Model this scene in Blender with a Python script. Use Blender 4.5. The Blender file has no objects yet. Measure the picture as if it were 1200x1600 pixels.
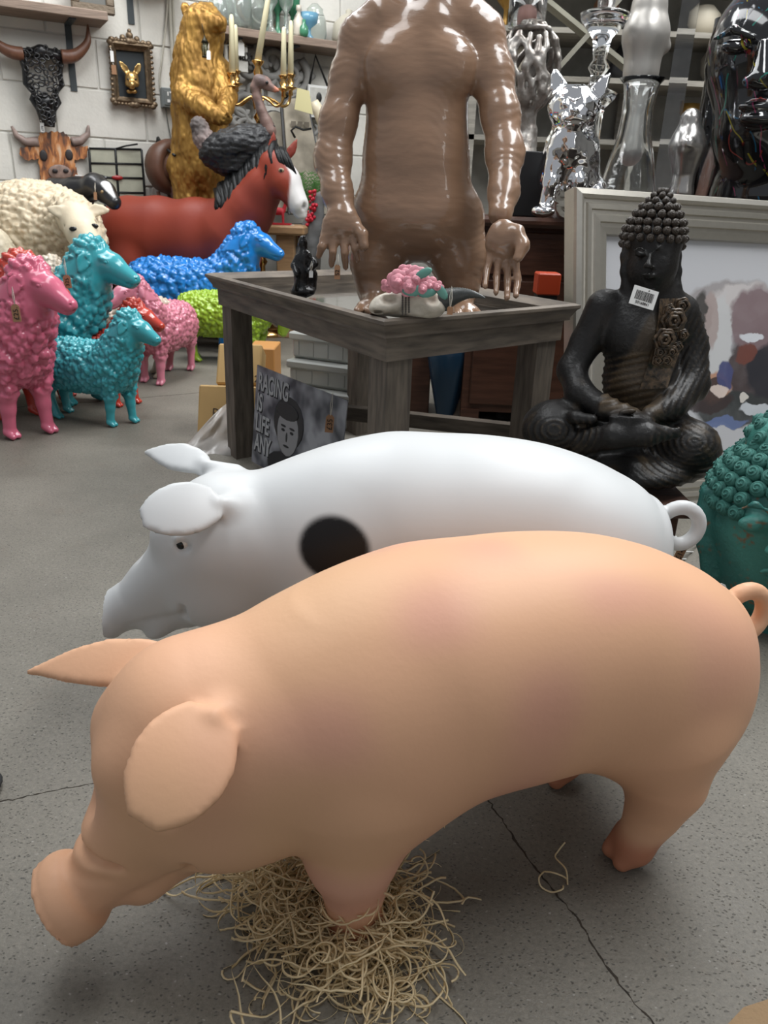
import bpy, math, random
import numpy as np
from mathutils import Vector, Matrix

S = bpy.context.scene
COL = S.collection
random.seed(7)
rng = np.random.default_rng(11)
R = math.radians

# ------------------------------------------------------------------ camera
PITCH, ROLL, CAMH, FPX = 21.8, 2.2, 0.80, 1200.0
cam_data = bpy.data.cameras.new('camera')
cam = bpy.data.objects.new('camera', cam_data)
COL.objects.link(cam)
CAM_ROT = (Matrix.Rotation(R(90 - PITCH), 3, 'X') @ Matrix.Rotation(R(ROLL), 3, 'Z'))
cam.matrix_world = Matrix.Translation((0, 0, CAMH)) @ CAM_ROT.to_4x4()
cam_data.sensor_fit = 'VERTICAL'
cam_data.sensor_height = 32.0
cam_data.lens = 32.0 * FPX / 1600.0
cam_data.clip_start = 0.02
cam_data.clip_end = 100
cam_data.dof.use_dof = True
cam_data.dof.focus_distance = 1.15
cam_data.dof.aperture_fstop = 13.0
S.camera = cam

# ------------------------------------------------------------------ world and lights
wd = bpy.data.worlds.new('world'); S.world = wd; wd.use_nodes = True
wn = wd.node_tree.nodes; wl = wd.node_tree.links
bg = wn['Background']
bg.inputs[0].default_value = (0.90, 0.94, 1.0, 1); bg.inputs[1].default_value = 0.36

def area(name, loc, rot, sx, sy, power, col):
    d = bpy.data.lights.new(name, 'AREA'); d.shape = 'RECTANGLE'; d.size = sx; d.size_y = sy
    d.energy = power; d.color = col
    o = bpy.data.objects.new(name, d); COL.objects.link(o)
    o.location = loc; o.rotation_euler = rot
    return o
# roof lights of the shed: two long strips overhead and the open doors far to the right
area('roof_light', (-0.9, 2.6, 3.4), (R(-6), R(-4), 0), 0.8, 4.0, 72, (0.97, 0.99, 1.0))
area('roof_light', (1.6, 2.3, 3.4), (R(-4), R(8), 0), 0.8, 4.0, 140, (0.97, 0.99, 1.0))
area('back_fill_light', (-1.6, 4.2, 3.3), (R(28), R(6), 0), 2.6, 0.7, 60, (0.98, 0.99, 1.0))  # added fill lamp that brightens the block wall, not a fitting of the shed
area('back_fill_light', (2.0, 3.75, 3.2), (R(18), 0, 0), 2.6, 0.6, 42, (1.0, 0.98, 0.94))  # added fill lamp above the shelf unit, lifts the dark back right corner
area('doorway_light', (4.2, -0.4, 1.7), (R(84), 0, R(72)), 1.8, 2.2, 65, (1.0, 0.99, 0.96))

S.view_settings.view_transform = 'Standard'
S.view_settings.look = 'None'
S.view_settings.gamma = 1.0
S.view_settings.exposure = 0.0
S.view_settings.use_curve_mapping = False

# ------------------------------------------------------------------ placing helpers
def ray(x, y):
    return (CAM_ROT @ Vector(((x - 600) / FPX, -(y - 800) / FPX, -1.0)))
def P(x, y, D):
    """the point seen at x, y whose distance ahead (world Y) is D"""
    r = ray(x, y); t = D / r.y
    return Vector((r.x * t, D, CAMH + r.z * t))
def PZ(x, y, z=0.0):
    """the point seen at x, y at height z"""
    r = ray(x, y); t = (z - CAMH) / r.z
    return Vector((r.x * t, r.y * t, z))
def to_px(p):
    v = CAM_ROT.transposed() @ (Vector(p) - Vector((0, 0, CAMH)))
    return (600 + FPX * v.x / -v.z, 800 - FPX * v.y / -v.z)

# ------------------------------------------------------------------ objects
def link_mesh(name, me, m=None, parent=None, smooth=False):
    o = bpy.data.objects.new(name, me); COL.objects.link(o)
    if m is not None and not len(me.materials): me.materials.append(m)
    if smooth: me.polygons.foreach_set('use_smooth', [True] * len(me.polygons))
    if parent is not None: o.parent = parent
    return o
def tag(o, label=None, cat=None, group=None, kind=None):
    if label: o['label'] = label
    if cat: o['category'] = cat
    if group: o['group'] = group
    if kind: o['kind'] = kind
    return o
def thing(name, label, cat, loc=(0, 0, 0), rz=0, group=None, s=1.0, rot=None):
    o = bpy.data.objects.new(name, None); COL.objects.link(o)
    o.location = loc; o.rotation_euler = rot if rot is not None else (0, 0, rz)
    o.scale = (s, s, s); o.empty_display_size = 0.05
    return tag(o, label, cat, group)

class MB:
    """collects primitive shapes into one mesh"""
    def __init__(self): self.v = []; self.f = []; self.sm = []
    def add(self, vs, fs, smooth=False):
        n = len(self.v); self.v += [tuple(p) for p in vs]
        self.f += [tuple(i + n for i in f) for f in fs]; self.sm += [smooth] * len(fs)
        return self
    def box(self, a, b, bev=0.0, M=None):
        x0, y0, z0 = a; x1, y1, z1 = b
        if bev <= 0:
            vs = [(x0,y0,z0),(x1,y0,z0),(x1,y1,z0),(x0,y1,z0),(x0,y0,z1),(x1,y0,z1),(x1,y1,z1),(x0,y1,z1)]
            fs = [(0,3,2,1),(4,5,6,7),(0,1,5,4),(1,2,6,5),(2,3,7,6),(3,0,4,7)]
        else:
            vs = []; e = bev
            for sz, zz, zi in ((0, z0, z0+e), (1, z1, z1-e)):
                rows = [[(x0+e,y0+e,zz),(x1-e,y0+e,zz),(x1-e,y1-e,zz),(x0+e,y1-e,zz)],
                        [(x0+e,y0,zi),(x1-e,y0,zi),(x1,y0+e,zi),(x1,y1-e,zi),(x1-e,y1,zi),(x0+e,y1,zi),(x0,y1-e,zi),(x0,y0+e,zi)]]
                vs += rows[0] + rows[1]
            fs = [(3,2,1,0),(12,13,14,15)]
            def ring(c, r, flip):
                q = [(c,c+1,r+1,r),(c+1,r+2,r+1),(c+1,c+2,r+3,r+2),(c+2,r+4,r+3),(c+2,c+3,r+5,r+4),(c+3,r+6,r+5),(c+3,c,r+7,r+6),(c,r,r+7)]
                return [tuple(reversed(t)) for t in q] if flip else q
            fs += ring(0, 4, False); fs += ring(12, 16, True)
            for i in range(8): fs.append((4+i, 4+(i+1)%8, 16+(i+1)%8, 16+i))
        if M is not None: vs = [M @ Vector(p) for p in vs]
        return self.add(vs, fs)
    def tube(self, pts, r, n=8, smooth=True, closed=False, flat=None):
        pts = [Vector(p) for p in pts]; N = len(pts)
        rs = r if isinstance(r, (list, tuple)) else [r] * N
        vs = []; up = Vector((0, 0, 1)); prev = None
        for i, p in enumerate(pts):
            if closed: t = pts[(i+1) % N] - pts[i-1]
            else: t = pts[min(i+1, N-1)] - pts[max(i-1, 0)]
            t = t.normalized() if t.length > 1e-9 else Vector((0, 0, 1))
            if prev is None:
                a = t.orthogonal().normalized() if flat is None else (flat - t * flat.dot(t)).normalized()
            else:
                a = (prev - t * prev.dot(t))
                a = a.normalized() if a.length > 1e-6 else t.orthogonal().normalized()
            prev = a; b = t.cross(a)
            for k in range(n):
                w = 2 * math.pi * k / n
                vs.append(p + (a * math.cos(w) + b * math.sin(w)) * rs[i])
        fs = []
        for i in range(N if closed else N - 1):
            j = (i + 1) % N
            for k in range(n):
                l = (k + 1) % n
                fs.append((i*n+k, i*n+l, j*n+l, j*n+k))
        if not closed:
            fs.append(tuple(reversed(range(n)))); fs.append(tuple((N-1)*n + k for k in range(n)))
        return self.add(vs, fs, smooth)
    def bar(self, a, b, w, h, up=(0, 0, 1)):
        a = Vector(a); b = Vector(b); t = (b - a).normalized(); up = Vector(up)
        s = t.cross(up).normalized(); u = s.cross(t)
        vs = [q + s * i * w / 2 + u * j * h / 2 for q in (a, b) for i, j in ((-1,-1),(1,-1),(1,1),(-1,1))]
        return self.add(vs, [(3,2,1,0),(4,5,6,7),(0,1,5,4),(1,2,6,5),(2,3,7,6),(3,0,4,7)])
    def lathe(self, prof, n=24, c=(0, 0, 0), M=None, smooth=True, sy=1.0):
        vs = []; fs = []
        for r, z in prof:
            for k in range(n):
                w = 2 * math.pi * k / n
                vs.append(Vector((c[0] + r * math.cos(w), c[1] + r * sy * math.sin(w), c[2] + z)))
        for i in range(len(prof) - 1):
            for k in range(n):
                l = (k + 1) % n
                fs.append((i*n+k, i*n+l, (i+1)*n+l, (i+1)*n+k))
        if prof[0][0] > 1e-5: fs.append(tuple(reversed(range(n))))
        if prof[-1][0] > 1e-5: fs.append(tuple((len(prof)-1)*n + k for k in range(n)))
        if M is not None: vs = [M @ p for p in vs]
        return self.add(vs, fs, smooth)
    def prism(self, poly, z0, z1, M=None):
        n = len(poly)
        vs = [Vector((x, y, z0)) for x, y in poly] + [Vector((x, y, z1)) for x, y in poly]
        fs = [tuple(reversed(range(n))), tuple(range(n, 2*n))] + [(i, (i+1) % n, n+(i+1) % n, n+i) for i in range(n)]
        if M is not None: vs = [M @ p for p in vs]
        return self.add(vs, fs)
    def ball(self, c, r, n=12, M=None, smooth=True):
        r = r if isinstance(r, (tuple, list)) else (r, r, r)
        vs = []; fs = []; m = n // 2
        for i in range(m + 1):
            ph = math.pi * i / m
            for k in range(n):
                w = 2 * math.pi * k / n
                q = Vector((r[0]*math.sin(ph)*math.cos(w), r[1]*math.sin(ph)*math.sin(w), -r[2]*math.cos(ph)))
                if M is not None: q = M @ q
                vs.append(q + Vector(c))
        for i in range(m):
            for k in range(n):
                l = (k + 1) % n; fs.append((i*n+k, i*n+l, (i+1)*n+l, (i+1)*n+k))
        return self.add(vs, fs, smooth)
    def mesh(self, name, m=None):
        me = bpy.data.meshes.new(name); me.from_pydata(self.v, [], self.f)
        if m is not None: me.materials.append(m)
        me.polygons.foreach_set('use_smooth', self.sm); me.update(); me.validate()
        return me
    def build(self, name, m, parent=None):
        return link_mesh(name, self.mesh(name, m), None, parent)

def text(name, s, size, m, parent, loc, rot, ext=0.0004, align='LEFT', sx=1.0, bold=0.0, off=0.0):
    c = bpy.data.curves.new(name, 'FONT'); c.body = s; c.size = size; c.extrude = ext; c.align_x = align; c.offset = off
    t = bpy.data.objects.new(name, c); COL.objects.link(t)
    bpy.context.view_layer.update()
    me = bpy.data.meshes.new_from_object(t.evaluated_get(bpy.context.evaluated_depsgraph_get()))
    bpy.data.objects.remove(t); me.materials.clear(); me.materials.append(m)
    o = bpy.data.objects.new(name, me); COL.objects.link(o)
    o.location = loc; o.rotation_euler = rot; o.scale = (sx, 1, 1)
    if parent is not None: o.parent = parent
    return o

# ------------------------------------------------------------------ materials
def mat(name, col, rough=0.6, metal=0.0, bump=0.0, bscale=60.0, var=0.0, vscale=8.0, coat=0.0, attr=None,
        trans=0.0, ior=1.45, bkind='noise', stretch=(1, 1, 1), col2=None, spec=0.5, rvar=0.0, sss=0.0):
    m = bpy.data.materials.new(name); m.use_nodes = True
    nt = m.node_tree; N = nt.nodes; L = nt.links; b = N['Principled BSDF']
    b.inputs['Base Color'].default_value = (*col, 1); b.inputs['Roughness'].default_value = rough
    b.inputs['Metallic'].default_value = metal; b.inputs['IOR'].default_value = ior
    b.inputs['Coat Weight'].default_value = coat; b.inputs['Coat Roughness'].default_value = 0.06
    b.inputs['Transmission Weight'].default_value = trans
    b.inputs['Specular IOR Level'].default_value = spec
    tc = N.new('ShaderNodeTexCoord'); mp = N.new('ShaderNodeMapping'); mp.inputs['Scale'].default_value = stretch
    L.new(tc.outputs['Object'], mp.inputs[0])
    src = None
    if attr:
        at = N.new('ShaderNodeVertexColor'); at.layer_name = attr; src = at.outputs[0]
    if var > 0 or col2:
        n = N.new('ShaderNodeTexNoise'); n.inputs['Scale'].default_value = vscale; n.inputs['Detail'].default_value = 5
        L.new(mp.outputs[0], n.inputs[0])
        cr = N.new('ShaderNodeValToRGB'); cr.color_ramp.elements[0].position = 0.32; cr.color_ramp.elements[1].position = 0.68
        L.new(n.outputs[0], cr.inputs[0])
        if col2:
            cr.color_ramp.elements[0].color = (*col, 1); cr.color_ramp.elements[1].color = (*col2, 1)
            src = cr.outputs[0]
        else:
            lo = 1 - var
            cr.color_ramp.elements[0].color = (lo, lo, lo, 1); cr.color_ramp.elements[1].color = (1, 1, 1, 1)
            mx = N.new('ShaderNodeMix'); mx.data_type = 'RGBA'; mx.blend_type = 'MULTIPLY'; mx.inputs[0].default_value = 1
            if src: L.new(src, mx.inputs[6])
            else: mx.inputs[6].default_value = (*col, 1)
            L.new(cr.outputs[0], mx.inputs[7]); src = mx.outputs[2]
        if rvar:
            mr = N.new('ShaderNodeMapRange'); mr.inputs[3].default_value = max(rough - rvar, 0); mr.inputs[4].default_value = rough + rvar
            L.new(n.outputs[0], mr.inputs[0]); L.new(mr.outputs[0], b.inputs['Roughness'])
    if src: L.new(src, b.inputs['Base Color'])
    if bump > 0:
        if bkind == 'noise':
            n2 = N.new('ShaderNodeTexNoise'); n2.inputs['Scale'].default_value = bscale; n2.inputs['Detail'].default_value = 4; o = n2.outputs[0]
        elif bkind == 'voronoi':
            n2 = N.new('ShaderNodeTexVoronoi'); n2.inputs['Scale'].default_value = bscale; o = n2.outputs['Distance']
        else:
            n2 = N.new('ShaderNodeTexWave'); n2.inputs['Scale'].default_value = bscale; n2.inputs['Distortion'].default_value = 4; n2.inputs['Detail'].default_value = 3; o = n2.outputs[1]
        L.new(mp.outputs[0], n2.inputs[0])
        bp = N.new('ShaderNodeBump'); bp.inputs['Strength'].default_value = bump; bp.inputs['Distance'].default_value = 0.004
        L.new(o, bp.inputs['Height']); L.new(bp.outputs[0], b.inputs['Normal'])
    return m
def srgb(r, g, b):
    f = lambda c: (c / 255 / 12.92) if c <= 10 else ((c / 255 + 0.055) / 1.055) ** 2.4
    return (f(r), f(g), f(b))

# ------------------------------------------------------------------ smooth solids: blended shapes -> one surface
def rotm(rx=0, ry=0, rz=0):
    return np.array((Matrix.Rotation(R(rz), 3, 'Z') @ Matrix.Rotation(R(ry), 3, 'Y') @ Matrix.Rotation(R(rx), 3, 'X')))
def hashn(p, seed):
    q = (p[..., 0].astype(np.int64) * 73856093) ^ (p[..., 1].astype(np.int64) * 19349663) ^ (p[..., 2].astype(np.int64) * 83492791) ^ (seed * 2654435)
    q = (q ^ (q >> 13)) * 1274126177
    q = q ^ (q >> 16)
    return (q & 0xFFFFF) / float(0xFFFFF)
def worley(p, seed=1, jit=0.9):
    """F1 distance, F2 distance of points p (cells of size one)"""
    base = np.floor(p); f1 = np.full(len(p), 9.0); f2 = np.full(len(p), 9.0)
    for i in (-1, 0, 1):
        for j in (-1, 0, 1):
            for k in (-1, 0, 1):
                c = base + np.array((i, j, k))
                o = np.stack([hashn(c, seed), hashn(c, seed + 7), hashn(c, seed + 13)], -1)
                d = np.linalg.norm(c + 0.5 + (o - 0.5) * jit - p, axis=-1)
                f2 = np.minimum(f2, np.maximum(f1, d)); f1 = np.minimum(f1, d)
    return f1, f2
def vnoise(p, seed=3):
    b = np.floor(p); f = p - b; f = f * f * (3 - 2 * f); r = 0
    for i in (0, 1):
        for j in (0, 1):
            for k in (0, 1):
                w = (f[:, 0] if i else 1 - f[:, 0]) * (f[:, 1] if j else 1 - f[:, 1]) * (f[:, 2] if k else 1 - f[:, 2])
                r = r + w * hashn(b + np.array((i, j, k)), seed)
    return r

class Solid:
    def __init__(self, lo, hi, h):
        self.lo = np.array(lo, float); self.h = h
        self.n = np.ceil((np.array(hi, float) - self.lo) / h).astype(int) + 1
        self.F = np.full(self.n, 1.0, np.float32)
    def _sub(self, lo, hi, k):
        a = np.clip(np.floor((np.array(lo) - self.lo - k) / self.h).astype(int) - 2, 0, self.n - 1)
        b = np.clip(np.ceil((np.array(hi) - self.lo + k) / self.h).astype(int) + 3, 1, self.n)
        b = np.maximum(b, a + 1)
        ax = [self.lo[i] + self.h * np.arange(a[i], b[i]) for i in range(3)]
        X, Y, Z = np.meshgrid(*ax, indexing='ij', copy=False)
        return (slice(a[0], b[0]), slice(a[1], b[1]), slice(a[2], b[2])), X, Y, Z
    def _mix(self, sl, d, k, op):
        F = self.F[sl]; d = d.astype(np.float32)
        if op == 'sub':
            d = -d; h = np.clip(0.5 + 0.5 * (d - F) / k, 0, 1)
            self.F[sl] = F + (d - F) * h + k * h * (1 - h)
        else:
            h = np.clip(0.5 + 0.5 * (F - d) / k, 0, 1)
            self.F[sl] = F + (d - F) * h - k * h * (1 - h)
    def ell(self, c, r, k=0.01, rot=None, op='add', mir=False):
        if mir:
            self.ell(c, r, k, rot, op)
            r2 = None if rot is None else np.diag((1, -1, 1)) @ rot @ np.diag((1, -1, 1))
            return self.ell((c[0], -c[1], c[2]), r, k, r2, op)
        c = np.array(c, float); r = np.array(r if np.ndim(r) else (r, r, r), float); m = r.max()
        e = r if rot is None else np.array([m, m, m])
        sl, X, Y, Z = self._sub(c - e, c + e, k)
        q = [X - c[0], Y - c[1], Z - c[2]]
        if rot is not None:
            q = [rot[0, i] * q[0] + rot[1, i] * q[1] + rot[2, i] * q[2] for i in range(3)]
        k0 = np.sqrt(sum((q[i] / r[i]) ** 2 for i in range(3)))
        k1 = np.sqrt(sum((q[i] / r[i] ** 2) ** 2 for i in range(3)))
        self._mix(sl, k0 * (k0 - 1) / np.maximum(k1, 1e-9), k, op); return self
    def cone(self, a, b, ra, rb, k=0.01, op='add', flat=None, ff=1.0, mir=False):
        if mir:
            self.cone(a, b, ra, rb, k, op, flat, ff)
            fl = None if flat is None else (flat[0], -flat[1], flat[2])
            return self.cone((a[0], -a[1], a[2]), (b[0], -b[1], b[2]), ra, rb, k, op, fl, ff)
        a = np.array(a, float); b = np.array(b, float)
        sl, X, Y, Z = self._sub(np.minimum(a - ra, b - rb), np.maximum(a + ra, b + rb), k)
        px, py, pz = X - a[0], Y - a[1], Z - a[2]; ab = b - a
        t = np.clip((px * ab[0] + py * ab[1] + pz * ab[2]) / max((ab ** 2).sum(), 1e-12), 0, 1)
        px = px - ab[0] * t; py = py - ab[1] * t; pz = pz - ab[2] * t
        if flat is not None:
            f = np.array(flat, float); f /= np.linalg.norm(f)
            s = (px * f[0] + py * f[1] + pz * f[2]); e = ff * ff - 1
            d = np.sqrt(np.maximum(px**2 + py**2 + pz**2 + e * s * s, 0)) - (ra + (rb - ra) * t)
            d = np.where(d > 0, d, d / ff)
            d = d / (1 + (ff - 1) * 0.5)
        else:
            d = np.sqrt(px**2 + py**2 + pz**2) - (ra + (rb - ra) * t)
        self._mix(sl, d, k, op); return self
    def chain(self, pts, rs, k=0.01, op='add', flat=None, ff=1.0, mir=False):
        for i in range(len(pts) - 1):
            self.cone(pts[i], pts[i+1], rs[i], rs[i+1], k, op, flat, ff, mir)
        return self
    def loft(self, st, k=0.02, o=(0, 0, 0), ax=(1, 0, 0), up=(0, 0, 1), p=2.0, op='add'):
        """st rows: s along the axis, offset up, radius up, radius down, radius sideways"""
        st = np.array(st, float); o = np.array(o, float)
        ax = np.array(ax, float); ax /= np.linalg.norm(ax); up = np.array(up, float); up -= ax * (up @ ax); up /= np.linalg.norm(up)
        sd = np.cross(up, ax); m = st[:, 2:].max() + np.abs(st[:, 1]).max()
        e0 = o + ax * st[0, 0]; e1 = o + ax * st[-1, 0]
        sl, X, Y, Z = self._sub(np.minimum(e0, e1) - m, np.maximum(e0, e1) + m, k)
        X = X - o[0]; Y = Y - o[1]; Z = Z - o[2]
        s = X * ax[0] + Y * ax[1] + Z * ax[2]; u = X * up[0] + Y * up[1] + Z * up[2]; w = X * sd[0] + Y * sd[1] + Z * sd[2]
        # smooth interpolation of the stations (Catmull-Rom, resampled)
        ss = np.linspace(st[0, 0], st[-1, 0], 160); out = []
        for c in range(1, 5):
            y = st[:, c]; xk = st[:, 0]; mslope = np.gradient(y, xk)
            mslope[0] = (y[1]-y[0])/(xk[1]-xk[0]); mslope[-1] = (y[-1]-y[-2])/(xk[-1]-xk[-2])
            i = np.clip(np.searchsorted(xk, ss) - 1, 0, len(xk) - 2); hh = xk[i+1] - xk[i]; t = (ss - xk[i]) / hh
            v = ((2*t**3-3*t**2+1)*y[i] + (t**3-2*t**2+t)*hh*mslope[i] + (-2*t**3+3*t**2)*y[i+1] + (t**3-t**2)*hh*mslope[i+1])
            out.append(np.interp(s, ss, v))
        cu, ru, rd, rw = out; rv = np.where(u > cu, ru, rd); rv = np.maximum(rv, 1e-4); rw = np.maximum(rw, 1e-4)
        q = (np.abs((u - cu) / rv) ** p + np.abs(w / rw) ** p) ** (1 / p)
        g = np.sqrt(((u - cu) / rv**2) ** 2 + (w / rw**2) ** 2) / np.maximum(np.sqrt(((u - cu)/rv)**2 + (w/rw)**2), 1e-6)
        d = (q - 1) / np.maximum(g, 1e-6)
        d = np.maximum(d, np.maximum(st[0, 0] - s, s - st[-1, 0]))
        self._mix(sl, d, k, op); return self
    def leaf(self, base, tip, nrm, prof, th=.004, cup=0.0, bend=0.0, k=0.01, op='add'):
        """thin leaf from base to tip: prof rows are (fraction, half width); cup curls the edges, bend the length"""
        base = np.array(base, float); tip = np.array(tip, float); a = tip - base; ln = np.linalg.norm(a); a /= ln
        n = np.array(nrm, float); n -= a * (n @ a); n /= np.linalg.norm(n); b = np.cross(n, a); pr = np.array(prof, float); m = pr[:, 1].max() + abs(bend) + .01
        sl, X, Y, Z = self._sub(np.minimum(base, tip) - m, np.maximum(base, tip) + m, k)
        X = X - base[0]; Y = Y - base[1]; Z = Z - base[2]
        A = (X*a[0] + Y*a[1] + Z*a[2]) / ln; Bc = X*b[0] + Y*b[1] + Z*b[2]; Nn = X*n[0] + Y*n[1] + Z*n[2]
        t = np.linspace(pr[0, 0], pr[-1, 0], 60); w = np.interp(t, pr[:, 0], pr[:, 1]); w = np.convolve(np.pad(w, 3, 'edge'), np.ones(7)/7, 'valid')
        W = np.maximum(np.interp(A, t, w), .0005)
        Nn = Nn - cup * (Bc / .05) ** 2 * .01 - bend * 4 * A * (1 - A)
        d1 = np.abs(Bc) - W; d2 = np.abs(Nn) - th * (1.15 - .3 * np.clip(A, 0, 1)); d3 = np.maximum(pr[0, 0] - A, A - pr[-1, 0]) * ln
        e = np.maximum(d1, d3); r = th * .9
        d = np.sqrt(np.maximum(e + r, 0)**2 + np.maximum(d2 + r, 0)**2) - r + np.minimum(np.maximum(e, d2) + r, 0)
        self._mix(sl, d, k, op); return self
    def surface(self, relax=1):
        F = self.F; h = self.h
        neg = F < 0
        c = [neg[i:neg.shape[0]-1+i, j:neg.shape[1]-1+j, k:neg.shape[2]-1+k] for i in (0, 1) for j in (0, 1) for k in (0, 1)]
        s = sum(x.astype(np.int8) for x in c); act = (s > 0) & (s < 8)
        idx = np.argwhere(act); vid = np.full(act.shape, -1, np.int64); vid[act] = np.arange(len(idx))
        off = [(i, j, k) for i in (0, 1) for j in (0, 1) for k in (0, 1)]
        val = np.stack([F[idx[:, 0]+a, idx[:, 1]+b, idx[:, 2]+cc] for a, b, cc in off], 1)
        acc = np.zeros((len(idx), 3)); cnt = np.zeros(len(idx))
        for a in range(8):
            for b in range(a + 1, 8):
                if sum(abs(off[a][i] - off[b][i]) for i in range(3)) != 1: continue
                va, vb = val[:, a], val[:, b]; m = (va < 0) != (vb < 0)
                t = np.where(m, va / np.where(m, va - vb, 1), 0)[:, None]
                pa = np.array(off[a]); pb = np.array(off[b])
                acc += np.where(m[:, None], pa + (pb - pa) * t, 0); cnt += m
        V = self.lo + (idx + acc / cnt[:, None]) * h
        quads = []
        for ax in range(3):
            b, cx = [(1, 2), (2, 0), (0, 1)][ax]
            sh = [slice(None)] * 3; sh2 = [slice(None)] * 3; sh[ax] = slice(0, -1); sh2[ax] = slice(1, None)
            n0 = neg[tuple(sh)]; n1 = neg[tuple(sh2)]; e = np.argwhere(n0 != n1)
            e = e[(e[:, b] > 0) & (e[:, cx] > 0) & (e[:, b] < self.n[b]-1) & (e[:, cx] < self.n[cx]-1)]
            ins = n0[e[:, 0], e[:, 1], e[:, 2]]
            def g(db, dc):
                q = e.copy(); q[:, b] -= db; q[:, cx] -= dc; return vid[q[:, 0], q[:, 1], q[:, 2]]
            q = np.stack([g(1, 1), g(0, 1), g(0, 0), g(1, 0)], 1)
            q[~ins] = q[~ins][:, ::-1]; quads.append(q)
        Q = np.concatenate(quads); Q = Q[(Q >= 0).all(1)]
        for _ in range(relax):
            A = np.zeros_like(V); C = np.zeros(len(V))
            for i in range(4):
                np.add.at(A, Q[:, i], V[Q[:, (i+1) % 4]]); np.add.at(A, Q[:, i], V[Q[:, (i+3) % 4]]); np.add.at(C, Q[:, i], 2)
            V = 0.5 * V + 0.5 * A / np.maximum(C, 1)[:, None]
        return V, Q
def vnormals(V, Q):
    n = np.cross(V[Q[:, 2]] - V[Q[:, 0]], V[Q[:, 3]] - V[Q[:, 1]])
    A = np.zeros_like(V)
    for i in range(4): np.add.at(A, Q[:, i], n)
    return A / np.maximum(np.linalg.norm(A, axis=1), 1e-12)[:, None]
def np_mesh(name, V, Q, m, cols=None):
    me = bpy.data.meshes.new(name)
    me.vertices.add(len(V)); me.vertices.foreach_set('co', V.astype(np.float32).ravel())
    me.loops.add(Q.size); me.loops.foreach_set('vertex_index', Q.astype(np.int32).ravel())
    me.polygons.add(len(Q)); me.polygons.foreach_set('loop_start', np.arange(0, Q.size, 4, dtype=np.int32))
    me.update(calc_edges=True)
    me.polygons.foreach_set('use_smooth', np.ones(len(Q), bool))
    if cols is not None:
        a = me.color_attributes.new('Col', 'FLOAT_COLOR', 'POINT')
        a.data.foreach_set('color', np.concatenate([cols, np.ones((len(cols), 1))], 1).astype(np.float32).ravel())
    me.materials.append(m); me.validate(); return me
def sstep(x, a, b):
    t = np.clip((x - a) / (b - a), 0, 1); return t * t * (3 - 2 * t)
def blend(c, c2, w): return c * (1 - w[:, None]) + np.array(c2) * w[:, None]
def dist(V, p): return np.linalg.norm(V - np.array(p), axis=1)

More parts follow.
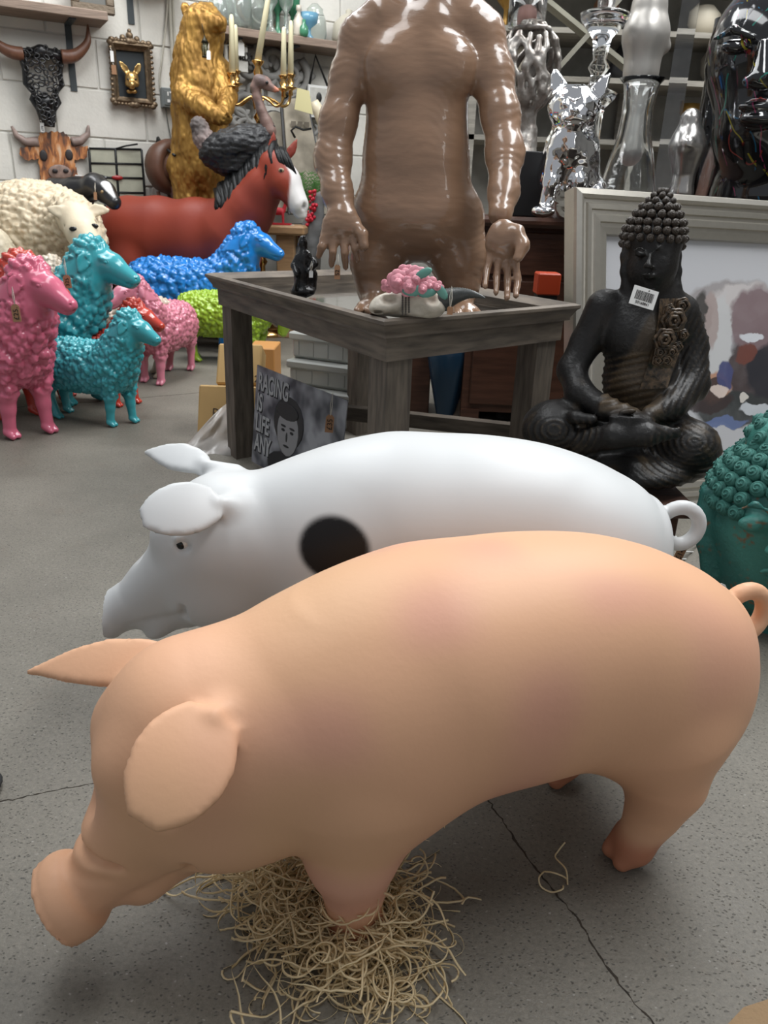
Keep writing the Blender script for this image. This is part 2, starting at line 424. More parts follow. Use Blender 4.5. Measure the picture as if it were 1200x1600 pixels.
# ================================================================== the setting
def floor_material():
    m = bpy.data.materials.new('worn_concrete'); m.use_nodes = True
    nt = m.node_tree; N = nt.nodes; L = nt.links; b = N['Principled BSDF']
    tc = N.new('ShaderNodeTexCoord')
    def noise(sc, det=6, rough=0.6):
        n = N.new('ShaderNodeTexNoise'); n.inputs['Scale'].default_value = sc; n.inputs['Detail'].default_value = det
        n.inputs['Roughness'].default_value = rough; L.new(tc.outputs['Object'], n.inputs[0]); return n
    def ramp(src, stops):
        r = N.new('ShaderNodeValToRGB'); e = r.color_ramp.elements
        e[0].position, e[0].color = stops[0][0], (*stops[0][1], 1); e[1].position, e[1].color = stops[1][0], (*stops[1][1], 1)
        for p, c in stops[2:]:
            q = e.new(p); q.color = (*c, 1)
        L.new(src, r.inputs[0]); return r
    def mix(a, bb, f, mode='MIX'):
        x = N.new('ShaderNodeMix'); x.data_type = 'RGBA'; x.blend_type = mode
        if isinstance(f, float): x.inputs[0].default_value = f
        else: L.new(f, x.inputs[0])
        L.new(a, x.inputs[6])
        if isinstance(bb, tuple): x.inputs[7].default_value = (*bb, 1)
        else: L.new(bb, x.inputs[7])
        return x.outputs[2]
    big = ramp(noise(2.6, 7, 0.65).outputs[0], [(0.3, (0.150, 0.137, 0.112)), (0.72, (0.222, 0.204, 0.170))])
    fine = ramp(noise(160, 4, 0.75).outputs[0], [(0.3, (0.72, 0.72, 0.72)), (0.7, (1.16, 1.16, 1.15))])
    c = mix(big.outputs[0], fine.outputs[0], 1.0, 'MULTIPLY')
    rust = ramp(noise(7.5, 6, 0.7).outputs[0], [(0.60, (0, 0, 0)), (0.78, (1, 1, 1))])
    rf = N.new('ShaderNodeMath'); rf.operation = 'MULTIPLY'; rf.inputs[1].default_value = 0.35; L.new(rust.outputs[0], rf.inputs[0])
    c = mix(c, (0.16, 0.105, 0.07), rf.outputs[0])
    # small pits (dark) and grains of stone (light)
    def specks(scale, lo, hi, thr_noise):
        v = N.new('ShaderNodeTexVoronoi'); v.inputs['Scale'].default_value = scale
        wp = N.new('ShaderNodeMapping'); wp.inputs['Rotation'].default_value = (0, 0, 0.6); wp.inputs['Scale'].default_value = (1, 1.7, 1)
        nn = noise(60, 2); ad = N.new('ShaderNodeVectorMath'); ad.operation = 'ADD'
        sc = N.new('ShaderNodeVectorMath'); sc.operation = 'SCALE'; sc.inputs['Scale'].default_value = 0.012
        L.new(nn.outputs[1], sc.inputs[0]); L.new(tc.outputs['Object'], ad.inputs[0]); L.new(sc.outputs[0], ad.inputs[1])
        L.new(ad.outputs[0], wp.inputs[0]); L.new(wp.outputs[0], v.inputs[0])
        d = ramp(v.outputs['Distance'], [(lo, (1, 1, 1)), (hi, (0, 0, 0))])
        s = N.new('ShaderNodeSeparateColor'); L.new(v.outputs['Color'], s.inputs[0])
        t = N.new('ShaderNodeMath'); t.operation = 'GREATER_THAN'; t.inputs[1].default_value = thr_noise; L.new(s.outputs[0], t.inputs[0])
        mu = N.new('ShaderNodeMath'); mu.operation = 'MULTIPLY'; L.new(d.outputs[0], mu.inputs[0]); L.new(t.outputs[0], mu.inputs[1])
        return mu.outputs[0]
    pits = specks(165, 0.16, 0.34, 0.50); grains = specks(95, 0.10, 0.2, 0.82)
    c = mix(c, (0.075, 0.07, 0.06), pits); 
    gf = N.new('ShaderNodeMath'); gf.operation = 'MULTIPLY'; gf.inputs[1].default_value = 0.5; L.new(grains, gf.inputs[0])
    c = mix(c, (0.42, 0.41, 0.38), gf.outputs[0])
    L.new(c, b.inputs['Base Color'])
    rr = N.new('ShaderNodeMapRange'); rr.inputs[3].default_value = 0.42; rr.inputs[4].default_value = 0.7
    L.new(noise(5).outputs[0], rr.inputs[0]); L.new(rr.outputs[0], b.inputs['Roughness'])
    hb = N.new('ShaderNodeMath'); hb.operation = 'SUBTRACT'; L.new(noise(230, 3).outputs[0], hb.inputs[0]); L.new(pits, hb.inputs[1])
    bp = N.new('ShaderNodeBump'); bp.inputs['Strength'].default_value = 0.45; bp.inputs['Distance'].default_value = 0.002
    L.new(hb.outputs[0], bp.inputs['Height']); L.new(bp.outputs[0], b.inputs['Normal'])
    return m
FLOOR = floor_material()
def crack_poly(pts, w):
    """ragged strip outline following the joint"""
    return pts, w
def joint_line(a, b, n, wob):
    out = []
    for i in range(n + 1):
        t = i / n; p = Vector(a).lerp(Vector(b), t)
        q = (Vector(b) - Vector(a)).normalized(); s = Vector((-q.y, q.x, 0))
        out.append(p + s * (random.gauss(0, wob) if 0 < i < n else 0))
    return out
# the floor slabs: bays of concrete meeting at ragged joints that are cut 8 mm deep
fl = bpy.data.meshes.new('floor')
def floor_bays():
    # the near joint runs between the pigs' feet; it ends at a cross joint at the left
    j1 = [PZ(1030, 1610), PZ(985, 1560), PZ(940, 1500), PZ(905, 1440), PZ(868, 1395), PZ(835, 1355), PZ(800, 1305), PZ(770, 1262), PZ(700, 1150), PZ(600, 990)]
    j2 = [PZ(-60, 1262), PZ(20, 1249), PZ(90, 1234), PZ(160, 1222), PZ(300, 1195), PZ(480, 1160), PZ(700, 1115)]
    j3 = [PZ(-40, 646), PZ(60, 632), PZ(150, 628), PZ(330, 612), PZ(520, 590)]
    return j1, j2, j3
mb = MB()
X0, X1, Y0, Y1 = -4.5, 5.5, -1.5, 9.0
mb.add([(X0, Y0, 0), (X1, Y0, 0), (X1, Y1, 0), (X0, Y1, 0), (X0, Y0, -0.15), (X1, Y0, -0.15), (X1, Y1, -0.15), (X0, Y1, -0.15)],
       [(0, 1, 2, 3), (7, 6, 5, 4), (0, 4, 5, 1), (1, 5, 6, 2), (2, 6, 7, 3), (3, 7, 4, 0)])
floor = mb.build('floor', FLOOR); tag(floor, kind='structure')
crackm = mat('joint_dirt', (0.028, 0.024, 0.02), 0.95, bump=0.6, bscale=300, col2=(0.055, 0.042, 0.03), vscale=60)
for pts, w in zip(floor_bays(), (0.0015, 0.0009, 0.0016)):
    fine = []
    for a, b in zip(pts[:-1], pts[1:]):
        n = max(3, int((b - a).length / 0.006))
        for i in range(n):
            fine.append(a.lerp(b, i / n))
    vs = []; fs = []
    for i, p in enumerate(fine):
        d = (fine[min(i+1, len(fine)-1)] - fine[max(i-1, 0)]).normalized(); s = Vector((-d.y, d.x, 0))
        c = p + s * random.gauss(0, 0.0009); ww = w * random.choice((0.25, 0.6, 0.8, 1.0, 1.0, 1.5))
        vs += [c - s * ww + Vector((0, 0, 0.0004)), c + s * ww * random.uniform(0.6, 1.2) + Vector((0, 0, 0.0004)), c + Vector((0, 0, -0.004))]
        if i:
            k = 3 * i; fs += [(k-3, k, k+2, k-1), (k-1, k+2, k+1, k-2), (k-3, k-2, k+1, k)]
    o = MB().add(vs, fs).build('floor_joint', crackm, floor)

# back wall of painted blocks, receding to the right
WA = R(29)                       # how far the wall turns away
WO = P(262, 153, 5.30)           # a point on its face (the socket)
WT = Vector((math.cos(WA), math.sin(WA), 0)); WNn = Vector((math.sin(WA), -math.cos(WA), 0))
def WP(u, z, out=0.0):
    """point on the wall: u metres along it from the socket, z high, out in front of it"""
    return Vector((WO.x, WO.y, 0)) + WT * u + Vector((0, 0, z)) + WNn * out
def onwall(x, y, out=0.0):
    r = ray(x, y); o = Vector((0, 0, CAMH)); base = Vector((WO.x, WO.y, 0)) + WNn * out
    t = (base - o).dot(WNn) / r.dot(WNn); return o + r * t
def wall_uz(x, y, out=0.0):
    p = onwall(x, y, out); d = p - Vector((WO.x, WO.y, 0)); return d.dot(WT), p.z
WM = Matrix.Translation((WO.x, WO.y, 0)) @ Matrix.Rotation(WA, 4, 'Z')
block_m = mat('painted_block', (0.66, 0.64, 0.585), 0.75, bump=0.5, bscale=55, var=0.16, vscale=4)
mortar_m = mat('painted_mortar', (0.60, 0.585, 0.54), 0.85, bump=0.6, bscale=80, var=0.2, vscale=6)
wall = MB().box((-2.9, 0.004, 0), (4.6, 0.2, 3.0)).build('wall_back', mortar_m); wall.matrix_world = WM; tag(wall, kind='structure')
BW, BH = 0.52, 0.26
shapes = []
for s_ in range(5):
    e = [random.uniform(-0.003, 0.003) for _ in range(4)]
    shapes.append(MB().box((0.004, -0.004, 0.004), (BW - 0.005 + e[0], 0.02, BH - 0.005 + e[1]), 0.004).mesh('block', block_m))
z0 = wall_uz(100, 212)[1] % BH
for r_ in range(0, 13):
    for c_ in range(-7, 10):
        u = c_ * BW + (r_ % 2) * BW / 2 + 0.12; z = r_ * BH + z0 - BH
        if z < 0.55 or z > 2.4 or u < -2.3 or u > 4.0: continue
        b = bpy.data.objects.new('block', random.choice(shapes)); COL.objects.link(b); b.parent = wall
        b.location = (u, random.uniform(-0.002, 0.002), z)


# ================================================================== pigs
def pig_solid(hd, ax, eye, turnup, h=0.0042):
    hd = np.array(hd); ax = np.array(ax)
    s = Solid((-0.47, -0.21, -0.012), (0.54, 0.21, 0.50), h)
    # trunk:  x, centre z, up, down, side
    s.loft([(-.378, .275, .004, .004, .004), (-.368, .275, .045, .055, .045), (-.335, .279, .080, .095, .083), (-.28, .288, .104, .125, .115),
            (-.19, .296, .130, .142, .136), (-.09, .300, .143, .148, .144), (.03, .302, .143, .152, .145), (.12, .298, .138, .15, .137),
            (.20, .286, .125, .128, .122), (.27, .270, .100, .106, .102), (.32, .255, .066, .085, .072), (.36, .24, .02, .03, .02)], k=0.02, p=2.15)
    s.cone((.08, 0, .300), (.335, 0, .285), .126, .086, .05)
    # shoulder and ham masses
    s.ell((.16, .070, .235), (.085, .065, .11), .06, mir=True)
    s.ell((-.235, .068, .235), (.105, .072, .12), .06, mir=True)
    # head: one loft along its own axis
    s.loft([(-.135, -.03, .006, .006, .006), (-.12, -.025, .025, .03, .04), (-.09, -.012, .058, .075, .072), (-.05, .0, .080, .108, .091), (0, .002, .090, .128, .098), (.05, .0, .084, .124, .089), (.09, -.003, .071, .108, .073), (.125, -.004, .058, .088, .057),
            (.16, -.006, .047, .062, .044), (.19, -.006, .038, .043, .036), (.212, -.004, .034, .034, .034), (.225, -.004, .034, .034, .034)], k=.06, o=hd, ax=ax)
    A = ax / np.linalg.norm(ax); U = np.array((0, 0, 1.)) - A * A[2]; U /= np.linalg.norm(U)
    def H(a, u, w=0.0): return tuple(hd + A * a + U * u + np.array((0, w, 0)))
    # cheeks, jaw
    s.ell(H(.035, -.070, .052), (.07, .040, .050), .035, mir=True)
    # snout disc, flaring, with nostrils
    DA = A + np.array((turnup, 0, 0)); DA /= np.linalg.norm(DA); c0 = np.array(H(.222, 0))
    s.loft(([(-.018, 0, .028, .028, .028), (-.013, 0, .041, .040, .043), (-.004, .001, .047, .045, .050), (.014, .001, .047, .044, .050), (.022, .001, .042, .039, .045), (.024, .001, .030, .030, .032)] if turnup else [(-.03, 0, .030, .030, .030), (.0, 0, .034, .034, .036), (.012, .001, .040, .040, .044), (.020, .001, .042, .041, .046), (.026, .001, .038, .037, .041)]), k=.012, o=c0, ax=DA)
    s.cone(H(.248, -.002, .016), H(.27, -.004, .017), .011, .009, .006, op='sub', mir=True)
    # mouth line and lower lip
    s.ell(H(.160, -.058), (.048, .034, .024), .018, rot=rotm(0, 45, 0))
    s.chain([H(.205, -.030, .032), H(.17, -.038, .041), H(.13, -.048, .055), H(.10, -.050, .069), H(.086, -.034, .078)], [.004, .0055, .006, .006, .004], .008, op='sub', mir=True)
    s.cone(H(.12, -.055), H(.208, -.026), .040, .018, .012)
    # wrinkles above the snout
    for q in ((.186, .158) if turnup else ()):
        s.chain([H(q - .020, .006, .044), H(q - .002, .030, .028), H(q + .004, .040, 0), H(q - .002, .030, -.028), H(q - .020, .006, -.044)], [.0045]*5, .009, op='sub')
    # brows / eye hollows
    s.ell(H(.030, .060, .042), (.036, .024, .026), .035, mir=True)
    ea, eu, ew = eye
    s.ell(H(ea, eu, ew + .004), (.014, .008, .009), .008, op='sub', mir=True)
    s.chain([H(ea - .014, eu - .002, ew - .002), H(ea - .002, eu + .011, ew), H(ea + .014, eu, ew - .004)], [.003, .004, .003], .006, mir=True)
    s.chain([H(ea - .014, eu - .002, ew - .002), H(ea, eu - .011, ew), H(ea + .014, eu, ew - .004)], [.002, .003, .002], .006, mir=True)
    s.chain([H(.072, .055, 0), H(.12, .052, 0)], [.006, .004], .03, op='sub')
    # legs
    for (x, y, z, dx) in ((.18, .075, .22, -.012), (-.20, .080, .22, .0)):
        if x > 0:
            pts = [(x, y, .22), (x + .003, y + .002, .13), (x - .002, y, .078), (x + .002, y, .03)]; rs = [.066, .046, .030, .028]
        else:
            pts = [(x - .02, y, .21), (x - .034, y + .006, .13), (x - .028, y + .006, .085), (x - .006, y + .006, .03)]; rs = [.074, .046, .029, .027]
        s.chain(pts, rs, .025, mir=True)
        fx, fz = pts[-1][0], pts[-1][2]
        for t in (-1, 1):
            s.cone((fx - .002, y + t * .011, .034), (fx + .020, y + t * .012, .012), .018, .012, .008, mir=True)
        s.cone((fx - .028, y + .012, .040), (fx - .034, y + .012, .030), .008, .006, .008, mir=True)
        s.cone((fx - .028, y - .012, .040), (fx - .034, y - .012, .030), .008, .006, .008, mir=True)
    # tail: a curl lying in an upright loop
    tail = [(-.335, 0, .300), (-.360, .002, .318)] + [(-.392 + .031 * math.cos(a), .004 + .016 * a / 6.3, .308 + .031 * math.sin(a)) for a in np.linspace(1.0, 5.7, 15)] + [(-.358, .022, .278), (-.362, .026, .268)]
    rs = [.016, .012] + list(np.linspace(.0105, .0100, 15)) + [.009, .007]
    s.chain(tail, rs, .006)
    return s, H, A, U
EP = [(0, .026), (.10, .036), (.30, .047), (.52, .049), (.76, .041), (.92, .027), (1.0, .014)]
EF = [(0, .022), (.15, .032), (.4, .036), (.65, .026), (.85, .012), (1.0, .003)]
peach_m = mat('peach_resin', (.8, .5, .3), .50, attr='Col', bump=.06, bscale=140, spec=.35)
white_m = mat('white_resin', (.8, .8, .8), .42, attr='Col', bump=.06, bscale=30, spec=.4)
eye_white = mat('eye_white', (.75, .72, .68), .15); eye_dark = mat('eye_black', (.01, .01, .01), .08)
def pig_statue(label, loc, rz, sc, hd, ax, ears, eye, turnup, m_, colour):
    pig, H, A, U = pig_solid(hd, ax, eye, turnup)
    # leaf-shaped ears folding forward
    for sg, B, T, nr, pr, q0 in ears:
        pig.cone(q0, B, .024, .009, .018)
        pig.leaf(B, T, nr, pr, th=.0055, cup=-.7, bend=.010, k=.012)
    V, Q = pig.surface(1)
    t = thing('pig_statue', label, 'pig', loc, rz, s=sc)
    link_mesh('body', np_mesh('pig_body', V, Q, m_, colour(V, H)), parent=t)
    for sg in (1, -1):
        e = MB().ball((0, 0, 0), (.012, .006, .0085)).build('eye', eye_white, t); e.location = H(eye[0], eye[1], (eye[2] - .003) * sg); e.rotation_euler = (0, R(20), R(-14) * sg)
        p = MB().ball((0, 0, 0), (.0065, .003, .0068)).build('pupil', eye_dark, e); p.location = (.001, .0042 * sg, 0)
    return t
def peach_colour(V, H):
    n1 = vnoise(V * 9, 5); n2 = vnoise(V * 5 + 4, 9)
    c = np.tile(np.array((.74, .42, .255)), (len(V), 1))
    c = blend(c, (.66, .33, .25), sstep(n1, .42, .85) * .7)
    c = blend(c, (.66, .42, .23), sstep(n2, .5, .9) * .5)
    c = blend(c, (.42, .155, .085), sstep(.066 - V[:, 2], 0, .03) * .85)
    return blend(c, (.62, .30, .17), (1 - sstep(dist(V, H(.244, 0)), .036, .06)) * .35)
def white_colour(V, H):
    c = np.tile(np.array((.64, .65, .65)), (len(V), 1)) * (0.97 + 0.03 * vnoise(V * 9, 5)[:, None])
    spot = np.sqrt(((V[:, 0] - .171) / .052) ** 2 + ((V[:, 2] - .318) / .046) ** 2)
    return blend(c, (.006, .005, .005), (1 - sstep(spot, .86, 1.1)) * (V[:, 1] > 0.03))
pig_statue('large peach pink pig statue in the foreground with front foot in wood wool', (.122, .787, 0), R(201), 1.0,
    (.328, 0, .262), (.157, 0, -.184),
    ((1, (.325, .085, .354), (.398, .146, .300), (.05, .80, .62), [(a, w * .95) for a, w in EP], (.312, .060, .332)), (-1, (.352, -.078, .318), (.505, -.150, .286), (.1, .55, .83), [(a, w * .82) for a, w in EF], (.325, -.056, .312))),
    (.045, .030, .086), .55, peach_m, peach_colour)
pig_statue('glossy white pig statue with a black spot, behind the peach pig', (.095, 1.18, 0), R(184), 1.03,
    (.35, 0, .268), (.19, 0, -.133),
    ((1, (.340, .085, .366), (.442, .128, .358), (.0, .75, .66), [(a, w * .85) for a, w in EP], (.325, .062, .350)), (-1, (.385, -.072, .372), (.495, -.130, .372), (.1, .55, .83), [(a, w * .8) for a, w in EF], (.34, -.058, .355))),
    (.020, .052, .086), 0.0, white_m, white_colour)

# ------------------------------------------------------------------ figures laid out from joints
def depth_at(x, y, D):
    v = CAM_ROT.transposed() @ (P(x, y, D) - Vector((0, 0, CAMH))); return -v.z
class Fig:
    """records blended shapes around an origin, sizes its own grid when the surface is asked for"""
    def __init__(self, h, org=(0, 0, 0)):
        self.h = h; self.org = np.array(org, float); self.ops = []; self.lo = np.full(3, 1e9); self.hi = np.full(3, -1e9)
    def J(self, x, y, D): return np.array(P(x, y, D)) - self.org
    def M(self, x, y, D, r): return r * depth_at(x, y, D) / FPX
    def _b(self, p, r):
        p = np.array(p, float); self.lo = np.minimum(self.lo, p - r); self.hi = np.maximum(self.hi, p + r)
    def ell(self, c, r, k=.01, rot=None, op='add', mir=False):
        if op == 'add':
            m = np.max(r); self._b(c, m + k / 3)
            if mir: self._b((c[0], -c[1], c[2]), m + k / 3)
        self.ops.append(('ell', (c, r, k, rot, op, mir))); return self
    def cone(self, a, b, ra, rb, k=.01, op='add', flat=None, ff=1.0, mir=False):
        if op == 'add':
            self._b(a, ra + k / 3); self._b(b, rb + k / 3)
            if mir: self._b((a[0], -a[1], a[2]), ra + k / 3); self._b((b[0], -b[1], b[2]), rb + k / 3)
        self.ops.append(('cone', (a, b, ra, rb, k, op, flat, ff, mir))); return self
    def chain(self, pts, rs, k=.01, op='add', flat=None, ff=1.0, mir=False):
        if not np.ndim(rs): rs = [rs] * len(pts)
        for i in range(len(pts) - 1): self.cone(pts[i], pts[i+1], rs[i], rs[i+1], k, op, flat, ff, mir)
        return self
    def pj(self, rows, k=.01, op='add'):
        """rows of x, y, D, radius in pixels"""
        return self.chain([self.J(a, b, c) for a, b, c, _ in rows], [self.M(a, b, c, r) for a, b, c, r in rows], k, op)
    def pe(self, x, y, D, rx, ry, rd=None, k=.01, rot=None, op='add', tilt=0):
        """ellipsoid with pixel radii across and up, rd in metres along the view"""
        rx = self.M(x, y, D, rx); ry = self.M(x, y, D, ry); rd = rx if rd is None else rd
        rt = rotm(0, tilt, 0) if tilt else rot
        return self.ell(self.J(x, y, D), (rx, rd, ry), k, rt, op)
    def loft(self, st, k=.02, o=(0, 0, 0), ax=(1, 0, 0), up=(0, 0, 1), p=2.0):
        a = np.array(ax, float); a /= np.linalg.norm(a)
        for r in st: self._b(np.array(o) + a * r[0], max(r[2:]) + abs(r[1]))
        self.ops.append(('loft', (st, k, o, ax, up, p))); return self
    def leaf(self, base, tip, nrm, prof, th=.004, cup=0.0, bend=0.0, k=.01, op='add'):
        m = max(w for _, w in prof) + abs(bend)
        self._b(base, m); self._b(tip, m)
        self.ops.append(('leaf', (base, tip, nrm, prof, th, cup, bend, k, op))); return self
    def surface(self, relax=1):
        s = Solid(self.lo - 2 * self.h, self.hi + 2 * self.h, self.h)
        for n, a in self.ops: getattr(s, n)(*a)
        return s.surface(relax)
def curls(V, Q, freq, amp, mask=None, seed=1, jit=.85, stretch=(1, 1, 1)):
    """rounded lumps pushed out along the normals"""
    n = vnormals(V, Q); f1, f2 = worley(V * freq * np.array(stretch), seed, jit)
    d = (np.clip(1 - f1 * 1.35, 0, 1) ** .6 - .45) * amp
    if mask is not None: d = d * mask
    return V + n * d[:, None]
def put(name, V, Q, m, parent=None, org=None, cols=None):
    o = link_mesh(name, np_mesh(name, V, Q, m, cols), parent=parent)
    if org is not None: o.location = org
    return o
def rel(parent, *obs):
    """give children that were built at world places their places under the parent"""
    bpy.context.view_layer.update()
    for o in obs:
        mw = o.matrix_world.copy(); o.parent = parent; o.matrix_parent_inverse = Matrix.Identity(4)
        o.matrix_basis = parent.matrix_world.inverted() @ mw
    return parent

# ================================================================== display table with a sunken tray
wood_m = mat('weathered_wood', (.19, .155, .12), .6, bump=.25, bscale=20, stretch=(1, 1, 7), col2=(.085, .070, .056), vscale=9)
wood_leg_m = mat('weathered_wood_upright', (.17, .14, .11), .6, bump=.25, bscale=20, stretch=(7, 7, 1), col2=(.075, .062, .05), vscale=9)
ZT = .58
tN, tL, tR = PZ(600, 503, ZT), PZ(320, 428, ZT), PZ(908, 477, ZT)
tB = tL + tR - tN
tc = (tL + tR) / 2
def tq(u, v, z, inset=0.0):
    """tray coordinates: u from near corner towards the left, v towards the right"""
    a = (tL - tN); b = (tR - tN); la, lb = a.length, b.length
    u = inset / la + u * (1 - 2 * inset / la); v = inset / lb + v * (1 - 2 * inset / lb)
    p = tN + a * u + b * v; p.z = z; return p
table = thing('display_table', 'square grey-brown weathered wood display table with a sunken glass tray', 'table', (tc.x, tc.y, 0))
def plank(name, inner, outer, parent=table):
    """moulding made from four mitred sides; inner and outer are (inset, z) profiles"""
    prof = inner; cs = [(0, 0), (1, 0), (1, 1), (0, 1)]
    for i in range(4):
        j = (i + 1) % 4; mb = MB(); n = len(prof)
        vs = [tq(*cs[i], z, ins) - tc.xy.to_3d() for ins, z in prof] + [tq(*cs[j], z, ins) - tc.xy.to_3d() for ins, z in prof]
        fs = [(k, (k + 1) % n, n + (k + 1) % n, n + k) for k in range(n)] + [tuple(reversed(range(n))), tuple(range(n, 2 * n))]
        mb.add(vs, fs); mb.build(name, wood_m, parent)
# rim flares outwards; the apron below it
plank('rim_board', [(0, ZT), (.0, ZT - .007), (.006, ZT - .012), (.018, ZT - .032), (.018, ZT - .038), (.046, ZT - .038), (.046, ZT - .012), (.012, ZT + .004)], None)
plank('apron_board', [(.030, ZT - .038), (.031, ZT - .090), (.050, ZT - .090), (.050, ZT - .038)], None)
tray_glass = mat('tray_glass', (.05, .045, .04), .06, var=.5, vscale=12, bump=.25, bscale=18, coat=1)
g = MB().add([tq(u, v, z, .042) - tc.xy.to_3d() for z in (ZT - .055, ZT - .043) for u, v in ((0, 0), (1, 0), (1, 1), (0, 1))],
             [(0, 1, 2, 3), (7, 6, 5, 4), (0, 4, 5, 1), (1, 5, 6, 2), (2, 6, 7, 3), (3, 7, 4, 0)]).build('glass_tray', tray_glass, table)
for u, v in ((0, 0), (1, 0), (1, 1), (0, 1)):
    ins = .040; w = .074
    c = tq(u, v, 0, ins); ea = (tL - tN).normalized() * (w if u == 0 else -w); eb = (tR - tN).normalized() * (w if v == 0 else -w)
    base = [c, c + ea, c + ea + eb, c + eb]
    if (u == 0) != (v == 0): base = base[::-1]
    vs = [p - tc.xy.to_3d() for p in base]; vs = vs + [p + Vector((0, 0, ZT - .06)) for p in vs]
    MB().add(vs, [(3, 2, 1, 0), (4, 5, 6, 7), (0, 1, 5, 4), (1, 2, 6, 5), (2, 3, 7, 6), (3, 0, 4, 7)]).build('leg', wood_leg_m, table)
# low rail at the back
a, b = PZ(530, 643, .15), PZ(828, 676, .15)
MB().bar(a - tc.xy.to_3d(), b - tc.xy.to_3d(), .04, .045).build('lower_rail', wood_m, table)

# ================================================================== tall brown statue standing in the tray
def statue():
    D = 2.10
    org = Vector((P(650, 430, D).x, D, ZT - .043))
    f = Fig(.0048, org)
    # trunk
    f.pe(655, 78, D, 72, 62, .085, .05); f.pe(700, 105, D - .055, 44, 44, .045, .03); f.pe(612, 105, D - .055, 44, 46, .045, .03)
    f.pe(652, 165, D, 78, 70, .09, .05); f.pe(650, 250, D - .01, 84, 78, .105, .06); f.pe(650, 335, D - .01, 100, 72, .115, .05)
    f.pj([(686, -60, D, 30), (684, -15, D, 33), (676, 30, D, 48)], .03)
    # plain bald head above the frame
    f.pe(688, -115, D - .01, 50, 62, .075, .02); f.pe(688, -92, D - .075, 9, 14, .018, .02)
    for sx in (-1, 1): f.pe(688 + sx * 52, -108, D, 6, 15, .012, .01); f.pe(688 + sx * 20, -118, D - .07, 12, 7, .012, .012)
    # shoulders and arms
    f.pj([(600, 38, D, 42), (566, 62, D, 34), (546, 120, D - .01, 28), (528, 190, D - .03, 27), (520, 248, D - .05, 27), (527, 300, D - .10, 22), (536, 335, D - .13, 20)], .025)
    f.pj([(725, 35, D, 42), (752, 55, D, 34), (768, 115, D - .02, 32), (782, 180, D - .06, 28), (789, 240, D - .10, 28), (787, 300, D - .17, 22), (782, 335, D - .22, 19)], .025)
    # left hand: back of the hand to us, fingers hanging down
    Dh = D - .14
    f.pe(534, 352, Dh, 31, 26, .028, .015); f.pe(516, 372, Dh, 16, 18, .022, .012)
    for i, (x0, x1, y1, r) in enumerate(((507, 498, 400, 6.5), (522, 518, 414, 6.5), (537, 540, 418, 6.5), (551, 559, 406, 6))):
        f.pj([(x0, 372, Dh - .01, r + 1), ((x0 + x1) / 2, (372 + y1) / 2, Dh - .02, r), (x1, y1, Dh - .005, r * .8)], .004)
    f.pj([(552, 348, Dh, 10), (566, 366, Dh - .02, 9), (569, 385, Dh - .03, 8)], .006)
    # right hand: palm to us, reaching down into the tray
    Dr = D - .27
    f.pe(785, 378, Dr, 27, 34, .026, .015); f.pe(804, 372, Dr - .012, 14, 20, .022, .012)
    for x0, x1, x2, y1, y2, r in ((766, 760, 758, 425, 448, 5.6), (779, 776, 775, 432, 458, 5.8), (792, 793, 792, 436, 466, 6), (804, 809, 806, 438, 462, 6)):
        f.pj([(x0, 402, Dr - .004, r + 1), (x1, y1, Dr - .02, r), (x2, y2, Dr - .05, r * .85)], .004)
    f.pj([(808, 362, Dr - .015, 12), (817, 384, Dr - .035, 11), (809, 403, Dr - .05, 8)], .006)
    # legs and feet
    for sx, x0, x1 in ((-1, 603, 590), (1, 704, 716)):
        f.pj([(x0, 350, D, 52), (x1, 400, D - .01, 42), (x1 + sx * 2, 440, D - .02, 34)], .03)
        q = f.J(x1 + sx * 2, 446, D - .02); q[2] = .03
        f.cone(q, q + np.array((sx * .01, -.10, -.005)), .034, .026, .03, flat=(0, 0, 1), ff=1.2)
        for t in (-1, 0, 1): f.cone(q + np.array((sx * .01 + t * .022, -.10, -.008)), q + np.array((sx * .014 + t * .028, -.145, -.012)), .015, .010, .008)
    V, Q = f.surface(1)
    # skin folds: rings round the limbs, loose waves on the trunk
    n = vnormals(V, Q); w = vnoise(V * 11, 4) * 5 + vnoise(V * 30, 8) * 1.6
    arm = np.clip(np.abs(V[:, 0]) * 7 - .8, 0, 1)
    V = V + n * (np.sin(V[:, 2] * 300 + w * 4.5) * (.0002 + .0005 * arm))[:, None]
    m = mat('brown_lacquer', (.31, .185, .115), .28, bump=.22, bscale=16, stretch=(1.5, 1.5, 5), var=.25, vscale=5, coat=.6)
    t = thing('humanoid_statue', 'tall glossy brown wrinkled standing statue with long arms, on the tray table', 'statue', org)
    put('body', V, Q, m, t)
    price_tag('brown card tag on a string round the statue left hand finger', 527, 425, D - .19, 9, 22, up=16, s='52')
    return t

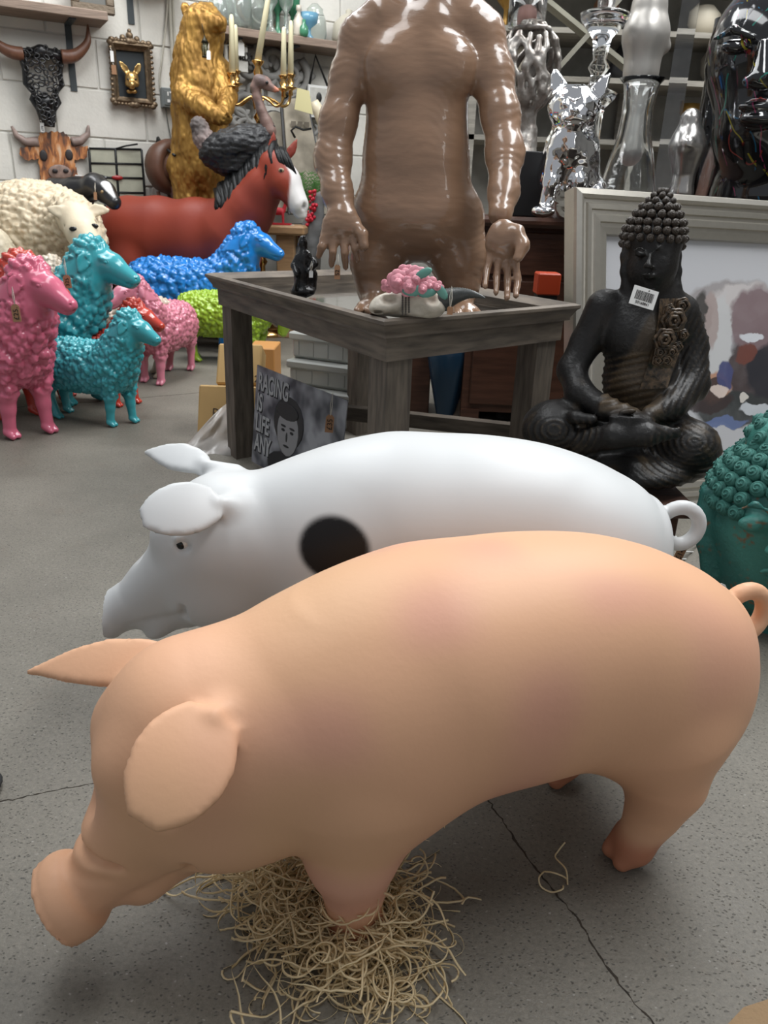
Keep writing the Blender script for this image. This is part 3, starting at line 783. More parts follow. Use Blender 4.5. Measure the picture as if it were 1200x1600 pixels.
# goat skull with carved band, roses and horns, near the front corner of the tray
def skull():
    D = 1.68; cx, cy = 632, 470
    org = P(640, 497, D); org.z = ZT - .043
    f = Fig(.0042, org)
    f.pe(650, 462, D, 40, 22, .045, .02); f.pe(612, 474, D - .02, 30, 16, .032, .02); f.pe(590, 482, D - .03, 14, 10, .022, .015)
    f.pe(676, 478, D - .01, 22, 15, .035, .015); f.pe(640, 486, D, 48, 10, .035, .015)
    f.pe(606, 470, D - .06, 17, 8, .034, .005, op='sub'); f.pe(676, 470, D - .06, 13, 9, .034, .005, op='sub')
    f.pe(590, 488, D - .05, 9, 3, .03, .004, op='sub')
    V, Q = f.surface(1)
    bone = mat('bone_resin', (.60, .55, .46), .45, bump=.4, bscale=70, col2=(.40, .36, .29), vscale=40)
    t = thing('goat_skull', 'small cream goat skull ornament with pink roses in the tray corner', 'skull', org)
    put('skull', V, Q, bone, t)
    horn_m = mat('dark_horn', (.055, .06, .058), .4, bump=.5, bscale=60)
    pts = []; rs = []
    for i in range(40):
        q = i / 39; x = 690 + 68 * q; y = 470 - 12 * math.sin(q * 2.6) + 2 * q
        pts.append(P(x, y, D - .01 - .03 * q) - org); rs.append((.021 * (1 - q) + .0015) * (1 + .10 * (i % 2)))
    MB().tube(pts, rs, 14).build('horn', horn_m, t)
    # carved band down the nose
    band = mat('carving', (.08, .07, .06), .7)
    mb = MB()
    for i in range(26):
        x = 629 + (i % 3) * 5; y = 462 + (i // 3) * 3.6
        c = P(x, y, D - .052) - org; mb.ball(c, (.0022, .003, .0030), 6)
    tag(mb.build('carved_band', band, t), kind='stuff')
    pk = mat('rose_pink', (.78, .32, .38), .5, var=.3, vscale=60); gr = mat('leaf_green', (.12, .30, .25), .5)
    def rose(x, y, d, r, n):
        e = P(x, y, d) - org; mb = MB()
        for ring, (k, rr, tl) in enumerate(((n, 1.0, .25), (n - 1, .72, .6), (n - 2, .42, 1.0))):
            for i in range(k):
                a = 2 * math.pi * (i / k) + ring * .5; rad = r * rr
                c = e + Vector((math.cos(a) * rad * .62, -r * .3 * ring, math.sin(a) * rad * .62))
                M_ = Matrix.Rotation(-a, 3, 'Y') @ Matrix.Rotation(tl, 3, 'Z')
                mb.ball(c, (rad * .55, rad * .12, rad * .55), 10, M_)
        mb.ball(e + Vector((0, -r * .75, 0)), r * .2, 8)
        return mb.build('rose', pk, t)
    rose(622, 440, D - .05, .022, 7); rose(650, 436, D - .05, .024, 7); rose(634, 430, D - .03, .02, 6); rose(671, 447, D - .05, .018, 6); rose(606, 446, D - .04, .014, 5)
    rose(684, 449, D - .06, .012, 5); rose(640, 448, D - .06, .02, 6); rose(660, 452, D - .06, .015, 6)
    for x, y, a in ((652, 453, .4), (668, 458, -.2), (690, 456, .9), (662, 427, -.5), (642, 456, .1)):
        c = P(x, y, D - .062) - org
        MB().ball(c, (.019, .003, .009), 10, Matrix.Rotation(a, 3, 'Y')).build('leaf', gr, t)
skull()
tagm = mat('kraft_tag', (.30, .16, .085), .8); stringm = mat('string', (.62, .58, .5), .9); inkm = mat('ink', (.015, .013, .012), .8)
white_tag_m = mat('paper_tag', (.78, .78, .76), .8)
def price_tag(label, x, y, D, w, h, tilt=0.0, s=None, up=18, m=None, group=None, tx=None, vertical=True):
    """a card tag on a string loop; w, h in pixels"""
    c = P(x, y, D); k = depth_at(x, y, D) / FPX; w *= k; h *= k
    t = thing('price_tag', label, 'tag', c, group=group, rot=(R(-8), R(tilt), 0))
    m = m or tagm
    mb = MB().prism([(-w/2, -h/2), (w/2, -h/2), (w/2, h/2 - w*.3), (w*.22, h/2), (-w*.22, h/2), (-w/2, h/2 - w*.3)], -.0006, .0006, Matrix.Rotation(R(90), 4, 'X'))
    mb.build('card', m, t)
    if up: MB().tube([(0, 0, h/2 - .002), (-.002, 0, h/2 + up*k*.5), (.001, .002, h/2 + up*k), (.003, 0, h/2 + up*k*.4), (.001, 0, h/2 - .002)], .0006 + k * .2, 6).build('string', stringm, t)
    if s:
        o = text('price', s, (h * .42 if vertical else w * .42), inkm, t, (0, 0, 0), (R(90), R(-90) if vertical else 0, 0), align='CENTER')
        bb = [v.co for v in o.data.vertices]; cy_ = (max(v.y for v in bb) + min(v.y for v in bb)) / 2
        o.location = ((cy_, -.0012, -h * .04) if vertical else (0, -.0012, -cy_ - h * .04))
    return t
statue()
price_tag('small brown card tag hanging from the goat skull horn', 703, 485, 1.62, 9, 13, s=None, up=30)

# black knight figurine behind the left rim of the tray
def knight():
    D = 2.06; org = P(478, 440, D); org.z = ZT - .043
    f = Fig(.004, org)
    f.pe(473, 455, D, 20, 9, .03, .01)
    f.pj([(470, 455, D, 12), (472, 425, D, 12), (476, 402, D, 11), (475, 392, D, 7)], .01)
    f.pe(473, 380, D, 8, 9, None, .004); f.pj([(473, 372, D, 5), (476, 368, D, 2)], .004)
    f.pj([(480, 400, D, 7), (492, 412, D - .01, 5.5), (482, 424, D - .03, 5)], .005); f.pj([(467, 402, D, 7), (459, 415, D - .01, 5), (464, 428, D - .03, 5)], .005)
    f.pj([(478, 405, D + .02, 9), (486, 430, D + .02, 9), (488, 450, D + .02, 7)], .01)
    V, Q = f.surface(1)
    bm = mat('black_gloss', (.012, .012, .013), .18, bump=.5, bscale=130)
    t = thing('knight_figurine', 'small glossy black armoured knight figurine at the back left of the tray', 'figurine', org)
    put('body', V, Q, bm, t)
    MB().tube([P(464, 430, D - .03) - org, P(462, 455, D - .03) - org], .0035, 6).build('sword', bm, t)
    price_tag('tiny white string tag looped round the black knight figurine', 486, 428, D - .05, 6, 11, up=14, m=white_tag_m)
knight()

# ================================================================== flock of painted sheep
def sheep_surface(turn=0.0, nod=0.0,  h=.0038, freq=58, amp=.0150, narrow=1.0, curl=1.0):
    """standing sheep, nose towards +x, about 0.43 high; turn swings the head sideways (degrees)"""
    f = Fig(h)
    f.loft([(-.230, .215, .01, .01, .01), (-.220, .213, .050, .055, .048), (-.190, .208, .082, .084, .076), (-.13, .204, .098, .094, .092), (-.03, .204, .098, .098, .096),
            (.06, .206, .096, .096, .090), (.12, .214, .092, .092, .080), (.165, .225, .072, .078, .062), (.20, .232, .03, .03, .03)], .02, p=2.1)
    c, s_ = math.cos(R(turn)), math.sin(R(turn))
    piv = np.array((.155, 0, .27))
    def Hd(x, y, z):
        v = np.array((x, y, z)) - piv; cn, sn = math.cos(R(nod)), math.sin(R(nod)); v = np.array((v[0] * cn + v[2] * sn, v[1], -v[0] * sn + v[2] * cn))
        return piv + np.array((v[0] * c - v[1] * s_, v[0] * s_ + v[1] * c, v[2]))
    f.chain([(.11, 0, .235), Hd(.150, 0, .29), Hd(.172, 0, .335), Hd(.182, 0, .372)], [.078, .066, .054, .044], .03)
    wool_top = Hd(.190, 0, .395)
    f.ell(wool_top, (.044, .042, .034), .012, rotm(0, 0, turn))
    # face
    f.cone(Hd(.190, 0, .376), Hd(.245, 0, .360), .042, .031, .015)
    f.cone(Hd(.245, 0, .360), Hd(.302, 0, .330), .030, .017, .012)
    f.cone(Hd(.236, 0, .343), Hd(.292, 0, .318), .024, .012, .012)
    f.ell(Hd(.305, 0, .331), (.011, .014, .010), .006)
    for sg in (1, -1):
        f.cone(Hd(.236, .032 * sg, .379), Hd(.252, .028 * sg, .374), .006, .004, .005)
        f.cone(Hd(.310, .006 * sg, .334), Hd(.314, .010 * sg, .333), .003, .002, .003, op='sub')
        f.chain([Hd(.312, .001 * sg, .320), Hd(.294, .014 * sg, .320), Hd(.276, .021 * sg, .325)], [.002] * 3, .003, op='sub')
        nn = np.array((.55, .80 * sg, .10)); nn = np.array((nn[0]*c - nn[1]*s_, nn[0]*s_ + nn[1]*c, nn[2]))
        f.leaf(Hd(.204, .040 * sg, .388), Hd(.190, .062 * sg, .346), nn, [(0, .010), (.3, .017), (.65, .015), (.9, .008), (1, .003)], th=.0042, cup=-6 * sg, k=.004)
    # legs
    for x, y, dx, fr in ((.125, .042, .012, 1), (.115, -.042, -.012, 1), (-.150, .044, -.02, 0), (-.155, -.044, .015, 0)):
        if fr: pts = [(x, y, .19), (x + dx * .3, y, .115), (x + dx * .6, y, .075), (x + dx, y, .020)]; rs = [.040, .024, .0165, .0150]
        else: pts = [(x, y, .20), (x - .012 + dx * .2, y, .125), (x - .020 + dx * .6, y, .085), (x - .004 + dx, y, .020)]; rs = [.046, .026, .0160, .0150]
        f.chain(pts, rs, .012)
        a, b, _ = pts[-1]
        for t in (-1, 1): f.cone((a, b + t * .007, .018), (a + .018, b + t * .008, .008), .0115, .0075, .004)
    V, Q = f.surface(1)
    hv = V - piv; l0 = hv[:, 0] * c + hv[:, 1] * s_; cn, sn = math.cos(R(nod)), math.sin(R(nod)); lx = l0 * cn - hv[:, 2] * sn + piv[0]; lz = l0 * sn + hv[:, 2] * cn + piv[2]
    face = sstep(lx, .206, .218) * sstep(lz, .285, .30)
    top = sstep(lz, .394, .404) * (1 - sstep(lx, .226, .236)); face = face * (1 - top)
    earz = (np.abs(-hv[:, 0] * s_ + hv[:, 1] * c) > .048) & (lz > .335)
    wool = (1 - face) * sstep(V[:, 2], .098, .118) * (~earz)
    V = curls(V, Q, freq, amp * curl, wool, seed=3, jit=.9, stretch=(1, 1, .72))
    V = curls(V, Q, freq * 2.3, amp * .3 * curl, wool, seed=5)
    return V, Q, Hd
def gloss(name, c, rough=.22, **k): return mat(name, c, rough, coat=.5, bump=k.pop('bump', .12), bscale=90, **k)
SHP = {}
def sheep(label, col, loc, rz, sc, turn=0, key=None, **k):
    key = key or ('s', turn)
    if key not in SHP:
        V, Q, Hd = sheep_surface(turn, **k); SHP[key] = (np_mesh('sheep_body', V, Q, col), Hd, {})
        me = SHP[key][0]
    else: me = SHP[key][0]
    Hd = SHP[key][1]; pm = SHP[key][2]
    t = thing('sheep_statue', label, 'sheep', loc, rz, s=sc, group='painted sheep statues')
    o = bpy.data.objects.new('body', me); COL.objects.link(o); o.parent = t
    o.material_slots[0].link = 'OBJECT'; o.material_slots[0].material = col
    if 'eye' not in pm: pm['eye'] = MB().ball((0, 0, 0), (.0060, .0036, .0044), 10).tube([(math.cos(a) * .0078, .0012, math.sin(a) * .0058) for a in np.linspace(0, 6.283, 15)[:-1]], .0015, 6, closed=True).mesh('eye', col)
    for sg in (1, -1):
        e = bpy.data.objects.new('eye', pm['eye']); COL.objects.link(e); e.parent = t; e.location = Hd(.247, .0315 * sg, .3705)
        e.material_slots[0].link = 'OBJECT'; e.material_slots[0].material = col; e.rotation_euler = (0, R(15), R(turn))
    return t
pinkm = gloss('pink_gloss', (.62, .135, .215)); tealm = gloss('teal_gloss', (.045, .36, .41)); redm = gloss('red_gloss', (.50, .045, .025))
bluem = gloss('blue_gloss', (.012, .19, .56)); greenm = gloss('lime_gloss', (.30, .47, .03)); palepink = gloss('pale_pink_gloss', (.60, .20, .27)); cream = gloss('cream_gloss', (.58, .50, .40), .45)
def on(x, y, z=0): return PZ(x, y, z)
def at_D(label, col, x, D, rz, sc, turn=0, **k):
    q = P(x, 450, D); return sheep(label, col, (q.x, D, 0), R(rz), sc, turn, **k)
def sh(label, col, px, py, rz, sc, turn=0, fx=.13, fy=-.042, **k):
    """place so that the foot at local fx, fy stands where px, py shows it"""
    q = PZ(px, py, 0); v = Matrix.Rotation(R(rz), 3, 'Z') @ Vector((fx * sc, fy * sc, 0)); p = q - v
    return sheep(label, col, (p.x, p.y, 0), R(rz), sc, turn, **k)
sh('small turquoise sheep statue standing at the front of the flock', tealm, 183, 668, -20, 1.0)
sh('small red sheep statue, mostly hidden behind the small turquoise one', redm, 192, 637, -14, 1.0, fy=-.042)
sh('large pink sheep statue at the left edge with a card tag by its ear', pinkm, 30, 688, -24, 1.42)
at_D('large turquoise sheep statue with a brown tag, behind the pink one', tealm, 45, 3.12, -12, 1.52)
at_D('large red sheep statue, only back and head top seen behind the large pink one', redm, -62, 2.86, -14, 1.42)
sh('small pink sheep statue facing the camera with lowered ears', palepink, 238, 600, -98, 1.13, turn=-30, fy=0, key='f')
sh('lime green sheep statue at the left table leg', greenm, 303, 565, -3, 1.18, fx=-.155, fy=-.044, key='g', nod=80)
at_D('bright blue sheep statue with head over the table corner', bluem, 304, 4.40, -4, 1.62, turn=-8, key='b', freq=50)
at_D('cream lamb statue standing behind the large turquoise sheep', cream, 168, 3.62, 186, 1.25)
for lab, x, y, D, w, h, s in (('brown card tag with handwriting hanging from the large pink sheep ear', 25, 489, 2.36, 13, 27, '\u00a325.'), ('brown card tag reading 325 on the large turquoise sheep neck', 105, 440, 2.62, 12, 20, '325')):
    price_tag(lab, x, y, D, w, h, tilt=-6, s=s, up=26)

# big cream ewe looking over the flock
def ewe():
    D = 3.95; org = P(90, 400, D); org.z = 0
    f = Fig(.0085, org)
    f.pe(60, 372, D + .15, 105, 84, .22, .05); f.pe(-20, 380, D + .20, 100, 88, .24, .06); f.pe(-110, 385, D + .25, 90, 84, .22, .06)
    f.pe(112, 350, D, 40, 46, .10, .05)
    for x, y in ((90, 470), (20, 480), (-120, 480)): f.pj([(x, y, D + .1, 30), (x + 4, y + 40, D + .1, 20), (x + 4, y + 85, D + .08, 16)], .05)
    # head, three quarter to us
    f.pj([(118, 338, D - .14, 31), (132, 366, D - .26, 25), (148, 396, D - .36, 15)], .03)
    f.pe(149, 400, D - .37, 13, 10, .035, .01)
    f.leaf(f.J(104, 334, D - .22), f.J(72, 325, D - .24), (0, -1, .35), [(0, .018), (.4, .030), (.8, .018), (1, .005)], th=.011, cup=2, k=.01)
    f.leaf(f.J(136, 330, D - .20), f.J(174, 327, D - .18), (0, -1, .35), [(0, .018), (.4, .030), (.8, .018), (1, .005)], th=.011, cup=2, k=.01)
    for x, y, dd in ((109, 355, -.265), (151, 350, -.235)): f.pe(x, y, D + dd, 7, 4, .02, .01, op='sub')
    V, Q = f.surface(1); W = V + f.org
    hx = dist(W, P(132, 364, D - .30)); face = 1 - sstep(hx, .15, .19); face = np.maximum(face, (W[:, 1] < D - .20) * 1.0)
    V = curls(V, Q, 38, .020, 1 - face, seed=2); V = curls(V, Q, 80, .005, 1 - face, seed=4)
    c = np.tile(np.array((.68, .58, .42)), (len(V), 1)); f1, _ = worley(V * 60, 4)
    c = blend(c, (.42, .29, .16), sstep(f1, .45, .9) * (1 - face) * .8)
    c = blend(c, (.02, .02, .02), 1 - sstep(dist(W, P(153, 396, D - .41)), .022, .032))
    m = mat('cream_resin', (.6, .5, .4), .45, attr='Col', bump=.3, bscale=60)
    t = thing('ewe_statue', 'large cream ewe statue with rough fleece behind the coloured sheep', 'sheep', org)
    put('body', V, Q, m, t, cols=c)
    pxs = np.array([to_px(p) for p in W])
    for x, y in ((111, 357), (151, 352)):
        near = np.hypot(pxs[:, 0] - x, pxs[:, 1] - y) < 4; i = np.where(near)[0][np.argmin(W[near][:, 1])]
        o = MB().ball((0, 0, 0), (.020, .010, .011), 10).build('eye', eye_dark, t); o.location = Vector(W[i]) - org
    # its neighbour at the frame edge
    f = Fig(.012, org)
    f.pe(-60, 400, D - .28, 85, 62, .16, .05); f.pj([(-80, 450, D - .28, 30), (-80, 520, D - .28, 22), (-80, 590, D - .28, 18)], .05)
    V, Q = f.surface(1); V = curls(V, Q, 34, .012, None, seed=7)
    t2 = thing('ewe_statue', 'pale cream sheep back at the far left edge, in front of the large ewe', 'sheep', org)
    put('body', V, Q, mat('cream_resin_plain', (.62, .54, .40), .5, var=.3, vscale=40), t2)
ewe()

# ================================================================== bay horse
def horse():
    D = 4.68; org = P(280, 400, D); org.z = 0
    f = Fig(.0095, org); J = f.J
    # trunk, neck
    f.pe(205, 372, D + .10, 48, 62, .17, .05); f.pe(250, 372, D + .06, 62, 62, .17, .07); f.pe(310, 372, D, 62, 60, .16, .07); f.pe(362, 372, D - .05, 52, 64, .15, .06)
    f.pj([(365, 365, D - .06, 46), (392, 325, D - .10, 36), (412, 292, D - .14, 28), (428, 262, D - .17, 21)], .05)
    # head
    f.pj([(430, 258, D - .17, 25), (446, 285, D - .20, 24), (466, 318, D - .23, 16)], .02)
    f.pe(432, 280, D - .20, 21, 28, .055, .02, tilt=-20)
    f.pe(466, 322, D - .23, 15, 14, .035, .012); f.pe(470, 336, D - .225, 10, 7, .028, .010)
    f.pe(475, 323, D - .262, 4, 6, .015, .005, op='sub'); 
    f.pe(441, 262, D - .215, 6, 4, .012, .006)
    for a, b in (((424, 242, D - .17), (428, 204, D - .18)), ((451, 244, D - .18), (465, 216, D - .17))):
        f.leaf(J(*a), J(*b), (.2, -1, .1), [(0, .020), (.35, .026), (.75, .014), (1, .003)], th=.010, cup=2, k=.012)
    # legs and tail
    for x, yk, dd in ((372, 470, -.15), (350, 470, .08), (205, 470, 0), (190, 470, .2)):
        f.pj([(x, 415, D + dd, 30), (x - 2, yk, D + dd, 17), (x, 520, D + dd, 13)], .07)
        p = J(x, 520, D + dd); q = p.copy(); q[2] = .035; f.cone(p, q, .03, .03, .02); f.cone(q, q + np.array((.03, 0, -.01)), .034, .026, .02)
    V, Q = f.surface(1); W = V + f.org
    px = np.array([to_px(p) for p in W])
    c = np.tile(np.array((.235, .038, .020)), (len(V), 1)); nz = vnoise(V * 6, 3)
    c = blend(c, (.19, .035, .025), sstep(nz, .35, .85) * .7)
    # white blaze and muzzle along the front of the head
    a = np.array(P(452, 262, D - .22)); b = np.array(P(476, 330, D - .25)); ab = b - a
    t_ = np.clip(((W - a) @ ab) / (ab @ ab), 0, 1); d_ = np.linalg.norm(W - (a + t_[:, None] * ab), axis=1)
    bl = (1 - sstep(d_, .030 + .045 * t_, .040 + .050 * t_)) * (W[:, 2] > .70)
    c = blend(c, (.66, .64, .63), bl)
    c = blend(c, (.04, .03, .03), (1 - sstep(dist(W, P(475, 323, D - .262)), .010, .016)))
    c = blend(c, (.03, .02, .02), 1 - sstep(W[:, 2], .12, .2))
    m = mat('bay_horse', (.3, .06, .03), (.48), attr='Col', bump=.2, bscale=20, spec=.35)
    t = thing('horse_statue', 'bay horse statue with black mane and white blaze, behind the blue sheep', 'horse', org)
    put('body', V, Q, m, t, cols=c)
    near = np.hypot(px[:, 0] - 440, px[:, 1] - 263) < 4; i = np.where(near)[0][np.argmin(W[near][:, 1])]
    e = MB().ball((0, 0, 0), (.016, .010, .012)).build('eye', mat('horse_eye', (.30, .22, .14), .15), t); e.location = Vector(W[i]) - org
    MB().ball((0, -.007, 0), (.008, .005, .008), 10).build('pupil', eye_dark, e)
    # mane and forelock: locks laid side by side
    mm = mat('black_mane', (.005, .0055, .006), .42, bump=.6, bscale=60, stretch=(3, 3, 1), spec=.35)
    mb = MB()
    crest = [(336, 296), (350, 283), (362, 272), (374, 263), (385, 254), (396, 244), (407, 234), (418, 226), (428, 220)]
    tips = [(340, 330), (352, 340), (366, 343), (378, 340), (388, 325), (396, 310), (406, 300), (414, 285), (422, 268)]
    for i in range(54):
        q = i / 53 * 8; k = min(int(q), 7); fr = q - k
        x0 = crest[k][0] * (1-fr) + crest[k+1][0] * fr; y0 = crest[k][1] * (1-fr) + crest[k+1][1] * fr
        x1 = tips[k][0] * (1-fr) + tips[k+1][0] * fr + random.uniform(-5, 5); y1 = tips[k][1] * (1-fr) + tips[k+1][1] * fr + random.uniform(-8, 6)
        dd = -.06 - .11 * q / 8
        pts = []
        for s_ in range(6):
            w = s_ / 5; pts.append(P(x0 + (x1 - x0) * w + 3 * math.sin(w * 5 + i), y0 + (y1 - y0) * w, D + dd - .115 * math.sin(min(w * 1.5, 1.4)) * (.95 if q < 3 else .72)) - org)
        mb.tube(pts, [.012, .018, .018, .016, .012, .004], 7)
    mb.build('mane', mm, t)
    mb = MB()
    for i in range(3, 14):
        q = i / 13; x0 = 428 + 14 * q; pts = []
        for s_ in range(6):
            w = s_ / 5; pts.append(P(x0 + (8 + 14 * q) * w + 3 * math.sin(i), 230 + (34 + 14 * q) * w + 4 * abs(q - .5), D - .205 - .04 * math.sin(w * 2.6)) - org)
        mb.tube(pts, [.008, .013, .013, .011, .008, .003], 7)
    mb.build('forelock', mm, t)
    f = Fig(.010, org); f.pj([(168, 330, D + .18, 10), (160, 370, D + .16, 17), (164, 440, D + .15, 19), (170, 500, D + .15, 10)], .02)
    V, Q = f.surface(1); n = vnormals(V, Q); V = V + n * (np.sin(V[:, 0] * 380 + vnoise(V * 8, 2) * 8) * .004)[:, None]
    put('tail', V, Q, mm, t)
horse()

# ================================================================== golden bear standing upright
def bear():
    D = 5.02; org = P(325, 400, D); org.z = 0
    f = Fig(.0075, org); J = f.J
    f.pj([(316, 58, D, 34), (308, 92, D, 33), (312, 130, D, 38), (312, 175, D, 40), (314, 225, D, 41), (316, 262, D, 40)], .05)
    f.pe(318, 36, D - .03, 31, 27, .10, .03)
    f.pj([(328, 36, D - .05, 19), (342, 36, D - .09, 12)], .02); f.pe(343, 45, D - .085, 9, 5, .03, .012)
    f.pe(345, 30, D - .10, 4, 4, None, .008)
    for x, dd in ((290, 0), (328, .05)):
        f.pe(x, 14, D + dd, 8, 9, .022, .01); f.pe(x + 1, 14, D + dd - .022, 4, 5, .012, .006, op='sub')
    # folded forearms
    f.pj([(290, 118, D - .02, 24), (290, 152, D - .10, 20), (318, 168, D - .22, 15), (340, 182, D - .26, 13)], .02)
    f.pj([(340, 112, D + .02, 22), (354, 150, D - .06, 16), (352, 168, D - .16, 12), (350, 178, D - .22, 11)], .02)
    f.pe(349, 184, D - .26, 13, 10, .03, .01)
    for i in range(4): f.pj([(340 + i * 5, 188 - i * 4, D - .29, 3), (343 + i * 5, 194 - i * 4, D - .29, 2.2)], .003)
    # legs
    f.pj([(296, 262, D, 34), (298, 320, D - .03, 22), (298, 400, D - .03, 22), (300, 500, D - .03, 24)], .04)
    f.pj([(330, 262, D, 34), (340, 320, D - .03, 20), (338, 400, D - .03, 20), (338, 500, D - .03, 22)], .04)
    for x in (302, 340):
        q = J(x, 500, D - .03); q[2] = .04; f.cone(q, q + np.array((.01, -.13, 0)), .06, .045, .04)
    f.pj([(300, 500, D - .03, 24), (300, 545, D - .03, 20)], .02); f.pj([(338, 500, D - .03, 22), (338, 545, D - .03, 20)], .02)
    V, Q = f.surface(1); n = vnormals(V, Q)
    q = vnoise(V * np.array((70, 70, 24)), 3) + .6 * vnoise(V * np.array((150, 150, 50)), 5)
    V = V + n * ((q - .8) * .013)[:, None]
    m = mat('gold_paint', (.44, .25, .06), .45, metal=.55, bump=1.0, bscale=60, stretch=(1, 1, .35), col2=(.20, .10, .02), vscale=14)
    t = thing('bear_statue', 'golden bear statue standing upright with folded paws by the wall', 'bear', org)
    put('body', V, Q, m, t)
    for x, y, dd in ((333, 27, -.105),): 
        o = MB().ball((0, 0, 0), .008, 10).build('eye', eye_dark, t); o.location = P(x, y, D + dd) - org
    lm = mat('lantern_metal', (.03, .028, .02), .4, metal=.8)
    lt = thing('mini_lantern', 'small dark lantern hanging from the golden bear mouth', 'lantern', P(321, 90, D - .18))
    mb = MB(); k = depth_at(321, 80, D - .18) / FPX
    mb.lathe([(5.5*k, 0), (5.5*k, 2*k)], 12); mb.lathe([(6*k, 20*k), (4*k, 24*k), (1.5*k, 27*k), (1*k, 30*k)], 12)
    for a in range(4): mb.tube([(4.6*k*math.cos(a*1.57), 4.6*k*math.sin(a*1.57), k), (4.6*k*math.cos(a*1.57), 4.6*k*math.sin(a*1.57), 21*k)], .7*k, 5)
    mb.build('frame', lm, lt); MB().lathe([(3.6*k, 2*k), (4*k, 10*k), (3.6*k, 20*k)], 12).build('glass', mat('lantern_glass', (.25, .26, .16), .1, trans=.6), lt)
    MB().tube([(0, 0, 30*k), (-2*k, 0, 38*k), (-3*k, 0.0, 46*k)], .6*k, 5).build('string', lm, lt)
    price_tag('small pale tag beside the lantern on the golden bear', 326, 86, D - .20, 6, 13, up=10, m=white_tag_m)
bear()

# ================================================================== ostrich
def ostrich():
    D = 4.66; org = P(400, 400, D); org.z = 0
    f = Fig(.008, org)
    f.pe(378, 228, D, 52, 30, .14, .03, tilt=-14); f.pe(350, 234, D, 40, 26, .12, .03, tilt=-20); f.pe(405, 236, D, 30, 34, .12, .03); f.pe(372, 258, D, 42, 20, .11, .03)
    f.pj([(408, 212, D - .02, 16), (420, 200, D - .03, 10)], .015)
    V, Q = f.surface(1)
    V = curls(V, Q, 34, .013, None, seed=3, stretch=(.6, 1, 1.5)); V = curls(V, Q, 95, .004, None, seed=8)
    t = thing('ostrich_statue', 'ostrich statue with black body and bare brown neck behind the horse', 'ostrich', org)
    put('body', V, Q, mat('black_feather', (.010, .0105, .012), .5, bump=.8, bscale=90, coat=.1), t)
    f = Fig(.005, org)
    f.pj([(421, 204, D - .03, 11), (416, 190, D - .035, 9), (408, 172, D - .04, 7.5), (402, 152, D - .04, 7), (399, 136, D - .04, 7.5), (404, 126, D - .04, 9)], .01)
    f.pe(411, 128, D - .05, 14, 9.5, .030, .012, tilt=12); f.pj([(418, 132, D - .055, 6), (434, 141, D - .065, 2.6)], .006); f.pj([(416, 137, D - .055, 4), (430, 143, D - .062, 2)], .005)
    V, Q = f.surface(1); W = V + f.org
    c = np.tile(np.array((.20, .125, .105)), (len(V), 1)); c = blend(c, (.10, .07, .065), sstep(vnoise(V * 30, 3), .4, .8)); c = blend(c, (.55, .22, .14), 1 - sstep(dist(W, P(433, 141, D - .06)), .012, .03))
    put('neck', V, Q, mat('bare_skin', (.2, .12, .1), .5, attr='Col', bump=.5, bscale=90), t, cols=c)
    e = MB().ball((0, 0, 0), .009, 10).build('eye', eye_dark, t); e.location = P(417, 129, D - .085) - org
    # tail plume drooping at the left
    f = Fig(.007, org)
    f.pj([(313, 200, D, 13), (318, 216, D, 15), (330, 236, D, 15), (345, 254, D, 14), (358, 266, D, 10)], .02); f.pe(310, 196, D, 12, 13, .05, .015)
    V, Q = f.surface(1); V = curls(V, Q, 60, .010, None, seed=5); W = V + f.org
    c = np.tile(np.array((.26, .20, .185)), (len(V), 1)); c = blend(c, (.09, .075, .07), 1 - sstep(dist(W, P(306, 196, D - .03)), .03, .10))
    put('tail_plume', V, Q, mat('pale_feather', (.3, .2, .2), .6, attr='Col', bump=.7, bscale=70), t, cols=c)
    for x in (365, 395):
        q = P(x, 270, D) - org; g = Vector((q.x, q.y, .02))
        MB().tube([q, (q + g) / 2 + Vector((0, .02, 0)), g, g + Vector((.03, -.08, 0))], [.035, .02, .016, .012], 8).build('leg', mat('leg_skin', (.2, .12, .1), .5), t)
ostrich()

# black calf with white blaze
def calf():
    D = 4.45; org = P(130, 330, D); org.z = 0
    f = Fig(.008, org); J = f.J
    f.pj([(90, 305, D + .1, 26), (120, 300, D + .04, 21), (146, 294, D, 19)], .03)
    f.pj([(148, 290, D - .02, 19), (164, 300, D - .06, 16), (178, 316, D - .10, 11.5)], .02)
    f.leaf(J(140, 284, D - .03), J(133, 274, D - .05), (0, -1, .3), [(0, .015), (.5, .028), (1, .006)], th=.006, cup=3, k=.01)
    f.leaf(J(158, 281, D), J(168, 275, D), (0, -1, .3), [(0, .012), (.5, .018), (1, .004)], th=.006, cup=3, k=.01)
    f.pe(60, 330, D + .15, 60, 40, .14, .04)
    for x in (40, 90): f.pj([(x, 350, D + .15, 20), (x, 440, D + .15, 13), (x, 545, D + .15, 11)], .03)
    V, Q = f.surface(1); W = V + f.org
    c = np.tile(np.array((.014, .014, .015)), (len(V), 1)); a = np.array(P(166, 286, D - .10)); b = np.array(P(180, 302, D - .14)); ab = b - a
    t_ = np.clip(((W - a) @ ab) / (ab @ ab), 0, 1); d_ = np.linalg.norm(W - (a + t_[:, None] * ab), axis=1); c = blend(c, (.7, .7, .7), 1 - sstep(d_, .022, .03))
    t = thing('calf_statue', 'black calf statue with white blaze looking over between ewe and horse', 'calf', org)
    put('body', V, Q, mat('calf_black', (.01, .01, .01), .3, attr='Col', bump=.3, bscale=50, coat=.3), t, cols=c)
    e = MB().ball((0, 0, 0), .010, 10).build('eye', mat('eye_amber', (.25, .17, .08), .1), t); e.location = P(160, 300, D - .115) - org
    price_tag('thin brown tag hanging under the black calf ear', 149, 306, D - .12, 5, 12, up=14)
calf()

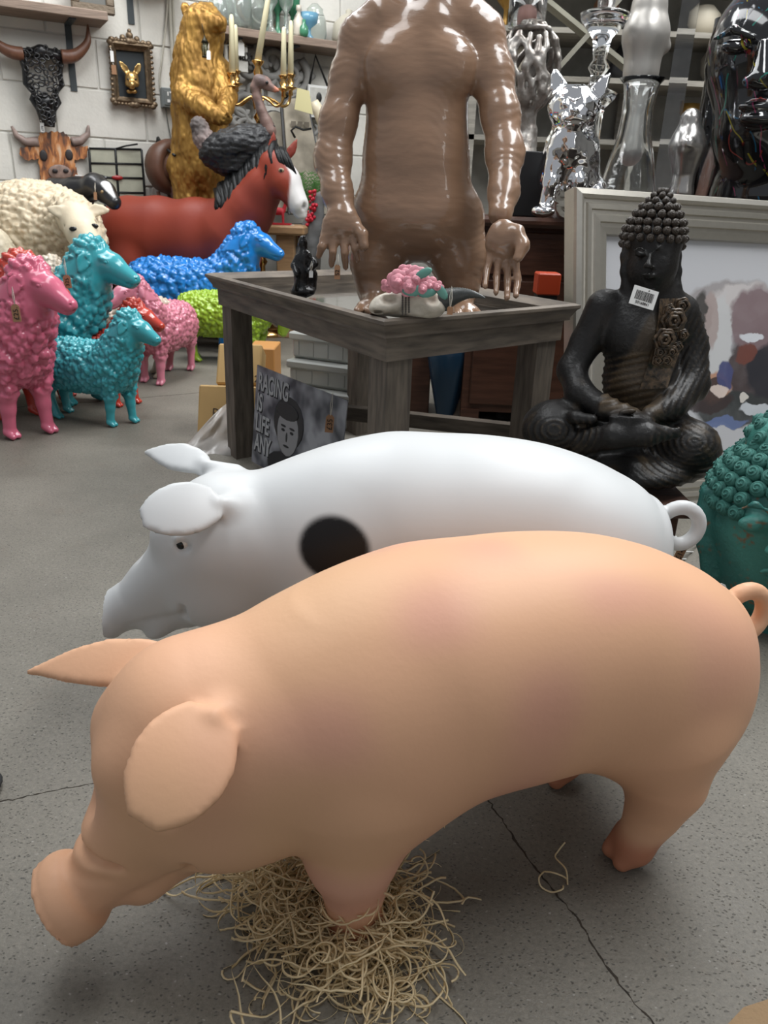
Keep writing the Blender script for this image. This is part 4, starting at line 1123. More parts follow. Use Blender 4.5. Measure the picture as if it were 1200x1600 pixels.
# ================================================================== big silver frame leaning behind the seated figure
def picture():
    A_ = P(893, 294, 2.20); TRd = P(1290, 322, 2.46); 
    ux = (TRd - A_).normalized(); down = Vector((-.01, -.20, -.70)); down = (down - ux * down.dot(ux)).normalized()
    H = (A_.z - .012) / -down.z; W = 1.15; nrm = ux.cross(down).normalized()      # towards the viewer
    if nrm.y > 0: nrm = -nrm
    M_ = Matrix(((ux.x, -down.x, nrm.x, A_.x), (ux.y, -down.y, nrm.y, A_.y), (ux.z, -down.z, nrm.z, A_.z), (0, 0, 0, 1)))
    t = thing('framed_painting', 'large abstract painting in a ribbed silver frame leaning behind the black seated statue', 'painting', (0, 0, 0))
    t.matrix_world = M_
    silver = mat('silver_leaf', (.52, .49, .43), .33, metal=.75, bump=.05, bscale=200, var=.06, vscale=60)
    dark = mat('frame_back', (.06, .05, .045), .8)
    prof = [(0, -.035), (0, .012), (.004, .020), (.018, .024), (.026, .020), (.028, .012), (.036, .012), (.040, .018), (.052, .016), (.054, .009), (.062, .009), (.066, .013), (.082, .010), (.084, .003), (.094, .001), (.110, -.004), (.112, -.012), (.112, -.035)]
    cs = [(0, 0, 1, 1), (W, 0, -1, 1), (W, H, -1, -1), (0, H, 1, -1)]
    for i in range(4):
        j = (i + 1) % 4; n = len(prof)
        a = [Vector((cs[i][0] + cs[i][2] * p, -(cs[i][1] + cs[i][3] * p), z)) for p, z in prof]
        b = [Vector((cs[j][0] + cs[j][2] * p, -(cs[j][1] + cs[j][3] * p), z)) for p, z in prof]
        fs = [(k + 1, k, n + k, n + k + 1) for k in range(n - 1)] + [tuple(range(n)), tuple(reversed(range(n, 2 * n)))]
        o = MB().add(a + b, fs).build('moulding', silver, t)
    MB().box((.10, -(H - .10), -.034), (W - .10, -.10, -.028)).build('backing_board', dark, t)
    # painting: loose blots of washed colour on grey-white paper
    pm = bpy.data.materials.new('watercolour'); pm.use_nodes = True; nt = pm.node_tree; N = nt.nodes; L = nt.links; b = N['Principled BSDF']
    b.inputs['Roughness'].default_value = .5; b.inputs['Coat Weight'].default_value = .6; b.inputs['Coat Roughness'].default_value = .08
    tc = N.new('ShaderNodeTexCoord'); nz = N.new('ShaderNodeTexNoise'); nz.inputs['Scale'].default_value = 13; nz.inputs['Detail'].default_value = 6
    L.new(tc.outputs['Object'], nz.inputs[0])
    sub = N.new('ShaderNodeVectorMath'); sub.operation = 'SUBTRACT'; sub.inputs[1].default_value = (.5, .5, .5); L.new(nz.outputs[1], sub.inputs[0])
    scl = N.new('ShaderNodeVectorMath'); scl.operation = 'SCALE'; scl.inputs['Scale'].default_value = .07; L.new(sub.outputs[0], scl.inputs[0])
    add = N.new('ShaderNodeVectorMath'); add.operation = 'ADD'; L.new(tc.outputs['Object'], add.inputs[0]); L.new(scl.outputs[0], add.inputs[1])
    wash = N.new('ShaderNodeTexNoise'); wash.inputs['Scale'].default_value = 14; wash.inputs['Detail'].default_value = 5; L.new(tc.outputs['Object'], wash.inputs[0])
    cur = None
    Mi = M_.inverted()
    def loc(x, y):
        r = Mi.to_3x3() @ ray(x, y); o = Mi @ Vector((0, 0, CAMH)); tt = (-.02 - o.z) / r.z; return o + r * tt
    blots = [((1150, 480), 75, 40, (.36, .33, .33)), ((1165, 470), 50, 26, (.62, .58, .57)), ((1188, 580), 50, 70, (.055, .035, .035)), ((1185, 500), 45, 50, (.23, .16, .17)),
             ((1098, 530), 14, 70, (.05, .045, .04)), ((1126, 530), 18, 70, (.60, .60, .60)), ((1112, 500), 10, 40, (.42, .34, .32)), ((1160, 640), 70, 26, (.04, .045, .045)), ((1100, 605), 44, 26, (.52, .27, .17)),
             ((1120, 604), 16, 14, (.05, .03, .03)), ((1100, 630), 46, 15, (.045, .03, .03)), ((1135, 590), 12, 24, (.07, .08, .20)), ((1130, 660), 40, 8, (.14, .19, .36)), ((1200, 580), 34, 40, (.022, .022, .03)), ((1125, 612), 12, 9, (.75, .62, .55)),
             ((1165, 555), 16, 20, (.17, .055, .04)), ((1175, 525), 16, 8, (.72, .74, .78)), ((1185, 640), 24, 8, (.60, .63, .66)), ((1165, 625), 6, 9, (.70, .66, .6))]
    for (cx, cy), rx, ry, col in blots:
        c = loc(cx, cy); ex = (loc(cx + rx, cy) - c).length; ey = (loc(cx, cy + ry) - c).length
        s1 = N.new('ShaderNodeVectorMath'); s1.operation = 'SUBTRACT'; s1.inputs[1].default_value = c; L.new(add.outputs[0], s1.inputs[0])
        s2 = N.new('ShaderNodeVectorMath'); s2.operation = 'MULTIPLY'; s2.inputs[1].default_value = (1 / ex, 1 / ey, 0); L.new(s1.outputs[0], s2.inputs[0])
        ln = N.new('ShaderNodeVectorMath'); ln.operation = 'LENGTH'; L.new(s2.outputs[0], ln.inputs[0])
        mr = N.new('ShaderNodeMapRange'); mr.inputs[1].default_value = 1.08; mr.inputs[2].default_value = .92; L.new(ln.outputs['Value'], mr.inputs[0])
        wm = N.new('ShaderNodeMapRange'); wm.inputs[1].default_value = .3; wm.inputs[2].default_value = .7; wm.inputs[3].default_value = .88; wm.inputs[4].default_value = 1.0; L.new(wash.outputs[0], wm.inputs[0])
        mu = N.new('ShaderNodeMath'); mu.operation = 'MULTIPLY'; L.new(mr.outputs[0], mu.inputs[0]); L.new(wm.outputs[0], mu.inputs[1])
        mx = N.new('ShaderNodeMix'); mx.data_type = 'RGBA'; L.new(mu.outputs[0], mx.inputs[0]); mx.inputs[7].default_value = (*col, 1)
        if cur is None: mx.inputs[6].default_value = (.56, .56, .58, 1)
        else: L.new(cur, mx.inputs[6])
        cur = mx.outputs[2]
    L.new(cur, b.inputs['Base Color'])
    MB().box((.105, -(H - .105), -.027), (W - .105, -.105, -.020)).build('painting', pm, t)
picture()

# ================================================================== black seated statue on a wooden stool
def seated():
    D = 1.74; org = P(1000, 745, D)
    f = Fig(.0046, org); J = f.J
    # head leaning a little to our left
    f.pe(1018, 405, D, 39, 50, .075, .012); f.pe(1016, 425, D - .02, 33, 30, .055, .02)
    f.pe(1014, 448, D - .035, 15, 8, .03, .015)
    f.pj([(1016, 398, D - .075, 3.2), (1013, 412, D - .088, 4.6)], .006); f.pe(1013, 416, D - .087, 7.5, 4, .012, .005)
    f.pe(1008, 417, D - .08, 3.4, 3, None, .004); f.pe(1019, 418, D - .08, 3.4, 3, None, .004)
    for sx in (-1, 1):
        f.pj([(1015 + sx * 5, 394, D - .076, 1.6), (1015 + sx * 14, 387, D - .072, 2), (1015 + sx * 25, 391, D - .058, 1.5)], .005)
        f.pe(1015 + sx * 15, 397, D - .060, 9, 5, .009, .006)
        f.pj([(1015 + sx * 7, 400, D - .075, .8), (1015 + sx * 15, 402.5, D - .076, 1), (1015 + sx * 23, 399, D - .067, .8)], .002, 'sub')
        # long ears
        f.pj([(1017 + sx * 39, 382, D + .005, 5), (1017 + sx * 42, 400, D, 5.5), (1017 + sx * 42, 425, D - .005, 6), (1017 + sx * 39, 444, D - .01, 6.5)], .008)
    f.pj([(1003, 430, D - .078, 2.2), (1013, 428.5, D - .086, 2.8), (1024, 431, D - .078, 2.2)], .004); f.pe(1013, 434, D - .078, 8, 2.6, .010, .003)
    f.pj([(1002, 431.5, D - .088, .7), (1013, 431, D - .094, .9), (1024, 432, D - .088, .7)], .002, 'sub')
    # hair mass and topknot
    f.pe(1020, 375, D + .012, 45, 36, .080, .01); f.pe(1026, 350, D + .01, 32, 26, .055, .01); f.pe(1033, 328, D + .01, 20, 22, .035, .012)
    f.pj([(1018, 445, D + .01, 26), (1016, 470, D + .01, 29)], .02)
    # shoulders, trunk
    f.pj([(975, 490, D + .01, 32), (1015, 484, D + .005, 38), (1050, 492, D + .01, 32)], .04)
    f.pe(1000, 525, D, 62, 52, .085, .03); f.pe(1000, 590, D, 56, 58, .085, .03); f.pe(1005, 640, D + .02, 64, 42, .11, .03)
    # arms
    f.pj([(945, 482, D + .01, 30), (916, 535, D + .01, 24), (893, 578, D - .01, 22), (905, 612, D - .06, 21), (945, 640, D - .12, 17), (985, 650, D - .15, 13)], .012)
    f.pj([(1062, 490, D + .01, 30), (1078, 540, D + .01, 26), (1076, 600, D - .02, 30), (1052, 632, D - .08, 22), (1015, 650, D - .14, 13)], .012)
    # hands laid in the lap
    f.pe(985, 654, D - .165, 34, 10, .035, .008); f.pe(990, 663, D - .17, 38, 8, .035, .006)
    for i in range(4): f.pj([(955 + i * 3, 652 + i * 4.5, D - .185, 3.6), (985, 654 + i * 4.2, D - .205, 3.6), (1010 - i * 2, 655 + i * 3.5, D - .195, 3.2)], .002)
    f.pj([(972, 645, D - .18, 4), (990, 642, D - .185, 3.5)], .003)
    # crossed legs
    f.pj([(985, 690, D + .0, 40), (930, 676, D - .03, 42), (868, 668, D - .06, 42)], .02)
    f.pe(866, 668, D - .06, 50, 38, .07, .02)
    f.pj([(1010, 700, D + .0, 42), (1050, 700, D - .04, 44), (1078, 702, D - .07, 40)], .02)
    f.pe(1074, 702, D - .07, 48, 46, .075, .02)
    f.pj([(912, 690, D - .13, 20), (960, 682, D - .19, 19), (1010, 680, D - .20, 17), (1052, 677, D - .18, 9)], .012)
    f.pe(980, 722, D - .03, 105, 26, .15, .02)
    for i in range(4): f.pj([(1050, 672 + i * 3.5, D - .19, 3.2), (1062, 671 + i * 3.5, D - .185, 2.6)], .002)
    f.pj([(885, 648, D - .10, 8), (900, 652, D - .13, 9), (925, 655, D - .145, 8)], .01)
    # robe end spreading in front
    f.pj([(938, 733, D - .10, 14), (985, 735, D - .13, 14), (1040, 738, D - .11, 12)], .02)
    V, Q = f.surface(1); W = V + f.org
    px = np.array([to_px(p) for p in W]); n = vnormals(V, Q)
    x, y = px[:, 0], px[:, 1]; front = (n[:, 1] < .35)
    # robe pleats carried over the surface
    k = depth_at(1000, 600, D) / FPX
    rl = ((x - 866) ** 2 / 1.7 + (y - 672) ** 2) ** .5; rr = ((x - 1085) ** 2 / 1.9 + (y - 690) ** 2) ** .5
    legL = sstep(y, 645, 660) * (1 - sstep(x, 925, 950)) ; legR = sstep(y, 668, 690) * sstep(x, 985, 1010)
    torso = sstep(y, 470, 500) * (1 - sstep(y, 640, 655)) * sstep(x + (y - 480) * .55, 1012, 1026) * (1 - sstep(x, 1050, 1100) * 0)
    arm_l = sstep(-(x - (938 + (y - 520) * .0)), 0, 8); torso = torso * (1 - arm_l)
    lowt = sstep(y, 545, 556) * (1 - sstep(y, 632, 645)) * sstep(x, 935, 942) * (1 - sstep(x, 1000, 1030))
    skirt = sstep(y, 640, 655) * sstep(x, 1000, 1030) * (1 - legR)
    def rid(v, p): return (np.abs(((v / p) % 1) - .5) * 2) ** 2.0
    d = legL * rid(rl, 7.5) * .9 + legR * rid(rr, 7.0) * .9
    d = d + np.maximum(torso * (x > 1035), 0) * rid(x * .9 + y * .45, 9) * .8 + lowt * rid(y - (x - 960) * -.22, 11) * 1.1 + skirt * rid(x * .5 - y * .9, 8) * .8
    d = d + torso * (x <= 1035) * .8
    V = V + n * (d * k * 2.3)[:, None]
    ridge = np.clip(d, 0, 1)
    c = np.tile(np.array((.013, .012, .0115)), (len(V), 1)); q = vnoise(V * 26, 3) * .6 + vnoise(V * 60, 6) * .4
    c = blend(c, (.115, .078, .042), np.clip(ridge ** 3 * .55 + sstep(q, .62, .9) * .35, 0, 1))
    m = mat('aged_black', (.01, .01, .01), .42, attr='Col', bump=.35, bscale=120, spec=.4)
    t = thing('seated_statue', 'black and bronze seated meditating figure with curled hair, on a wooden stool', 'statue', org)
    put('body', V, Q, m, t, cols=c)
    # hair curls as separate snail beads
    cm = mat('curl_bronze', (.010, .009, .008), .34, bump=.4, bscale=220, col2=(.07, .048, .03), vscale=300, coat=.2)
    curl = MB(); curl.ball((0, 0, 0), (1, 1, 1), 10); curl.tube([(math.cos(a) * (.75 - a * .045), math.sin(a) * (.75 - a * .045), .62 + a * .03) for a in np.linspace(0, 12, 22)], .13, 5)
    cme = curl.mesh('hair_curl', cm)
    rows = [(386, 43, 0, .076), (374, 45, .5, .079), (362, 43, 0, .076), (350, 39, .5, .068), (338, 32, 0, .056), (327, 25, .5, .044), (317, 19, 0, .034), (309, 12, .5, .022), (302, 5, 0, .008)]
    for yy, rx, ph, rd in rows:
        cx = 1018 + (388 - yy) * .20; r = f.M(cx, yy, D, rx); cnt = max(3, int(rx * 2 * math.pi / 13.5)); c0 = P(cx, yy - 3, D + .012)
        for i in range(cnt):
            a = 2 * math.pi * (i + ph) / cnt
            v = Vector((math.cos(a) * r, math.sin(a) * rd, 0))
            if v.y < -.35 * rd and yy > 380: continue
            o = bpy.data.objects.new('hair_curl', cme); COL.objects.link(o); o.parent = t
            o.location = c0 + v - org; s_ = f.M(cx, yy, D, 6.8 if yy > 325 else 5.5); o.scale = (s_, s_, s_)
            nn = Vector((v.x / r, v.y / rd, .35 if yy > 345 else .8)).normalized(); o.rotation_euler = nn.to_track_quat('Z', 'Y').to_euler()
    # sash of roses
    bm = mat('sash_bronze', (.014, .012, .010), .36, bump=.3, bscale=150, col2=(.13, .085, .05), vscale=120)
    def surf(x, y):
        r = ray(x, y); best = None
        o = np.array((0, 0, CAMH)); rr_ = np.array(r); pts = W; i = np.argmin((px[:, 0] - x) ** 2 + (px[:, 1] - y) ** 2 + (W[:, 1] > D) * 1e4)
        return Vector(W[i])
    mb = MB(); cl = [(1048, 465, 24), (1046, 500, 27), (1042, 540, 27), (1030, 575, 25), (1020, 606, 26)]
    vs = []
    for i, (x_, y_, w_) in enumerate(cl):
        for dx in (-1, 1):
            p = surf(x_ + dx * w_ * .8, y_) + Vector((0, -.010, 0)) ; vs.append(p - org)
    n_ = len(vs); back = [v + Vector((0, .012, 0)) for v in vs]
    fs = []
    for i in range(len(cl) - 1):
        a = 2 * i; fs += [(a, a + 1, a + 3, a + 2), (n_ + a, n_ + a + 2, n_ + a + 3, n_ + a + 1), (a, a + 2, n_ + a + 2, n_ + a), (a + 1, n_ + a + 1, n_ + a + 3, a + 3)]
    fs += [(0, n_, n_ + 1, 1), (n_ - 2, n_ - 1, 2 * n_ - 1, 2 * n_ - 2)]
    sash = MB().add(vs, fs).build('sash', bm, t)
    def flower(x_, y_, rp, petals):
        c = surf(x_, y_) + Vector((0, -.018, 0)) - org; r = f.M(x_, y_, D, rp); mb = MB()
        for q_, up_, off_ in ((1.0, 0, 0), (.72, .22, .12), (.42, .42, -.1)):
            ring = [c + Vector((math.cos(a) * r * q_ * (1 + .10 * math.cos(petals * a)) + off_ * r, -r * up_, math.sin(a) * r * q_ * (1 + .10 * math.cos(petals * a)))) for a in np.linspace(0, 6.283, 25)[:-1]]
            mb.tube(ring, r * .17, 6, closed=True)
        mb.ball(c, (r * .9, r * .2, r * .9), 10)
        mb.ball(c + Vector((0, -r * .45, 0)), r * .16, 8); mb.build('rose', bm, sash)
    for a in ((1060, 478, 11, 5), (1041, 483, 8, 5), (1049, 500, 16, 6), (1034, 529, 14, 6), (1028, 548, 8, 5), (1045, 548, 8, 5), (1038, 560, 8, 5), (1024, 560, 8, 5), (1062, 522, 8, 5), (1055, 540, 7, 5)): flower(*a)
    # white card with a barcode
    c = P(1006, 465, D - .115); kk = depth_at(1006, 465, D) / FPX; w, h = 38 * kk, 27 * kk
    tg = thing('barcode_tag', 'white barcode tag hanging at the neck of the black seated statue', 'tag', c, rot=(R(-12), R(14), 0))
    MB().box((-w/2, -.0006, -h/2), (w/2, .0006, h/2)).build('card', white_tag_m, tg)
    mb = MB(); xx = -w * .36
    while xx < w * .36:
        bw_ = random.choice((.4, .7, 1.1)) * kk; mb.box((xx, -.0011, -h * .18), (xx + bw_, -.0007, h * .30)); xx += bw_ + random.choice((.5, .8)) * kk
    mb.build('barcode', inkm, tg)
    o = text('number', '50160841', h * .2, inkm, tg, (0, -.0011, -h * .38), (R(90), 0, 0), align='CENTER')
    MB().tube([(w * .1, -.001, h * .38), (w * .25, .004, h * .55), (w * .5, .03, h * .75)], .0012, 6).build('string', inkm, tg)
    # stool
    wm = mat('brown_wood', (.15, .075, .052), .5, bump=.3, bscale=30, stretch=(1, 8, 8), var=.35, vscale=9)
    zt = org.z - .002
    st = thing('wooden_stool', 'low brown wooden stool under the black seated statue', 'stool', (org.x - .02, D - .02, 0))
    L0 = P(930, 757, D - .14) - st.location; R0 = P(1091, 762, D - .17) - st.location
    x0, x1 = L0.x - .08, R0.x
    MB().box((x0, -.16, zt - .032), (x1, .14, zt), .004).build('stool_top', wm, st)
    for lx in (x0 + .02, x1 - .055):
        for ly in (-.13, .09): MB().box((lx, ly, 0), (lx + .035, ly + .035, zt - .03), .003).build('leg', wm, st)
    MB().box((x0 + .03, -.115, zt * .3), (x1 - .03, -.095, zt - .03)).build('apron', wm, st)
    tg2 = price_tag('brown hang tag with handwriting below the white pig tail', 1064, 862, D - .26, 14, 30, tilt=20, s='\u00a3149', up=20)
seated()

# ================================================================== turquoise head at the right edge
def teal_head():
    D = 1.46; org = P(1215, 900, D); org.z = 0
    f = Fig(.0048, org); J = f.J
    cx = 1216
    f.pe(cx, 800, D, 106, 118, .135, .03); f.pe(cx, 880, D - .01, 92, 90, .115, .04); f.pe(cx, 940, D - .03, 40, 22, .05, .03)
    f.pj([(cx, 960, D + .02, 72), (cx, 1010, D + .02, 86)], .03)
    # face: nose, brow arcs, lids, lips
    f.pj([(cx, 800, D - .130, 7), (cx - 1, 850, D - .150, 12)], .012); f.pe(cx, 862, D - .148, 21, 10, .020, .01)
    for sx in (-1, 1):
        f.pj([(cx + sx * 14, 800, D - .124, 3), (cx + sx * 36, 788, D - .118, 3), (cx + sx * 66, 798, D - .096, 2.4)], .018)
        f.pe(cx + sx * 38, 818, D - .104, 25, 13, .016, .012)
        f.pj([(cx + sx * 16, 820, D - .126, 1.6), (cx + sx * 36, 828, D - .130, 2), (cx + sx * 62, 820, D - .108, 1.6)], .003, 'sub')
        # ear: long lobe
        f.pj([(cx + sx * 108, 770, D + .02, 14), (cx + sx * 114, 800, D + .02, 14), (cx + sx * 112, 850, D + .01, 13), (cx + sx * 106, 900, D, 14)], .012)
        f.pe(cx + sx * 112, 785, D - .006, 6, 18, .012, .006, op='sub')
    f.pj([(cx - 26, 893, D - .128, 4), (cx, 889, D - .142, 6), (cx + 26, 893, D - .128, 4)], .008); f.pe(cx, 903, D - .132, 20, 6.5, .016, .006)
    f.pj([(cx - 28, 896, D - .134, 1.4), (cx, 896, D - .152, 1.6), (cx + 28, 896, D - .134, 1.4)], .003, 'sub')
    f.pe(cx + 8, 690, D + .02, 52, 46, .07, .03)
    V, Q = f.surface(1); n = vnormals(V, Q)
    q = vnoise(V * 40, 3) * .5 + vnoise(V * 110, 5) * .5; V = V + n * ((q - .5) * .002)[:, None]
    base = (.032, .155, .135)
    def verd(V, s=1):
        c = np.tile(np.array(base), (len(V), 1)); a = vnoise(V * 9, 2); c = blend(c, (.085, .31, .26), sstep(a, .4, .8) * .8)
        b_ = vnoise(V * 170, 6) * (.45 + .55 * vnoise(V * 22, 9)); c = blend(c, (.26, .10, .035), sstep(b_, .52, .66) * .85)
        return c
    m = mat('verdigris', base, .48, attr='Col', bump=.5, bscale=140)
    t = thing('head_statue', 'large verdigris turquoise head with snail curls, cut by the right frame edge', 'statue', org)
    put('head', V, Q, m, t, cols=verd(V))
    cm = mat('verdigris_curl', base, .5, bump=.5, bscale=120, col2=(.085, .29, .24), vscale=25)
    curl = MB(); curl.ball((0, 0, 0), (1, 1, .8), 12); curl.tube([(math.cos(a) * (.80 - a * .05), math.sin(a) * (.80 - a * .05), .42 + a * .038) for a in np.linspace(0, 12.5, 26)], .12, 5)
    cme = curl.mesh('hair_curl', cm)
    C0 = np.array(P(cx, 800, D)); rx, ry, rz_ = f.M(cx, 800, D, 108), .140, f.M(cx, 800, D, 122)
    for ring in range(9):
        el = R(8 + ring * 10.2); rr_ = math.cos(el); cnt = max(4, int(2 * math.pi * rr_ * rx / .0295))
        for i in range(cnt):
            a = 2 * math.pi * (i + (ring % 2) * .5) / cnt
            if ring < 2 and abs(((a + math.pi/2 + math.pi) % (2 * math.pi)) - math.pi) < (1.02 if ring == 0 else .8): continue
            v = Vector((math.cos(a) * rr_ * rx, math.sin(a) * rr_ * ry, math.sin(el) * rz_))
            o = bpy.data.objects.new('hair_curl', cme); COL.objects.link(o); o.parent = t
            o.location = Vector(C0) + v - org; o.scale = (.0168,) * 3
            nn = Vector((v.x / rx**2, v.y / ry**2, v.z / rz_**2)).normalized(); o.rotation_euler = nn.to_track_quat('Z', 'Y').to_euler()
    for ring in range(4):
        for i in range(9):
            a = 2 * math.pi * (i + ring * .5) / 9; el = R(12 + ring * 24)
            v = Vector((math.cos(a) * math.cos(el) * .062, math.sin(a) * math.cos(el) * .07, math.sin(el) * .055))
            o = bpy.data.objects.new('hair_curl', cme); COL.objects.link(o); o.parent = t
            o.location = P(cx + 8, 690, D + .02) + v - org; o.scale = (.0155,) * 3; o.rotation_euler = v.normalized().to_track_quat('Z', 'Y').to_euler()
teal_head()
price_tag('small grey tag beside the turquoise head above the peach pig tail', 1126, 918, 1.30, 16, 12, tilt=-30, up=0, m=white_tag_m)

# white wire basket glimpsed between stool and turquoise head
wb = thing('wire_rack', 'white wire rack standing between stool and turquoise head', 'rack', P(1078, 900, 1.78))
wmt = mat('white_wire', (.75, .75, .73), .4)
for i in range(5):
    a = P(1058 - i, 850 + i * 11.5, 1.70) - wb.location; b = P(1094, 851 + i * 12, 1.86) - wb.location
    MB().tube([a, b], .0022, 6).build('wire', wmt, wb)
for x in (1056, 1094):
    a = P(x, 838, 1.70 if x < 1070 else 1.86) - wb.location; g = a.copy(); g.z = -wb.location.z; MB().tube([a, g], .003, 6).build('post', wmt, wb)

# ================================================================== dark sideboard and the glass and silver things on it
glass_m = mat('clear_glass', (.95, .97, .97), .02, trans=1.0, ior=1.45)
crystal_m = mat('crystal', (.97, .98, 1.0), .0, trans=1.0, ior=1.55)
chrome_m = mat('chrome', (.82, .82, .83), .06, metal=1.0)
silver_m = mat('brushed_silver', (.42, .40, .38), .25, metal=.9, bump=.1, bscale=20)
black_m = mat('matt_black', (.012, .012, .013), .45)
SD = 3.0
ST = P(800, 338, SD).z                                # sideboard top height
sb_m = mat('dark_mahogany', (.085, .036, .022), .35, bump=.2, bscale=22, stretch=(1, 9, 9), var=.45, vscale=7)
sx0, sx1 = P(735, 345, SD - .1).x, 2.9
sb = thing('sideboard', 'long dark brown wooden sideboard behind the tray table', 'cabinet', ((sx0 + sx1) / 2, SD + .25, 0))
hw = (sx1 - sx0) / 2
MB().box((-hw - .01, -.36, ST - .035), (hw, .35, ST), .012).build('top_board', sb_m, sb)
MB().box((-hw + .02, -.30, .06), (hw - .02, .33, ST - .035)).build('carcass', sb_m, sb)
for i in range(4):
    w = (2 * hw - .08) / 4; x = -hw + .04 + i * w
    d = MB().box((x + .01, -.312, ST - .20), (x + w - .01, -.30, ST - .05), .004).build('drawer', sb_m, sb)
    MB().lathe([(.004, 0), (.006, .008), (.012, .014), (.010, .020), (0, .022)], 12, M=Matrix.Translation((x + w / 2, -.312, ST - .125)) @ Matrix.Rotation(R(90), 4, 'X')).build('knob', sb_m, d)
    MB().box((x + .01, -.312, .09), (x + w - .01, -.30, ST - .22), .004).build('door', sb_m, sb)
for x in (-hw + .02, hw - .09): MB().box((x, -.31, 0), (x + .07, .30, .07)).build('foot', sb_m, sb)
def base_on(x, D, z=None):
    """a point on the sideboard top under column x"""
    q = PZ(x, 340, ST + .001) if D is None else P(x, 330, D); q.z = (ST + .001) if z is None else z; return q
def lathed(name, label, cat, x, D, prof_px, m, n=28, group=None, z=None, part=None, sy=1.0):
    """profile rows (radius px, height px); height counted from where the thing stands"""
    b = base_on(x, D, z); k = depth_at(x, 200, D) / FPX
    o = MB().lathe([(r * k, h * k) for r, h in prof_px], n, sy=sy).build(name, m); o.location = b
    return tag(o, label, cat, group)

# root sculpture with a glass candle cup on a black plinth
def roots():
    D = SD + .12; b = base_on(812, D); k = depth_at(812, 240, D) / FPX
    pl = MB().box((-36*k, -.11, 0), (34*k, .11, 92*k), .003).build('black_plinth', black_m); pl.location = b
    tag(pl, 'matt black square plinth under the root sculpture', 'plinth')
    org = b + Vector((6*k, 0, 92*k + .001)); f = Fig(.0055, org)
    r_ = random.Random(5)
    f.pj([(816, 238, D, 26), (820, 226, D, 18), (826, 205, D, 14)], .01)
    cx, cy, rx, ry = 826, 105, 46, 62
    def sp(a, e): 
        q = f.J(cx, cy, D); return q + np.array((math.cos(a) * math.cos(e) * f.M(cx, cy, D, rx), math.sin(a) * math.cos(e) * f.M(cx, cy, D, rx) * .9, math.sin(e) * f.M(cx, cy, D, ry)))
    for i in range(26):
        a = 2 * math.pi * i / 26 + r_.uniform(-.2, .2); e = -1.25; pts = [f.J(822 + r_.uniform(-8, 8), 215, D)]; rs = [f.M(800, 200, D, 8)]
        for s_ in range(7):
            pts.append(sp(a, e)); rs.append(f.M(800, 100, D, r_.uniform(3.2, 6.0))); e += r_.uniform(.22, .42); a += r_.uniform(-.42, .42)
            if e > 1.2: break
        f.chain(pts, rs, .006)
    for e in (.95, 1.15):
        f.chain([sp(a, e) for a in np.linspace(0, 6.28, 14)], [f.M(800, 100, D, 4)] * 14, .006)
    V, Q = f.surface(1)
    t = thing('root_sculpture', 'tangled silver-brown root sculpture candle holder on a black plinth', 'sculpture', org)
    put('roots', V, Q, mat('root_metal', (.18, .15, .13), .38, metal=.6, bump=.7, bscale=50, col2=(.42, .40, .37), vscale=30), t)
    zt = P(820, 44, D).z
    g = MB().lathe([(27*k, 0), (28*k, 38*k), (26.5*k, 38*k), (25.5*k, 2*k), (0, 2*k)], 24).build('glass_cup', glass_m, t); g.location = Vector((P(822, 44, D).x, D, zt)) - org
    c = MB().lathe([(14*k, 0), (14*k, 27*k), (12*k, 28*k), (0, 27*k)], 20).build('pink_candle', mat('pink_wax', (.62, .36, .32), .6), t); c.location = g.location + Vector((0, 0, 3*k))
roots()

# chrome bulldog
def dog():
    D = SD - .10; org = base_on(872, D); f = Fig(.0052, org)
    f.pe(897, 168, D - .03, 41, 33, .080, .02); f.pe(898, 182, D - .09, 22, 17, .04, .015); f.pe(886, 186, D - .10, 11, 9, .03, .008); f.pe(908, 187, D - .10, 11, 9, .03, .008)
    f.pe(897, 172, D - .135, 8, 5, .012, .005); f.pe(896, 199, D - .08, 16, 7, .035, .01)
    for x in (882, 912): f.pe(x, 163, D - .10, 5.5, 5, .012, .006); f.pe(x, 154, D - .085, 10, 4, .02, .008)
    f.pj([(888, 152, D - .13, 2), (897, 158, D - .135, 2.5), (907, 152, D - .13, 2)], .004)
    for a, b_, s_ in (((876, 150, D - .01), (866, 108, D), -1), ((926, 152, D), (955, 114, D), 1)):
        f.leaf(f.J(*a), f.J(*b_), (s_ * .15, -1, .1), [(0, .026), (.35, .027), (.75, .017), (1, .004)], th=.007, cup=2.5, k=.012)
    f.pj([(898, 205, D, 31), (893, 235, D, 40), (888, 275, D + .03, 44), (892, 312, D + .06, 42)], .03)
    f.pe(886, 228, D - .06, 25, 26, .05, .03)
    f.pj([(868, 240, D - .05, 15), (860, 285, D - .07, 12), (853, 322, D - .07, 11)], .015); f.pe(849, 330, D - .10, 18, 9, .045, .01)
    f.pj([(905, 240, D - .05, 15), (903, 285, D - .07, 12), (902, 325, D - .07, 11)], .015); f.pe(900, 332, D - .10, 16, 9, .045, .01)
    f.pe(925, 305, D + .02, 24, 28, .07, .02); f.pe(925, 332, D - .05, 16, 8, .06, .01)
    V, Q = f.surface(1); n = vnormals(V, Q); V = V + n * ((vnoise(V * 32, 3) - .5) * .007 + (vnoise(V * 75, 4) - .5) * .003)[:, None]
    t = thing('bulldog_statue', 'mirror chrome sitting bulldog statue with upright ears', 'dog', org)
    put('body', V, Q, chrome_m, t)
dog()
lathed('glass_candlestick', 'tall clear glass candlestick with wide drip plates, behind the chrome bulldog', 'candlestick', 908, SD + .20,
       [(34, 0), (36, 6), (20, 14), (15, 30), (15, 150), (17, 160), (30, 172), (33, 180), (18, 186), (13, 192), (10, 205), (17, 214), (10, 224), (12, 240), (14, 252), (34, 275), (37, 284), (30, 287), (12, 290), (16, 330), (0, 330)], glass_m)
